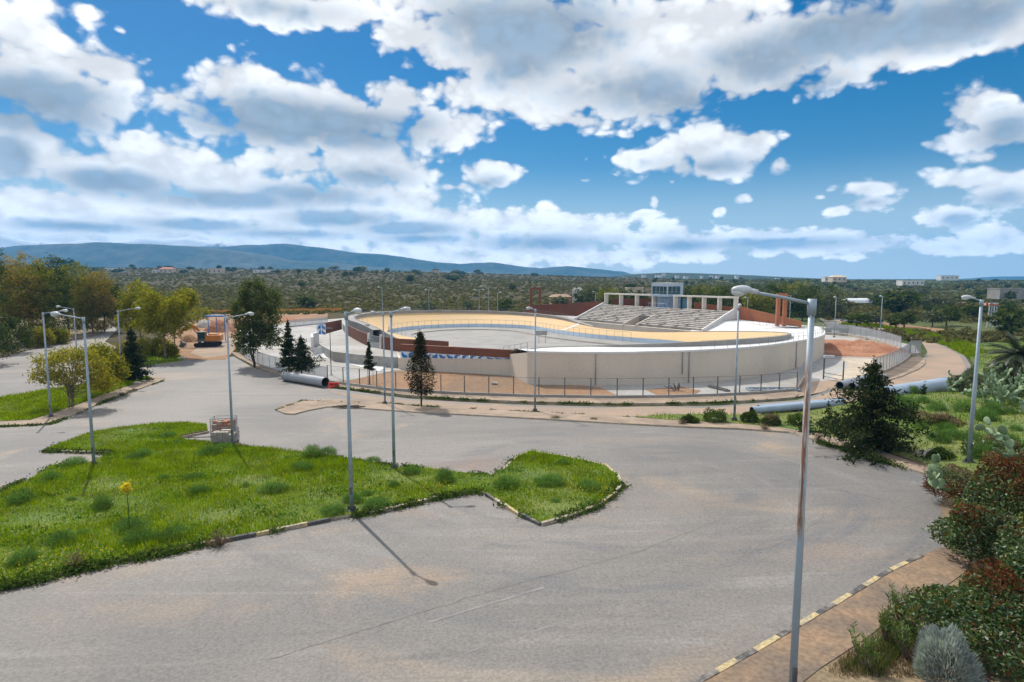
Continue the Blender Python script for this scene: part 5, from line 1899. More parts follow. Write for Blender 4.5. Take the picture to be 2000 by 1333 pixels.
for x in np.linspace(a[0] + .2, b[0] - .2, 3):
    zb = float(gz(x, 118)); mb.box((x, 118, (zb + a[2]) / 2 - .08), (.12, .12, a[2] - zb - .14))
tag(mb.build('blue_shelter', A_BLUEP), 'long narrow blue roof on thin posts left of the crate lamp post head', 'shelter')

# ------------------------------------------------------------------ foliage builders
def rand_unit(n):
    v = rng.normal(size=(n, 3))
    return v / np.linalg.norm(v, axis=1)[:, None]


def leaf_quads(Cn, size, aspect=.45, up=0.0, hang=0.0):
    """diamond leaves at random angles; hang>0 lets the long axis droop"""
    n = len(Cn)
    d = rand_unit(n)
    d[:, 2] = d[:, 2] * (1 - abs(hang)) - hang
    d /= np.linalg.norm(d, axis=1)[:, None]
    w = rand_unit(n)
    if up: w[:, 2] += 0; 
    e = np.cross(d, w)
    e /= np.maximum(np.linalg.norm(e, axis=1), 1e-6)[:, None]
    s = (size * rng.uniform(.65, 1.35, n))[:, None] if not hasattr(size, '__len__') else np.asarray(size)[:, None]
    V = np.stack([Cn - d * s, Cn + e * s * aspect, Cn + d * s, Cn - e * s * aspect], 1).reshape(-1, 3)
    return V, np.arange(4 * n).reshape(n, 4)


def clumps(ells, ncl, per, sig, shell=.45, flat=1.0):
    """points in leaf clumps spread through ellipsoids (cx,cy,cz,rx,ry,rz)"""
    ells = np.array(ells, float)
    vol = ells[:, 3] * ells[:, 4] * ells[:, 5]
    pick = rng.choice(len(ells), ncl, p=vol ** .8 / (vol ** .8).sum())
    d = rand_unit(ncl)
    rr = rng.uniform(shell, 1, ncl) ** .6
    E = ells[pick]
    cc = E[:, :3] + d * rr[:, None] * E[:, 3:]
    pts = np.repeat(cc, per, 0) + rng.normal(size=(ncl * per, 3)) * sig * np.array([1, 1, flat])
    return pts, cc


def limb(mb, a, b, r0, r1, n=5, wob=.08, sides=6):
    a, b = np.array(a, float), np.array(b, float)
    L = np.linalg.norm(b - a)
    pts = [a + (b - a) * k / n + (rng.normal(size=3) * wob * L * (0 if k in (0, n) else 1)) * np.array([1, 1, .4]) for k in range(n + 1)]
    mb.tube(pts, [r0 + (r1 - r0) * k / n for k in range(n + 1)], sides)
    return pts


def make_tree(name, label, cat, base, h, ells, ncl, per, sig, leaf, mat, bark, r0, fork=.35, aspect=.4, hang=0.0, rz=0.0, group=None, stems=1, shell=.45, trunk_to=None, flat=1.0, limbs=9, lean=(0, 0)):
    """ells in units relative to height: (x,y,z,rx,ry,rz) all scaled by h"""
    t_ = thing(name, label, cat, base, rz, group)
    E = [tuple(np.array(e) * h) for e in ells]
    pts, cc = clumps(E, ncl, per, sig, shell, flat)
    pts = pts[pts[:, 2] > .03 * h]
    mb = MB()
    ctr = np.mean([e[:3] for e in E], 0)
    for s in range(stems):
        off = np.array([rng.normal(0, .02 * h), rng.normal(0, .02 * h), 0]) * (stems > 1) * 2
        top = np.array([ctr[0] * .8 + lean[0] + off[0] * 3, ctr[1] * .8 + lean[1] + off[1] * 3, (trunk_to or .8) * h])
        fk = off + (top - off) * fork
        limb(mb, off + np.array([0, 0, -.15]), fk, r0, r0 * .75, 4, .02, 8)
        limb(mb, fk, top, r0 * .75, r0 * .2, 5, .03, 6)
        n_l = limbs // stems
        sel = cc[rng.choice(len(cc), min(n_l, len(cc)), replace=False)]
        for c in sel:
            f = rng.uniform(0, .75)
            st = fk + (top - fk) * f
            if c[2] < st[2]: st = fk * .9 + off * .1 if c[2] > fk[2] * .6 else fk * .6
            limb(mb, st, c, r0 * .4 * (1 - f * .5), r0 * .08, 4, .07, 5)
    mb.build('trunk', bark, t_, True)
    V, Fq = leaf_quads(pts, leaf, aspect, hang=hang)
    np_mesh('crown', V, Fq, mat, t_)
    return t_


L_EUC = leafmat('gum_leaves', [(0, (.10, .125, .026)), (.5, (.16, .175, .036)), (.8, (.22, .21, .05)), (1, (.28, .20, .06))], .5)
L_EUCY = leafmat('yellow_green_gum_leaves', [(0, (.11, .135, .018)), (.5, (.20, .205, .026)), (.85, (.30, .26, .035)), (1, (.38, .28, .05))], .5)
L_EUCB = leafmat('bronze_gum_leaves', [(0, (.12, .13, .034)), (.5, (.21, .18, .05)), (.8, (.30, .21, .065)), (1, (.40, .21, .075))], .5)
L_DARK = leafmat('dark_tree_leaves', [(0, (.032, .052, .017)), (.6, (.062, .085, .027)), (1, (.11, .12, .042))], .35)
L_TALL = leafmat('grey_green_gum_leaves', [(0, (.045, .07, .026)), (.6, (.09, .11, .04)), (1, (.15, .155, .06))], .4)
L_CON = leafmat('conifer_needles', [(0, (.014, .026, .012)), (.6, (.03, .046, .02)), (1, (.07, .07, .03))], .25)
L_CYP = leafmat('cypress_scales', [(0, (.02, .022, .012)), (.6, (.035, .036, .018)), (1, (.075, .062, .03))], .2)
L_YEL = leafmat('sparse_yellow_leaves', [(0, (.15, .16, .02)), (.5, (.25, .23, .03)), (1, (.36, .28, .05))], .45)
L_OLIVE = leafmat('olive_leaves', [(0, (.07, .085, .045)), (.6, (.13, .145, .085)), (1, (.21, .22, .15))], .3)
L_BUSH = leafmat('garrigue_leaves', [(0, (.075, .08, .03)), (.5, (.125, .117, .052)), (.85, (.16, .138, .07)), (1, (.19, .15, .085))], .48)

# eucalyptus row at the back left (photo column, base row, height, crown half width, kind)
EG = 'gum trees along the left road'
back = [(22, 672, 492, 66, L_EUCB, 'tall bronze-leaved gum tree at the left edge'), (64, 668, 508, 52, L_EUC, 'green gum tree between the bronze one and the dark trunk'), (92, 664, 500, 48, L_DARK, 'dark-leaved gum tree with a bare dark trunk near the left edge'),
        (135, 655, 512, 52, L_EUC, 'mid-green gum tree behind the double lamp'), (182, 652, 528, 46, L_EUCB, 'brownish gum tree right of the mid-green one'), (205, 648, 545, 36, L_DARK, 'pale-trunked dark gum tree at the right end of the left row'),
        (-45, 690, 480, 70, L_DARK, 'large dark gum tree cut off by the left edge'), (160, 638, 540, 36, L_EUC, 'smaller gum tree behind the left row')]
for (px, py, topy, hw, mt, lab) in back:
    p = G(px, py)
    u = (666.5 - topy) / F
    h = CZ + p[1] * (u * CP - SP) / (CP + u * SP) - p[2]
    w = hw / F * p[1] / h
    els = [(0, 0, .60, w * 1.0, w * .8, .33), (0, 0, .25, w * .9, w * .6, .2), (w * .35, 0, .82, w * .6, w * .6, .17), (-w * .45, .02, .72, w * .6, w * .5, .2), (w * .5, 0, .45, w * .55, w * .5, .16), (-w * .4, 0, .42, w * .5, w * .5, .15)]
    make_tree('eucalyptus_tree', lab, 'tree', p, h, els, 290, 34, .40, .23, mt, A_BARK if mt is not L_DARK else A_BARKD, .17, .4, .32, hang=.35, group=EG, limbs=14)

YG = 'yellow-green gum trees by the dirt site'
for (px, py, topy, hw, els, lab, r) in (
        (322, 702, 563, 62, [(-.02, 0, .66, .30, .26, .30), (.18, 0, .78, .16, .16, .16), (-.20, 0, .80, .17, .16, .18), (.10, 0, .45, .26, .2, .14), (-.25, 0, .52, .16, .16, .13), (.30, 0, .55, .14, .14, .12)], 'leaning-trunked yellow-green gum tree nearest the dirt site', .2),
        (276, 690, 545, 42, [(0, 0, .72, .20, .2, .25), (-.12, 0, .5, .16, .16, .18), (.12, 0, .55, .16, .16, .18)], 'taller yellow-green gum tree left of the leaning one', .16),
        (340, 694, 568, 30, [(.24, 0, .88, .15, .15, .11), (.16, 0, .78, .15, .14, .11), (.02, 0, .74, .13, .14, .13), (-.04, 0, .56, .12, .12, .1)], 'slim yellow-green gum tree right behind the leaning one', .11)):
    p = G(px, py)
    u = (666.5 - topy) / F
    h = CZ + p[1] * (u * CP - SP) / (CP + u * SP) - p[2]
    make_tree('eucalyptus_tree', lab, 'tree', p, h, els, 260, 32, .36, .21, L_EUCY, A_BARK, r, .42, .32, hang=.35, group=YG, limbs=14)
p = G(507, 716)
h = 12.2
make_tree('eucalyptus_tree', 'tall dark grey-green gum tree standing inside the fence beside the forecourt', 'tree', p, h,
          [(-.02, 0, .80, .15, .15, .19), (.14, 0, .74, .10, .12, .15), (-.16, 0, .62, .13, .13, .16), (.06, 0, .55, .19, .17, .17), (-.06, 0, .38, .20, .17, .13), (.12, 0, .33, .14, .14, .11), (-.12, 0, .24, .13, .13, .09)], 380, 34, .33, .2, L_TALL, A_BARKD, .14, .3, .34, hang=.35, stems=2, limbs=18)


def conifer(label, base, h, rb, mat, tiers=16, per=26, leaf=.16, bare=.12, spiky=1.0, group=None, name='conifer_tree', sway=.0):
    """tiers of drooping branches round a straight stem"""
    t_ = thing(name, label, 'tree', base, 0, group)
    mb = MB()
    mb.tube([(0, 0, -.1), (sway * .3, 0, h * .5), (sway, 0, h * .98)], [.035 * h * .55, .018 * h * .55, .01], 7)
    P = []
    for k in range(tiers):
        f = bare + (1 - bare) * (k + rng.uniform(-.3, .3)) / tiers
        f = min(max(f, bare), .97)
        nb = 7 if k < tiers * .7 else 5
        for j in range(nb):
            q = rng.uniform(0, 2 * math.pi)
            L = rb * (1 - f) ** 1.0 / (1 - bare) ** 1.0 * rng.uniform(.55, 1.2 * spiky)
            a = np.array([sway * f, 0, f * h])
            b = a + np.array([math.cos(q) * L, math.sin(q) * L, -L * .12 + rng.uniform(-.1, .3) * L])
            mb.tube([a, (a + b) / 2 + np.array([0, 0, .06 * L]), b], [.02, .014, .006], 4, False)
            m_ = int(per * (.35 + L / rb))
            s_ = rng.uniform(.15, 1.03, m_)[:, None]
            P.append(a + (b - a) * s_ + np.array([0, 0, .06 * L]) + rng.normal(size=(m_, 3)) * np.array([.13, .13, .09]) * rb * .55)
    P.append(np.array([sway, 0, h * .96]) + rng.normal(size=(per, 3)) * np.array([.05, .05, .25]))
    mb.build('trunk', A_BARKD, t_, True)
    V, Fq = leaf_quads(np.vstack(P), leaf, .35)
    np_mesh('crown', V, Fq, mat, t_)
    return t_


conifer('dark conifer on the left green island beside a lamp post', G(262, 746), 6.2, 2.3, L_CON, 18, 60, .15, .05)
conifer('left one of two slim dark pines inside the forecourt fence', G(566, 737), 6.8, 1.5, L_CON, 20, 40, .15, .20, group='slim pines inside the forecourt fence')
conifer('right, bushier one of two dark pines inside the forecourt fence', G(590, 741), 5.0, 2.5, L_CON, 15, 48, .15, .22, group='slim pines inside the forecourt fence', spiky=1.15)
conifer('small thin dark pine on the bare soil in front of the ramp', G(722, 752), 5.0, .85, L_CON, 16, 26, .12, .35)
jb = G(1705, 884)
conifer('big dark bushy conifer with jagged branches at the edge of the green verge', (jb[0] - .1, jb[1] + .3, jb[2] + .1), 5.3, 2.8, L_CON, 20, 85, .13, .0, spiky=1.5)
conifer('small dark conifer sapling in front of the pale blue pipe', G(1803, 788), 1.6, .9, L_CON, 7, 18, .11, .15, spiky=1.2)
conifer('tiny dark conifer sapling by the paired pale blue pipes', G(1617, 812), 1.3, .3, L_CON, 7, 10, .08, .1)
# cypress-like tree on the median strip
p = G(823, 797)
t_ = thing('cypress_tree', 'small oval brown-green cypress with a bare stem on the median strip', 'tree', p)
mb = MB(); mb.tube([(0, 0, -.1), (.03, 0, 3), (0, 0, 6.6)], [.09, .07, .015], 7)
P = []
for k in range(430):
    f = rng.uniform(.2, 1) ** 1.0
    w = 1.25 * math.sin(math.pi * min(1, (f - .17) / .72) ** .62) ** .8 if f < .86 else .42 * (1.04 - f) / .16
    q = rng.uniform(0, 2 * math.pi)
    L = w * rng.uniform(.35, 1.12) ** .7
    c = np.array([math.cos(q) * L, math.sin(q) * L, f * 6.85])
    if k % 6 == 0: mb.tube([(0, 0, c[2] - .35), c], [.018, .005], 4, False)
    P.append(c + rng.normal(size=(15, 3)) * np.array([.13, .13, .19]))
mb.build('trunk', A_BARKD, t_, True)
V, Fq = leaf_quads(np.vstack(P), .095, .4, hang=-.3)
np_mesh('crown', V, Fq, L_CYP, t_)
for i, (px, py) in enumerate(((729, 752), (719, 752))):
    q = G(px, py)
    mb = MB(); mb.tube([q, q + np.array([0, 0, 1.9])], .035, 6)
    tag(mb.build('tree_stake', A_GREYST), ('right-hand' if i == 0 else 'left-hand') + ' thin grey stake beside the small pine on the bare soil', 'stake', 'stakes of the small pine')

# sparse yellow tree on the left island
p = G(144, 797)
make_tree('acacia_tree', 'sparse yellow-leaved tree with bare twigs on the left green island', 'tree', p, 6.2,
          [(-.30, 0, .72, .26, .25, .10), (.35, 0, .66, .26, .25, .22), (.05, 0, .82, .35, .3, .10), (.42, 0, .42, .24, .22, .16), (-.38, 0, .5, .2, .2, .10), (0, 0, .5, .3, .25, .12)], 270, 26, .28, .13, L_YEL, A_BARK, .10, .22, .4, limbs=46, stems=3, shell=.3)
p = G(212, 768)
make_tree('acacia_tree', 'dense dull yellow-green tree behind the double lamp on the left island', 'tree', p, 5.2, [(0, 0, .62, .28, .26, .30), (-.16, 0, .82, .22, .2, .16), (.18, 0, .48, .2, .2, .2)], 170, 36, .3, .14, L_EUCY, A_BARKD, .1, .25, .4)
for (px, py, topy, hw, mt, lab) in ((20, 690, 622, 46, L_DARK, 'dark rounded bush at the left edge beyond the road'), (-30, 712, 630, 60, L_DARK, 'big dark bush cut off by the left edge'), (75, 678, 640, 30, L_YEL, 'yellow flowering bush beyond the left road'), (112, 672, 645, 22, L_EUCY, 'yellow-green bush right of the yellow one beyond the left road'),
                                    (300, 695, 660, 36, L_EUCY, 'bright yellow-green shrub under the leaning gum tree'), (328, 698, 676, 18, L_EUCY, 'low yellow-green shrub right of the bright one under the leaning gum tree'), (385, 628, 600, 30, L_EUCY, 'yellowish shrub behind the excavator'), (252, 712, 668, 28, L_EUCB, 'reddish shrub behind the dark conifer'),
                                    (870, 612, 584, 0, L_EUC, None)):
    if lab is None: continue
    p = G(px, py)
    h = (py - topy) / F * p[1] * 1.02
    w = hw / F * p[1] / h
    make_tree('roadside_bush', lab, 'bush', p, h, [(0, 0, .5, w, w * .8, .5), (w * .4, 0, .65, w * .5, w * .5, .3)], 110, 36, .3, .16, mt, A_BARKD, .06, .2, .45, stems=3, limbs=9)

# trees behind the stand
DG = 'dark trees behind the grandstand'
dk = [(1340, 556, 196, 10), (1375, 552, 205, 12), (1418, 556, 196, 11), (1452, 560, 190, 9), (1500, 548, 200, 13), (1545, 546, 205, 14), (1590, 551, 196, 14), (1622, 566, 185, 9), (1568, 570, 176, 9), (1480, 572, 178, 8), (1400, 573, 180, 7),
      (1165, 548, 225, 12), (1142, 562, 232, 8), (1190, 560, 215, 8), (1245, 570, 205, 5), (1222, 562, 230, 7)]
kinds = ['spreading crown', 'narrow top', 'uneven crown', 'low crown', 'tall crown']
near_lab = ['just right of the booth', 'behind the right portal, next to the booth', 'behind the middle of the right portal', 'behind the right end of the portal', 'left of the terracotta gateway', 'above the terracotta gateway',
            'right of the terracotta gateway', 'last at the right end of the row', 'low behind the terracotta wall', 'behind the brown wall near the portal end', 'low behind the portal bays',
            'tallest left of the grandstand', 'left of the tallest one by the white house', 'right of the tallest one left of the portal', 'low behind the left portal bays', 'small behind the left portal']
for i, (px, topy, y, w_) in enumerate(dk):
    x_ = (px - 1000) / F * y
    zb = float(gz(x_, y))
    h = CZ + (HOR - topy) / F * y - zb
    w = w_ * .5 / h
    els = [(0, 0, .58, w, w * .8, .36), (w * .5, 0, .72, w * .6, w * .6, .24), (-w * .5, 0, .66, w * .6, w * .6, .26), (0, 0, .28, w * 1.0, w * .8, .22)]
    make_tree('broadleaf_tree', 'dark olive-brown broadleaf tree ' + near_lab[i], 'tree', (x_, y, zb), h, els, 95, 26, .6, .34, (L_DARK, L_EUC, L_DARK, L_OLIVE)[i % 4], A_BARKD, .2, .3, .45, group=DG, limbs=8)

# ------------------------------------------------------------------ scattered bushes and trees of the plain
def bush_proto(seed, n=150, leaf=.22):
    r = rng.uniform(.7, 1, n)
    d = rand_unit(n); d[:, 2] = np.abs(d[:, 2])
    lob = 1 + .25 * np.sin(d[:, 0] * 5 + seed) * np.cos(d[:, 1] * 4 + seed)
    P = d * (r * lob)[:, None] * np.array([1, 1, .8])
    return leaf_quads(P, leaf, .6)


def scatter_mesh(name, pts, sizes, proto, mat, kind='stuff', nproto=4):
    VS, FS = [], []
    o = 0
    for i, (p, s) in enumerate(zip(pts, sizes)):
        V, Fq = proto[i % len(proto)]
        a = rng.uniform(0, 6.28)
        ca, sa = math.cos(a), math.sin(a)
        W = np.column_stack([V[:, 0] * ca - V[:, 1] * sa, V[:, 0] * sa + V[:, 1] * ca, V[:, 2] * rng.uniform(.7, 1.2)]) * s + p
        VS.append(W); FS.append(Fq + o); o += len(V)
    ob = np_mesh(name, np.vstack(VS), np.vstack(FS), mat)
    ob['kind'] = kind
    return ob


protos = [bush_proto(s, 34, .42) for s in range(5)]
n = 26000
u = rng.uniform(-1.05, 1.05, n)
dd = np.exp(rng.uniform(math.log(190), math.log(1050), n))
x_, y_ = u * dd, dd
clust = np.sin(x_ * .02 + np.sin(y_ * .013) * 2) * np.sin(y_ * .021 + 1) + rng.normal(0, .6, n)
keep = clust > -.9
# keep the dirt site, stadium back and the track by the car open
keep &= ~((dd < 215) & (np.abs(x_ - 5) < 70)) & ~((dd < 205) & (u > -.62) & (u < -.28))
x_, y_ = x_[keep], y_[keep]
pts = np.column_stack([x_, y_, gz(x_, y_) - .1])
tag(scatter_mesh('scrub', pts, rng.uniform(.45, 1.25, len(pts)) * (1 + y_ / 1400), protos, L_BUSH), kind='stuff')

TP = [bush_proto(9, 150, .24), bush_proto(4, 150, .24)]
tree_me = []
for i in range(4):
    V, Fq = leaf_quads(clumps([(0, 0, .6, .42, .42, .34), (.2, 0, .75, .25, .25, .22), (-.22, .1, .5, .26, .26, .22)], 46, 9, .06)[0], .075, .5)
    me_o = np_mesh('crown', V, Fq, (L_DARK, L_OLIVE, L_DARK, L_BUSH)[i])
    tree_me.append(me_o.data)
    bpy.data.objects.remove(me_o)
mb = MB(); mb.tube([(0, 0, -.1), (0, 0, .5)], [.035, .02], 6); mb.tube([(0, 0, .3), (.18, 0, .6)], [.02, .01], 5); mb.tube([(0, 0, .3), (-.16, .05, .55)], [.02, .01], 5)
tk = mb.build('trunk', A_BARKD); trunk_me = tk.data; bpy.data.objects.remove(tk)


def far_tree(px, y, h, w, k, label, group, name='field_tree'):
    x = (px - 1000) / F * y
    t_ = thing(name, label, 'tree', (x, y, float(gz(x, y)) - .05), rng.uniform(0, 6), group)
    t_.scale = (w, w, h)
    for nm, me in (('trunk', trunk_me), ('crown', tree_me[k])):
        o = bpy.data.objects.new(nm, me); C.objects.link(o); o.parent = t_
    return t_


PG_ = 'single trees on the brown plain'
for (px, y, h, w, k, lab) in ((802, 520, 8, 9, 0, 'round dark tree alone on the plain, above the track rim'), (884, 560, 6, 16, 0, 'wide flat-topped dark tree alone on the plain'), (676, 640, 7, 7, 0, 'small dark tree on the plain left of the round one'), (600, 230, 5.5, 9, 0, 'dark bush-like tree at the near edge of the plain left of the rim'),
                              (832, 205, 5, 8, 1, 'light green tree just behind the track rim'), (986, 205, 5.5, 7, 0, 'dark tree beside the dark brown gateway'), (915, 230, 4, 6, 1, 'low green tree right of the light one behind the rim'), (1090, 240, 5, 9, 1, 'olive tree in front of the orange ruin'),
                              (590, 420, 5, 6, 2, 'small dark tree in the middle of the plain'), (1000, 400, 5, 7, 2, 'dark tree on the plain above the gateway'), (1230, 420, 6, 12, 0, 'dark tree on the plain right of the white house')):
    far_tree(px, y, h, w, k, lab, PG_)
HG = 'trees along the skyline of the plain'
for i in range(44):
    px = 150 + 900 * ((i * .618 + .12 * math.sin(i * 1.7)) % 1.0)
    far_tree(px, rng.uniform(700, 960), rng.uniform(3, 8), rng.uniform(6, 20), int(rng.integers(0, 4)), 'small dark tree on the far skyline below the mountains', HG)
far_tree(137, 700, 17, 26, 0, 'umbrella-shaped pine rising above the gum trees at the left', 'single trees on the brown plain', 'umbrella_pine')
RG = 'olive trees on the right-hand farmland'
for i in range(150):
    y = math.exp(rng.uniform(math.log(150), math.log(900)))
    u_ = rng.uniform(.33, .98) if y < 260 else rng.uniform(.2, .98)
    px = 1000 + u_ * F
    if y < 200 and u_ < .56: continue
    far_tree(px, y, rng.uniform(3.2, 5.5), rng.uniform(5, 9), int(rng.choice([0, 1, 1, 2, 3])), 'grey-green olive tree on the right-hand farmland', RG, 'olive_tree')
GG = 'olive grove rows behind the grandstand trees'
for r_i in range(7):
    for c_i in range(16):
        y = 300 + r_i * 34
        px = 1345 + c_i * 17 + r_i * 4
        far_tree(px, y, 5, 6.5, 1, 'small olive tree in the planted rows beyond the grandstand', GG, 'olive_tree')
for (px, y, h, w, k, lab) in ((1760, 205, 8.5, 15, 0, 'large dark round tree left of the ruined walls on the right'), (1730, 222, 6, 10, 0, 'dark tree at the foot of the large round one'), (1813, 240, 5.5, 8, 1, 'dark green tree right of the large round one'), (1768, 150, 4, 7, 0, 'dark bush beside the parked car track'), (1752, 146, 3.6, 5, 2, 'small dark bush right of the parked car'),
                              (1980, 120, 6.5, 9, 0, 'dark tree at the right edge beyond the road'), (1962, 170, 6, 9, 2, 'dark tree behind the goal-like frame'), (1900, 180, 4.5, 8, 0, 'dark bushy tree in front of the pink-roofed house'), (1850, 190, 4, 8, 2, 'low dark tree left of the pink-roofed house')):
    far_tree(px, y, h, w, k, lab, 'dark trees on the right-hand side')
# bushes beside the far road on the right
n = 1500
u = rng.uniform(.52, 1.05, n); dd = np.exp(rng.uniform(math.log(100), math.log(200), n))
x_, y_ = u * dd, dd
rd = (np.hypot(x_ - 20, y_ - 110) > 58)
car_zone = (np.abs(x_ - p[0]) < 0)
band = (np.sin(y_ * .09 + x_ * .03) + rng.normal(0, .5, n) > .15)
k_ = rd & band & (y_ > 112) & ~((y_ > 140) & (y_ < 172) & (u < .72))
x_, y_ = x_[k_], y_[k_]
tag(scatter_mesh('scrub', np.column_stack([x_, y_, gz(x_, y_) - .1]), rng.uniform(.5, 1.3, len(x_)), protos, L_BUSH), kind='stuff')

# ------------------------------------------------------------------ grass
L_GRASS = leafmat('grass_blades', [(0, (.085, .15, .003)), (.5, (.145, .23, .004)), (.85, (.22, .275, .008)), (1, (.34, .31, .04))], .45)
L_MEAD = leafmat('meadow_blades', [(0, (.07, .14, .005)), (.5, (.125, .215, .008)), (.8, (.20, .24, .013)), (1, (.28, .24, .05))], .45)
L_FEN = leafmat('fennel_threads', [(0, (.055, .12, .035)), (.6, (.095, .18, .048)), (1, (.15, .24, .06))], .5)
L_WEED = leafmat('weed_leaves', [(0, (.03, .06, .014)), (.6, (.06, .10, .022)), (1, (.11, .13, .035))], .35)
L_WEEDL = leafmat('bright_weed_leaves', [(0, (.04, .095, .012)), (.6, (.075, .15, .018)), (1, (.14, .20, .03))], .4)
L_DRY = leafmat('dry_stalks', [(0, (.12, .085, .055)), (.6, (.19, .14, .085)), (1, (.28, .22, .14))], .3)
L_FLOW = leafmat('yellow_flowers', [(0, (.55, .42, .02)), (1, (.70, .55, .05))], .3)
L_REDT = leafmat('red_young_leaves', [(0, (.07, .024, .012)), (.6, (.115, .042, .02)), (1, (.17, .08, .034))], .3)
L_PHO = leafmat('glossy_hedge_leaves', [(0, (.026, .058, .014)), (.55, (.052, .098, .022)), (.85, (.095, .13, .03)), (1, (.17, .16, .04))], .25, .035, .5)
L_LAV = leafmat('silver_leaves', [(0, (.20, .24, .25)), (.6, (.30, .34, .35)), (1, (.42, .45, .46))], .25)
L_OLE = leafmat('oleander_leaves', [(0, (.04, .085, .014)), (.6, (.085, .14, .022)), (1, (.15, .18, .035))], .3, .04)
L_ORA = leafmat('orange_autumn_leaves', [(0, (.35, .16, .02)), (1, (.50, .27, .03))], .4)
L_CACT = M('cactus_pad', (.13, .20, .095), (.20, .27, .15), 2.5, .6, fine=.08)
L_PALM = leafmat('palm_leaflets', [(0, (.012, .022, .010)), (.7, (.028, .042, .018)), (1, (.06, .07, .03))], .2, .04)


def blades(name, poly, n, h, w, mat, zf=gz, off=.12, lean=.5, patch=.5, avoid=None):
    """upright grass blades, thicker and taller in patches"""
    P = sample(poly, n)
    bare = np.sin(P[:, 0] * .42 + 2.2 * np.sin(P[:, 1] * .31 + 1)) * np.sin(P[:, 1] * .63 + .4 * P[:, 0]) + rng.normal(0, .28, n)
    P = P[bare > -.72]
    n = len(P)
    f = (np.sin(P[:, 0] * .31 + 2.3 * np.sin(P[:, 1] * .23 + .6)) * np.sin(P[:, 1] * .37 + 1.9 * np.sin(P[:, 0] * .19)) +
         .6 * np.sin(P[:, 0] * 1.3 + 2 * np.sin(P[:, 1] * .9)) * np.sin(P[:, 1] * 1.1 + 1.7 * np.sin(P[:, 0] * .8)) + rng.normal(0, .5, n))
    hh = h * np.clip(1 + patch * f, .35, 2.2) * rng.uniform(.6, 1.3, n)
    z0 = zf(P[:, 0], P[:, 1]) + off
    q = rng.uniform(0, 6.283, n)
    d = np.column_stack([np.cos(q), np.sin(q), np.zeros(n)])
    q2 = rng.uniform(0, 6.283, n)
    ln = np.column_stack([np.cos(q2), np.sin(q2), np.zeros(n)]) * (hh * lean * rng.uniform(.1, 1, n))[:, None]
    B = np.column_stack([P, z0])
    ww = (w * rng.uniform(.6, 1.4, n))[:, None]
    up = np.column_stack([np.zeros(n), np.zeros(n), hh])
    V = np.stack([B - d * ww, B + d * ww, B + up + ln], 1).reshape(-1, 3)
    o = np_mesh(name, V, np.arange(3 * n).reshape(n, 3), mat)
    o['kind'] = 'stuff'
    return o


blades('grass', isl_main_w, 150000, .15, .018, L_GRASS, off=.12)
# weeds, bare and dry spots among the grass
W_ = sample(isl_main_w, 26000)
f_ = np.sin(W_[:, 0] * .8 + 2 * np.sin(W_[:, 1] * .5)) * np.sin(W_[:, 1] * 1.1 + 1) + rng.normal(0, .35, len(W_))
W1 = W_[f_ > .45]
V, Fq = leaf_quads(np.column_stack([W1, gz(W1[:, 0], W1[:, 1]) + .14 + np.abs(rng.normal(0, .11, len(W1)))]), .075, .45)
np_mesh('broad_weeds', V, Fq, L_WEEDL)['kind'] = 'stuff'
W2 = W_[f_ < -.75]
V, Fq = leaf_quads(np.column_stack([W2, gz(W2[:, 0], W2[:, 1]) + .14 + np.abs(rng.normal(0, .08, len(W2)))]), .10, .09)
np_mesh('dry_grass', V, Fq, L_DRY)['kind'] = 'stuff'
blades('grass', turf_left, 40000, .2, .028, L_GRASS, off=.13)
blades('grass', isl_tree, 9000, .28, .04, L_GRASS, off=.12)
blades('grass', back_left, 9000, .3, .05, L_MEAD, off=.1)
blades('meadow_grass', [p for p in bank], 120000, .22, .03, L_MEAD, zf=bank_z, off=.08, patch=.7)
gv = PX([(1640, 634), (1720, 641), (1800, 660), (1850, 678), (1893, 700), (1930, 690), (1880, 668), (1800, 650), (1700, 632)])
blades('meadow_grass', gv, 26000, .5, .09, L_GRASS, off=-.1)
# weeds along the kerbs
def weed_line(pts, n, h, wid=.25, name='kerb_weeds'):
    W = np.array([p[:2] for p in PX(pts)])
    s = np.concatenate([[0], np.cumsum(np.linalg.norm(np.diff(W, axis=0), axis=1))])
    q = rng.uniform(0, s[-1], n)
    q = q[np.sin(q * .5) + .8 * np.sin(q * 1.37 + 1) + .7 * np.sin(q * 3.1) + rng.normal(0, .35, n) > .25]
    x, y = np.interp(q, s, W[:, 0]) + rng.normal(0, wid, len(q)), np.interp(q, s, W[:, 1]) + rng.normal(0, wid, len(q))
    V, Fq = leaf_quads(np.column_stack([x, y, gz(x, y) + .05 + np.abs(rng.normal(0, h, len(q)))]), .09, .4)
    np_mesh(name, V, Fq, L_WEED)['kind'] = 'stuff'


weed_line([(650, 758), (800, 776), (1000, 787), (1200, 792), (1400, 789), (1552, 780)], 9000, .11, .14)
weed_line([(0, 1152), (170, 1113), (300, 1087), (420, 1063), (500, 1047), (600, 1027)], 6500, .09, .2)
weed_line([(690, 1011), (790, 991), (860, 974), (930, 963), (985, 991), (1056, 1027), (1165, 992), (1213, 950)], 6500, .09, .2)
weed_line([(0, 835), (95, 831), (200, 788), (327, 743)], 4000, .08, .15)
weed_line([(540, 803), (590, 785), (760, 790), (1000, 805), (1230, 817)], 3500, .06, .12)
weed_line([(1600, 866), (1690, 893), (1760, 916), (1836, 938)], 2500, .10, .2)
weed_line([(88, 883), (224, 887), (205, 896), (98, 915), (0, 967)], 4000, .09, .2)
weed_line([(367, 866), (525, 880), (700, 904), (830, 918), (960, 932), (1012, 897), (1100, 896)], 5000, .08, .18)


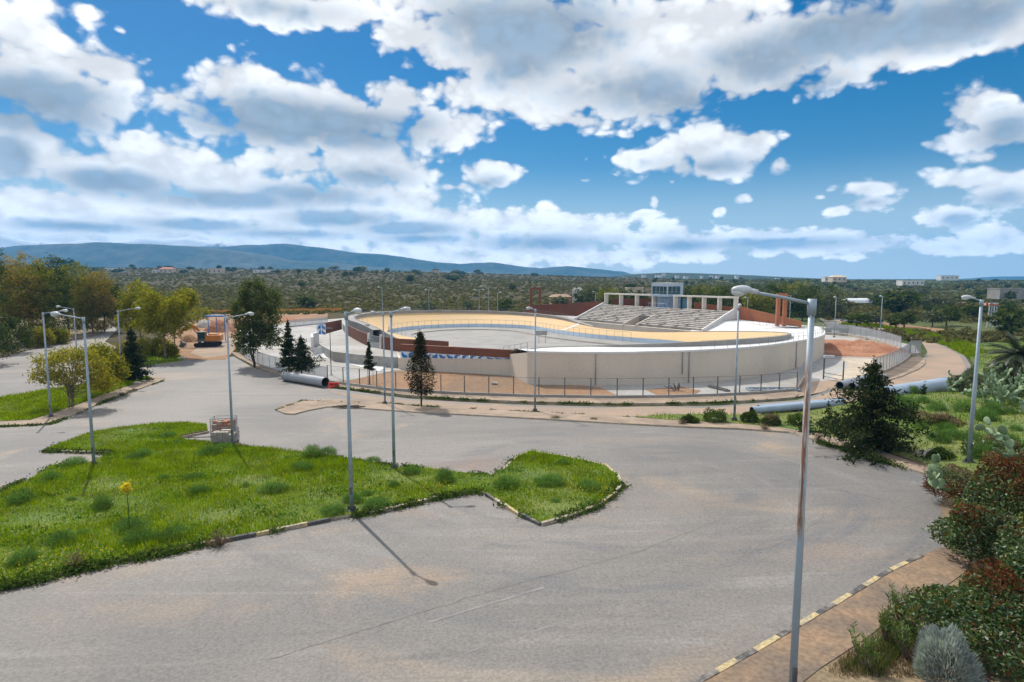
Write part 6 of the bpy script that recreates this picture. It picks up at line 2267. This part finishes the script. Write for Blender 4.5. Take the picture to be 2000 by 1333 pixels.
def tuft(seed, n, r, h, mat, leaf, asp, dome=1.0):
    """rounded clump of fine stems: returns mesh data"""
    d = rand_unit(n); d[:, 2] = np.abs(d[:, 2]) * 1.0
    rr = rng.uniform(.25, 1, n) ** .55
    P = d * rr[:, None] * np.array([r, r, h])
    P[:, :2] += rng.normal(0, .12 * r, (n, 2))
    D_ = d + np.array([0, 0, .7]); D_ /= np.linalg.norm(D_, axis=1)[:, None]
    D_ += rng.normal(0, .35, (n, 3)); D_ /= np.linalg.norm(D_, axis=1)[:, None]
    e = np.cross(D_, rand_unit(n)); e /= np.linalg.norm(e, axis=1)[:, None]
    s = leaf * rng.uniform(.6, 1.4, n)[:, None]
    V = np.stack([P - D_ * s, P + e * s * asp, P + D_ * s, P - e * s * asp], 1).reshape(-1, 3)
    o = np_mesh('foliage', V, np.arange(4 * n).reshape(n, 4), mat)
    me = o.data
    bpy.data.objects.remove(o)
    return me


FEN = [tuft(i, 1500, .5, .72, L_FEN, .11, .06) for i in range(3)]
fen_pts = [(280, 895), (347, 872), (330, 858), (210, 902), (262, 900), (100, 942), (85, 950), (145, 912), (410, 893), (440, 878), (610, 896), (640, 893), (592, 921), (480, 955), (535, 965), (200, 998), (140, 982), (255, 1040), (275, 1065), (340, 1055),
           (380, 940), (390, 968), (715, 972), (690, 985), (650, 1008), (735, 995), (728, 907), (770, 955), (805, 930), (870, 945), (1100, 912), (1050, 945), (1075, 952), (1085, 985), (1150, 960), (990, 955), (1040, 905), (45, 1105), (120, 1065), (320, 940), (160, 1050), (560, 900), (40, 985)]
for i, (px, py) in enumerate(fen_pts):
    q = G(px, py)
    right = px > 960
    big = rng.choice([.5, .7, .9, 1.2, 1.5])
    t_ = tag(bpy.data.objects.new('fennel_clump', FEN[i % 3]), 'feathery blue-green fennel clump in the ' + ('small rounded eastern tip of the grass island' if right else 'large main part of the grass island'), 'plant', 'fennel clumps in the grass' + (' tip' if right else ''))
    C.objects.link(t_)
    t_.location = (q[0], q[1], q[2] + .1)
    t_.rotation_euler = (0, 0, rng.uniform(0, 6))
    t_.scale = (big * rng.uniform(.8, 1.3), big * rng.uniform(.7, 1.1), big * rng.uniform(.4, .75))

for k in range(34):
    px, py = rng.uniform(1740, 1985), rng.uniform(785, 925)
    if py > 840 + (px - 1640) * .30: continue
    q = G(px, py)
    t_ = tag(bpy.data.objects.new('fennel_clump', FEN[k % 3]), 'soft green fennel clump on the green verge right of the bushy conifer', 'plant', 'fennel clumps on the verge')
    C.objects.link(t_)
    t_.location = (q[0], q[1], float(bank_z(q[0], q[1])) + .1)
    t_.rotation_euler = (0, 0, rng.uniform(0, 6))
    b_ = rng.uniform(.7, 1.7)
    t_.scale = (b_, b_, b_ * rng.uniform(.5, .9))

# tall yellow umbel
q = G(253, 1040)
t_ = thing('yellow_umbel', 'tall single fennel stem with a yellow flower head above the grass', 'plant', (q[0], q[1], q[2] + .1))
mb = MB(); mb.tube([(0, 0, 0), (.02, 0, .8), (0, 0, 1.75)], [.025, .02, .012], 6)
for k in range(9):
    a = k * .7
    mb.tube([(0, 0, 1.45 + .03 * k), (math.cos(a) * .16, math.sin(a) * .16, 1.75 + .03 * k)], [.008, .005], 4)
mb.build('stem', L_FEN, t_)
V, Fq = leaf_quads(np.array([0, 0, 1.85]) + rng.normal(size=(300, 3)) * np.array([.075, .075, .10]), .055, .7)
np_mesh('flower_head', V, Fq, L_FLOW, t_)
# little yellow flowers in the grass
P = np.vstack([sample(PX(poly), n_) for poly, n_ in (([(0, 1120), (180, 1070), (260, 1085), (60, 1135)], 60), ([(820, 945), (880, 940), (890, 965), (830, 972)], 70), ([(1100, 960), (1180, 945), (1190, 975), (1120, 1000)], 80))] +
              [sample(turf_left, 900), sample(isl_tree, 200)])
V, Fq = leaf_quads(np.column_stack([P, gz(P[:, 0], P[:, 1]) + .32]), .03, .9)
np_mesh('wild_flowers', V, Fq, L_FLOW)['kind'] = 'stuff'


def shrub(name, label, base, r, h, n, leaf, asp, mat, mat2=None, frac2=0.0, lump=.25, group=None, cat='shrub', twigs=14, rx=1.0, squash=1.0):
    """leafy shrub: leaves on a lumpy shell over woody stems; young leaves in a second tint on the top"""
    t_ = thing(name, label, cat, base, rng.uniform(0, 6) if rx == 1.0 else 0, group)
    d = rand_unit(n); d[:, 2] = np.abs(d[:, 2]) ** .8
    k = np.zeros(n)
    for _ in range(7):
        c = rand_unit(1)[0]; c[2] = abs(c[2])
        k = np.maximum(k, np.clip(1 - np.linalg.norm(d - c, axis=1) / .55, 0, 1))
    rr = (rng.uniform(.35, 1, n) ** .35) * (1 - lump + lump * 1.6 * k)
    P = d * rr[:, None] * np.array([r * rx, r, h])
    P += rng.normal(0, .03, (n, 3))
    P[:, 2] = np.abs(P[:, 2]) + .05
    V, Fq = leaf_quads(P, leaf, asp)
    mi = np.zeros(n, int)
    if mat2 is not None:
        sc = rr * (.6 + .5 * d[:, 2]) + rng.normal(0, .12, n)
        mi[sc > np.quantile(sc, 1 - frac2)] = 1
    np_mesh('foliage', V, Fq, [mat, mat2 or mat], t_, mi)
    mb = MB()
    for _ in range(twigs):
        dd_ = rand_unit(1)[0]; dd_[2] = abs(dd_[2])
        mb.tube([(0, 0, 0), dd_ * np.array([r * rx, r, h]) * .5 + np.array([0, 0, .1]), dd_ * np.array([r * rx, r, h]) * .95], [.02, .012, .004], 4, False)
    mb.build('stems', A_TWIG, t_)
    return t_


PHG = 'red-tipped hedge shrubs of the planting bed'
shrub('hedge_shrub', 'big rounded hedge shrub with glossy dark leaves and red tips, nearest in the corner', (12.2, 14.3, .0), 1.95, 1.8, 16000, .062, .45, L_PHO, L_REDT, .08, group=PHG)
shrub('hedge_shrub', 'dark green hedge shrub on the pavement edge behind the nearest one', (16.1, 19.6, -.1), 1.7, 1.95, 11000, .068, .45, L_PHO, L_REDT, .05, group=PHG)
shrub('hedge_shrub', 'dark hedge shrub at the right edge above the nearest one', (15.8, 16.9, -.1), 1.7, 2.1, 11000, .065, .45, L_PHO, L_REDT, .06, group=PHG)
shrub('hedge_shrub', 'maroon-leaved hedge shrub under the prickly pears', (19.4, 22.8, -.2), 2.0, 2.5, 10000, .07, .45, L_PHO, L_REDT, .24, group=PHG)
shrub('hedge_shrub', 'maroon-tipped shrub at the right edge beside the orange leaves', (20.6, 20.6, -.1), 2.2, 3.0, 9000, .07, .45, L_PHO, L_REDT, .18, group=PHG)
shrub('hedge_shrub', 'red-brown twiggy shrub spreading onto the asphalt by the small prickly pear', (19.9, 26.2, -.5), 1.7, 1.1, 5000, .055, .35, L_REDT, L_PHO, .35, group=PHG, twigs=60)
shrub('hedge_shrub', 'second red-brown twiggy shrub at the road edge, nearer the hedge', (17.8, 22.4, -.4), 1.0, 1.1, 3000, .055, .35, L_REDT, L_PHO, .3, group=PHG, twigs=50)
shrub('hedge_shrub', 'low red-tipped shrub in the bottom right corner', (14.2, 12.0, 0), 1.8, 2.0, 9000, .06, .45, L_PHO, L_REDT, .18, group=PHG)
shrub('orange_shrub', 'small shrub with bright orange leaves at the right edge', (17.2, 18.6, .6), .75, 2.3, 1500, .06, .5, L_ORA, L_PHO, .25)
q = G(1800, 1318)
# silver lavender-like cushion
t_ = thing('silver_shrub', 'silvery grey-blue cushion shrub at the bottom edge', 'shrub', (10.15, 13.3, -.15))
V_, F_ = [], []
n = 9000
d = rand_unit(n); d[:, 2] = np.abs(d[:, 2])
P = d * (rng.uniform(.45, 1, n) ** .3)[:, None] * np.array([.62, .7, 1.12]) * (1 + .16 * np.sin(d[:, :1] * 6) * np.cos(d[:, 1:2] * 5))
D_ = d + np.array([0, 0, .8]) + rng.normal(0, .25, (n, 3)); D_ /= np.linalg.norm(D_, axis=1)[:, None]
e = np.cross(D_, rand_unit(n)); e /= np.linalg.norm(e, axis=1)[:, None]
s = .085 * rng.uniform(.6, 1.4, n)[:, None]
np_mesh('foliage', np.stack([P - D_ * s, P + e * s * .1, P + D_ * s, P - e * s * .1], 1).reshape(-1, 3), np.arange(4 * n).reshape(n, 4), L_LAV, t_)
mb = MB()
for k in range(12): mb.tube([(0, 0, 0), tuple(rand_unit(1)[0] * np.array([.5, .5, .1]) + np.array([0, 0, .7]))], [.02, .006], 4, False)
mb.build('stems', A_TWIG, t_)


def oleander(label, base, n, h, group):
    t_ = thing('oleander_shrub', label, 'shrub', base, 0, group)
    mb = MB(); P, Dn = [], []
    for k in range(n):
        a = rng.uniform(0, 6.28); L = h * rng.uniform(.6, 1.1); sp_ = rng.uniform(.05, .55)
        tip = np.array([math.cos(a) * L * sp_, math.sin(a) * L * sp_, L])
        mb.tube([(0, 0, 0), tip * np.array([.6, .6, .5]), tip], [.014, .01, .004], 5, False)
        for j in range(26):
            f = rng.uniform(.35, 1)
            b = rng.uniform(0, 6.28)
            dv = np.array([math.cos(b) * .7, math.sin(b) * .7, .75]); dv /= np.linalg.norm(dv)
            P.append(tip * f + dv * .08); Dn.append(dv)
    P, Dn = np.array(P), np.array(Dn)
    e = np.cross(Dn, rand_unit(len(P))); e /= np.linalg.norm(e, axis=1)[:, None]
    s = .085
    np_mesh('foliage', np.stack([P - Dn * s, P + e * s * .16, P + Dn * s, P - e * s * .16], 1).reshape(-1, 3), np.arange(4 * len(P)).reshape(-1, 4), L_OLE, t_)
    mb.build('stems', A_TWIG, t_)


OG = 'young oleanders beside the stained pavement'
for (px, py, n_, h_, lab) in ((1755, 1222, 16, 1.0, 'bright green oleander against the big hedge shrub'), (1728, 1255, 14, 1.1, 'bright green oleander in the middle of the pavement edge'), (1690, 1310, 12, 1.0, 'bright green oleander nearest the bottom edge'), (1770, 1290, 12, 1.0, 'bright green oleander beside the silver cushion')):
    oleander(lab, G(px, py, .1), n_, h_, OG)
blades('grass', PX([(1610, 1320), (1692, 1260), (1760, 1205), (1850, 1160), (1870, 1333), (1640, 1333)]), 6000, .12, .012, L_DRY, off=.1)
blades('grass', PX([(1640, 1320), (1700, 1270), (1770, 1215), (1800, 1250), (1720, 1333)]), 2500, .14, .012, L_WEED, off=.1)


# prickly pears
def cactus(label, base, n, seed, size=.2, group=None, spread=1.0):
    r = np.random.default_rng(seed)
    t_ = thing('prickly_pear', label, 'cactus', base, 0, group)
    tips = [(np.array([r.uniform(-.3, .3) * spread, r.uniform(-.3, .3) * spread, .1]), np.array([0, 0, 1.0])) for _ in range(3)]
    for k in range(n):
        i = int(r.integers(max(0, len(tips) - 14), len(tips)))
        p, d = tips[i]
        nd = d + r.normal(0, .55, 3) + np.array([0, 0, .25]); nd /= np.linalg.norm(nd)
        s = size * r.uniform(.75, 1.15)
        c = p + nd * s
        fn_ = np.cross(nd, r.normal(size=3)); fn_ /= np.linalg.norm(fn_)
        w = np.cross(nd, fn_)
        mb = MB()
        nu, nv = 12, 6
        vs, fs = [], []
        for j in range(nv + 1):
            ph = math.pi * j / nv - math.pi / 2
            for i2 in range(nu):
                q = 2 * math.pi * i2 / nu
                a_, b_, c_ = math.cos(ph) * math.cos(q), math.cos(ph) * math.sin(q), math.sin(ph)
                egg = 1 + .22 * c_
                vs.append(c + nd * c_ * s + w * a_ * s * .68 * egg + fn_ * b_ * s * .13)
        for j in range(nv):
            for i2 in range(nu): fs.append((j * nu + i2, j * nu + (i2 + 1) % nu, (j + 1) * nu + (i2 + 1) % nu, (j + 1) * nu + i2))
        mb.add(vs, fs)
        mb.build('pad', L_CACT, t_, True)
        tips.append((c + nd * s * .9, nd))
    return t_


CG = 'prickly pears on the right-hand side'
cactus('small prickly pear among red twigs at the asphalt edge', (18.0, 24.4, .3), 22, 1, .20, CG, .9)
cactus('prickly pear above the maroon shrub near the right edge', (21.2, 24.9, 1.0), 30, 2, .25, CG, 1.6)
for i, (px, py, n_, lab) in enumerate(((1905, 810, 60, 'dense prickly pear just right of the right-hand lamp post'), (1945, 812, 70, 'large prickly pear thicket in the middle of the right edge'), (1985, 815, 60, 'prickly pear thicket cut off by the right edge'), (1890, 792, 30, 'small prickly pear left of the right-hand lamp post'), (1965, 835, 40, 'low prickly pear in front of the large thicket'))):
    q = G(px, py)
    cactus(lab, (q[0], q[1], float(bank_z(q[0], q[1])) + .1), min(96, int(n_ * 1.5)), 10 + i, .19, CG, 4.2)

# palms at the right edge
def palm(label, base, h, nf, L, group=None, droop=.9):
    t_ = thing('palm_tree', label, 'palm', base, 0, group)
    mb = MB()
    zs = np.linspace(-.2, h, 14)
    mb.tube([(0, 0, z_) for z_ in zs], [.26 + .03 * (i % 2) for i in range(14)], 10)
    mb.build('trunk', A_BARK, t_, True)
    for k in range(nf):
        a = k * 2.4 + rng.uniform(-.2, .2)
        el_ = rng.uniform(-.2, 1.1)
        V, mbs = [], MB()
        pts = []
        p_ = np.array([0, 0, h], float)
        d = np.array([math.cos(a) * math.cos(el_), math.sin(a) * math.cos(el_), math.sin(el_)])
        for j in range(12):
            pts.append(p_.copy())
            p_ = p_ + d * L / 12
            d = d + np.array([0, 0, -droop / 10]); d /= np.linalg.norm(d)
        for j in range(1, 12):
            t = pts[j] - pts[j - 1]; t /= np.linalg.norm(t)
            side = np.cross(t, [0, 0, 1]); side /= max(np.linalg.norm(side), 1e-6)
            for m_ in range(3):
                b = pts[j - 1] + (pts[j] - pts[j - 1]) * m_ / 3
                ll = L * .22 * math.sin(math.pi * min(1, (j + 1) / 12.5)) + .05
                for sgn in (-1, 1):
                    e = b + (side * sgn * .8 + t * .55 + np.array([0, 0, -.25])) * ll
                    wv = t * (.05 if h < 5 else .022)
                    V += [b - wv, b + wv, e]
        o = np_mesh('frond', np.array(V), np.arange(len(V)).reshape(-1, 3), L_PALM, t_)
        mbs.tube(pts, [.022 - .0016 * j for j in range(12)], 4)
        mbs.build('midrib', A_BARK, o)
    return t_


q = G(1988, 800)
palm('dark palm with drooping fronds at the right edge behind the prickly pears', (q[0] + 1.0, q[1] + 1.5, float(bank_z(q[0], q[1])) + .1), 3.4, 34, 2.9)
palm('tall palm just outside the right edge with frond tips in view', (23.2, 24.2, .2), 9.0, 18, 2.6)
for (bx_, by_, r, h, mt, lab) in ((43.2, 52, 2.6, 3.6, L_OLIVE, 'grey-green feathery bush by the bend of the dusty road'), (43.0, 46.5, 2.2, 3.6, L_WEED, 'green bush in front of the dark palm'), (43.5, 57, 1.8, 2.4, L_OLIVE, 'smaller grey-green bush at the road bend')):
    shrub('verge_bush', lab, (bx_, by_, float(bank_z(bx_, by_))), r, h, 6500, .12, .3, mt, group='bushes at the road bend', cat='bush', twigs=16)
VG = 'shrubs on the green verge'
for (px, py, r, h, mt, m2, lab, pal) in (
        (1395, 826, 1.15, 1.05, L_WEED, None, 'dark green shrub left of the lamp post on the strip', 0), (1348, 828, .7, .6, L_WEED, None, 'low dark green shrub at the left end of the strip shrubs', 0), (1462, 826, .8, .9, L_WEED, None, 'dark green shrub right of the lamp post on the strip', 0),
        (1505, 832, .9, .75, L_WEED, L_DRY, 'brownish green shrub at the kerb below the paired pipes', .3), (1560, 832, 1.0, .8, L_WEED, None, 'green shrub left of the nearest lamp post', 0), (1625, 838, 1.2, .95, L_OLE, None, 'yellow-green shrub left of the bushy conifer', 0), (1650, 845, .9, .9, L_OLE, None, 'yellowish shrub touching the bushy conifer', 0),
        (1815, 845, 1.5, .9, L_WEED, L_DRY, 'russet-flowered low shrub in the middle of the green verge', .4), (1850, 850, 1.1, .8, L_WEED, L_DRY, 'second russet low shrub in the green verge', .45), (1780, 830, .9, .6, L_WEED, L_DRY, 'small russet shrub right of the conifer', .35),
        (1835, 905, .8, .6, L_WEED, None, 'dark green weed clump left of the right-hand lamp base', 0), (1915, 905, 1.3, .9, L_WEED, L_OLE, 'yellow-green weed bank right of the right-hand lamp base', .4), (1950, 900, 1.2, .9, L_WEED, L_DRY, 'straw-coloured weeds at the right edge of the verge', .4), (1975, 935, 1.3, 1.0, L_WEED, L_DRY, 'dry weeds above the prickly pear at the right edge', .5),
        (1870, 938, 1.0, .5, L_OLE, L_DRY, 'low yellowish weeds below the right-hand lamp', .4)):
    q = G(px, py)
    zb = float(bank_z(q[0], q[1])) if px > 1700 else q[2] + .1
    shrub('verge_shrub', lab, (q[0], q[1], zb), r, h, 1700, .075, .4, mt, m2, pal, group=VG, twigs=16)
DRG = 'dry leafless shrubs on the kerbs'
for (px, py, r, h, lab) in ((1332, 831, .4, .55, 'dry reddish twig bush on the strip kerb'), (1494, 842, .42, .6, 'dry dark red twig bush on the kerb below the pipes'), (1598, 866, .4, .7, 'dry twig bush at the foot of the bushy conifer'), (430, 1068, .55, .75, 'dead brown shrub on the front kerb of the grass island'), (1085, 820, .5, .35, 'flat dry weed on the median strip right of the lone lamp'), (1160, 822, .4, .3, 'small dry weed at the right part of the median strip'), (148, 1112, .4, .7, 'dry brown stalks at the left of the front kerb')):
    q = G(px, py)
    t_ = thing('dry_shrub', lab, 'shrub', q, 0, DRG)
    mb = MB()
    for k in range(70):
        d = rand_unit(1)[0]; d[2] = abs(d[2]) + .3; d /= np.linalg.norm(d)
        m_ = d * np.array([r, r, h]) * .55
        e = d * np.array([r, r, h]) * rng.uniform(.8, 1.15) + rng.normal(0, .05, 3)
        mb.tube([(0, 0, .02), m_, e], [.009, .006, .003], 3, False)
    mb.build('twigs', A_TWIG if k % 2 else A_BARK, t_)
    V, Fq = leaf_quads(rand_unit(220) * np.array([r, r, h * .45]) * rng.uniform(.4, 1, (220, 1)) + np.array([0, 0, h * .5]), .035, .4)
    np_mesh('dead_leaves', V, Fq, L_DRY if px > 1300 or px < 600 else L_WEED, t_)
for i, (px, py, s_, lab) in enumerate(((268, 752, .45, 'pale boulder on the kerb of the left green island'), (282, 748, .3, 'smaller pale stone beside the boulder on the left island'), (1812, 896, .7, 'flat pale rock in the green verge'), (966, 752, .35, 'white stone lying on the bare soil in the yard'), (354, 703, .5, 'pale stone at the corner of the gum tree island'))):
    q = G(px, py)
    mb = MB(); mb.ell((0, 0, 0), (s_ * 1.2, s_ * .8, s_ * .45), 12, 7)
    mb.v = [tuple(np.array(v) * (1 + .16 * math.sin(v[0] * 9 + i) * math.cos(v[1] * 8 + v[2] * 7))) for v in mb.v]
    o = mb.build('boulder', A_ROCK, None, False)
    o.location = (q[0], q[1], q[2] + .2)
    tag(o, lab, 'rock', 'loose stones')

# ------------------------------------------------------------------ distant buildings
A_HW = M('house_white', (.62, .60, .56), (.55, .53, .49), .3, .8)
A_HC = M('house_cream', (.55, .45, .33), (.48, .39, .28), .3, .8)
A_TILE = M('roof_tile', (.42, .17, .10), (.34, .14, .085), .8, .85)
A_OPEN = M('dark_opening', (.03, .03, .035), None, 1, .6)


def house(label, px, y, w, d, h, mat, roof='flat', roofmat=None, rz=0.0, nwin=3, group='far houses on the plain', zoff=0.0, upper=None, cat='house', name='house'):
    x = (px - 1000) / F * y
    t_ = thing(name, label, cat, (x, y, float(gz(x, y)) + zoff), rz, group)
    mb = MB(); mb.box((0, 0, h / 2 - .5), (w, d, h + 1))
    if upper: mb.box((upper[0], 0, h + upper[2] / 2 + .002), (upper[1], d * .7, upper[2]))
    mb.build('wall', mat, t_)
    if roof == 'flat':
        mb = MB()
        for sx, sy, lx, ly in ((0, -d / 2, w + .3, .3), (0, d / 2, w + .3, .3), (-w / 2, 0, .3, d - .3), (w / 2, 0, .3, d - .3)): mb.box((sx, sy, h + .2), (lx, ly, .42))
        mb.build('roof', mat, t_)
    else:
        mb = MB(); e = .4
        hh = h + .02
        vs = [(-w / 2 - e, -d / 2 - e, hh), (w / 2 + e, -d / 2 - e, hh), (w / 2 + e, d / 2 + e, hh), (-w / 2 - e, d / 2 + e, hh), (-w / 2 + d * .3, 0, hh + d * .22), (w / 2 - d * .3, 0, hh + d * .22)]
        mb.add(vs, [(0, 1, 5, 4), (1, 2, 5), (2, 3, 4, 5), (3, 0, 4), (3, 2, 1, 0)])
        mb.build('roof', roofmat or A_TILE, t_)
    for k in range(nwin):
        f = (k + .5) / nwin * w - w / 2
        mb = MB(); mb.box((f, -d / 2 - .02, h * .5), (min(1.3, w / nwin * .45), .08, h * .38))
        mb.build('window', A_OPEN, t_)
    return t_


house('long low white house left on the skyline, above the gum trees', 229, 800, 22, 10, 4.5, A_HW, nwin=4)
house('red-roofed house on the skyline with a lower white wing', 332, 780, 17, 10, 5.0, A_HC, 'hip', nwin=3)
house('low white annexe left of the red-roofed skyline house', 312, 782, 9, 8, 3.5, A_HW, nwin=2)
house('cream block-like house on the skyline', 426, 760, 17, 10, 6, A_HC, nwin=3)
house('low white shed group right of the cream house on the skyline', 520, 790, 26, 9, 3.2, A_HW, nwin=4)
house('small cream house on the skyline right of centre-left', 852, 900, 10, 8, 4, A_HC, nwin=2)
house('white two-storey house beside the trees left of the grandstand', 1133, 262, 6.2, 6, 4.4, A_HW, nwin=2, upper=(-1.2, 3.4, 1.0), zoff=2.2, rz=R(-12))
house('roofless orange earth-coloured ruin left of the white house', 1094, 250, 8, 5, 2.6, A_ORANGE if False else M('orange_earth_wall', (.50, .25, .13), (.42, .22, .12), .5, .9), 'hip', M('rubble_roof', (.36, .25, .18), (.30, .2, .14), .7, .95), nwin=2, zoff=1.6, rz=R(10))
house('pale low house among the trees left of the booth', 1238, 330, 9, 6, 3, A_HC, nwin=2, zoff=3)
house('small pink-walled house with a chimney on the right', 1882, 235, 6, 5, 3.0, M('house_pink', (.52, .36, .30), (.46, .32, .26), .4, .8), nwin=2, zoff=-.6)
house('long pink-roofed house behind the right-hand lamp post', 1932, 225, 11, 6, 2.6, A_HW, 'hip', M('pink_roof', (.55, .22, .18), (.47, .19, .15), .5, .8), nwin=3, zoff=-.9)
house('grey concrete barn above the pink-roofed house', 1973, 300, 18, 8, 4, A_CONC_GREY, nwin=2, zoff=2)
house('white flat-roofed building on the right skyline', 1774, 620, 22, 10, 4.5, A_HW, nwin=5, zoff=1)
house('cream villa on the skyline right of the grove', 1632, 700, 16, 10, 5, A_HC, 'hip', A_HC, nwin=3, zoff=3)
house('small cream villa left of the larger villa on the skyline', 1612, 720, 9, 8, 4.5, A_HW, nwin=2, zoff=3)
house('white block on the far right skyline', 1846, 900, 26, 10, 6, A_HW, nwin=4, zoff=3)
r = random.Random(31)
for i in range(15):
    px = r.uniform(1215, 1560)
    y = r.uniform(1400, 1640)
    x = (px - 1000) / F * y
    row = np.interp(px, [1185, 1235, 1290, 1350, 1430, 1520, 1620], [545, 537, 534, 536, 538, 543, 547]) + r.uniform(0, 6)
    zz = CZ + (HOR - row) / F * y
    t_ = thing('hill_house', 'tiny pale house on the wooded hill behind the grandstand', 'house', (x, y, zz - 4), 0, 'tiny houses on the wooded hill')
    mb = MB(); mb.box((0, 0, 1), (r.uniform(6, 10), 8, 7)); mb.build('wall', A_HW, t_)
    mb = MB(); mb.box((0, 0, 4.7), (r.uniform(7, 10), 8.4, .4)); mb.build('roof', A_TILE if r.random() < .4 else A_HC, t_)

# white plastic greenhouses
for i, (px, y, w) in enumerate(((1640, 262, 7.5), (1662, 262, 8), (1684, 262, 6.5))):
    x = (px - 1000) / F * y
    t_ = thing('greenhouse', ('left', 'middle', 'right')[i] + ' one of three low white plastic tunnels on the right', 'greenhouse', (x, y, float(gz(x, y)) + 1.4), R(6), 'white plastic tunnels')
    mb = MB()
    n = 9
    A_ = [(-w / 2, math.cos(q) * 2.4, math.sin(q) * 1.9) for q in np.linspace(0, math.pi, n)]
    B_ = [(w / 2, p_[1], p_[2]) for p_ in A_]
    mb.strip(A_, B_); mb.add(A_, [tuple(range(n))]); mb.add(B_, [tuple(range(n - 1, -1, -1))])
    mb.build('plastic_cover', M('plastic_sheet', (.75, .77, .78), (.66, .68, .70), .8, .5), t_)
    mb = MB()
    for f in np.linspace(0, 1, 5): mb.tube([(-w / 2 + w * f, p_[1] * 1.01, p_[2] * 1.01) for p_ in A_], .04, 4, False)
    mb.build('hoop', A_GREYST, t_)

# tall frame and goal-like frame by the right-hand houses
q = D(1935, 660, 150)
t_ = thing('playground_tower', 'grey and red slatted play tower behind the right-hand lamp post', 'play frame', (q[0], q[1], float(gz(q[0], q[1]))))
for k, x in enumerate((-1.2, -.4, .4, 1.2)):
    mb = MB(); mb.tube([(x, 0, 0), (x * .7, 0, 6.2)], .14, 6); mb.build('post', A_GALV if k % 2 else A_LAMPW, t_)
for h in (2, 4, 5.6):
    mb = MB(); mb.box((0, -.1, h), (2.3, .12, .35)); mb.build('board', A_GREYST if h < 5 else A_TERRA, t_)
q = D(1956, 640, 140)
t_ = thing('goal_frame', 'pale blue goal-like metal frame at the far right', 'frame', (q[0], q[1], float(gz(q[0], q[1]))))
for x in (-.3, .3):
    mb = MB(); mb.tube([(x, 0, 0), (0, 0, 3.2)], .06, 6); mb.build('post', A_PIPE, t_)
mb = MB(); mb.tube([(0, 0, 3.1), (2.3, 0, 3.6)], .06, 6); mb.build('crossbar', A_PIPE, t_)

# orange netting along the far side of the dirt site
mb = MB()
a, b = G(395, 613), G(668, 608)
n = 30
L_ = [np.array([a[0] + (b[0] - a[0]) * k / n, a[1] + (b[1] - a[1]) * k / n, 0]) for k in range(n + 1)]
t_ = thing('safety_net', 'long orange safety net on thin stakes along the far side of the dirt site', 'fence', (L_[0][0], L_[0][1], float(gz(L_[0][0], L_[0][1]))))
lo_ = [np.array([p_[0], p_[1], float(gz(p_[0], p_[1])) + .1]) for p_ in L_]
mb.strip(lo_, [p_ + np.array([0, 0, 1.1 + .12 * math.sin(i * 1.3)]) for i, p_ in enumerate(lo_)])
mb.build('net', M('orange_net', (.62, .27, .05), (.55, .25, .05), .8, .7), t_, False, t_.location)
for p_ in lo_[::3]:
    mb = MB(); mb.tube([p_, p_ + np.array([0, 0, 1.4])], .03, 5); mb.build('stake', A_STEEL, t_, False, t_.location)
# spoil heaps at the dirt site
for i, (px, py, w, h, mt, lab) in enumerate(((430, 648, 7, 2.4, A_RED, 'heap of red soil behind the excavator'), (470, 640, 6, 1.8, A_OCHRE, 'heap of ochre earth right of the red heap'), (400, 640, 5, 1.8, A_ROCK, 'heap of grey-pink rubble behind the excavator boom'), (560, 628, 9, 1.2, A_RED, 'long low bank of red soil beside the tall gum tree'), (370, 668, 3.5, 1.3, A_OCHRE, 'small heap of earth under the excavator bucket'))):
    q = G(px, py)
    mb = MB()
    n = 20
    vs, fs = [], []
    rr_ = np.random.default_rng(50 + i)
    for jj in range(n):
        for ii in range(n):
            uu, vv = ii / (n - 1) * 2 - 1, jj / (n - 1) * 2 - 1
            f = max(0, 1 - uu * uu) * max(0, 1 - vv * vv)
            vs.append((uu * w * .5, vv * w * .4, f * h * (1 + rr_.normal(0, .13)) - (.1 if f == 0 else 0)))
    fs = [(jj * n + ii, jj * n + ii + 1, (jj + 1) * n + ii + 1, (jj + 1) * n + ii) for jj in range(n - 1) for ii in range(n - 1)]
    mb.add(vs, fs)
    o = mb.build('earth_heap', mt, None, True)
    o.location = (q[0], q[1], q[2])
    tag(o, lab, 'heap', 'heaps of the dirt site')

# ------------------------------------------------------------------ haze: the blue air between here and the mountains
def haze():
    mb = MB()
    mb.box((0, 2700, 165), (19000, 5900, 420))
    o = mb.build('haze', None or bpy.data.materials.new('haze_air'))
    m = o.data.materials[0]
    m.use_nodes = True
    n = NT(m.node_tree)
    n.n.clear()
    out = n.node('ShaderNodeOutputMaterial')
    pv = n.node('ShaderNodeVolumePrincipled')
    pv.inputs['Color'].default_value = (.05, .42, .90, 1)
    pv.inputs['Density'].default_value = HAZE_D
    pv.inputs['Anisotropy'].default_value = 0.0
    n.l.new(pv.outputs[0], out.inputs['Volume'])
    o['kind'] = 'stuff'
    return o


HAZE_D = .00015
haze()
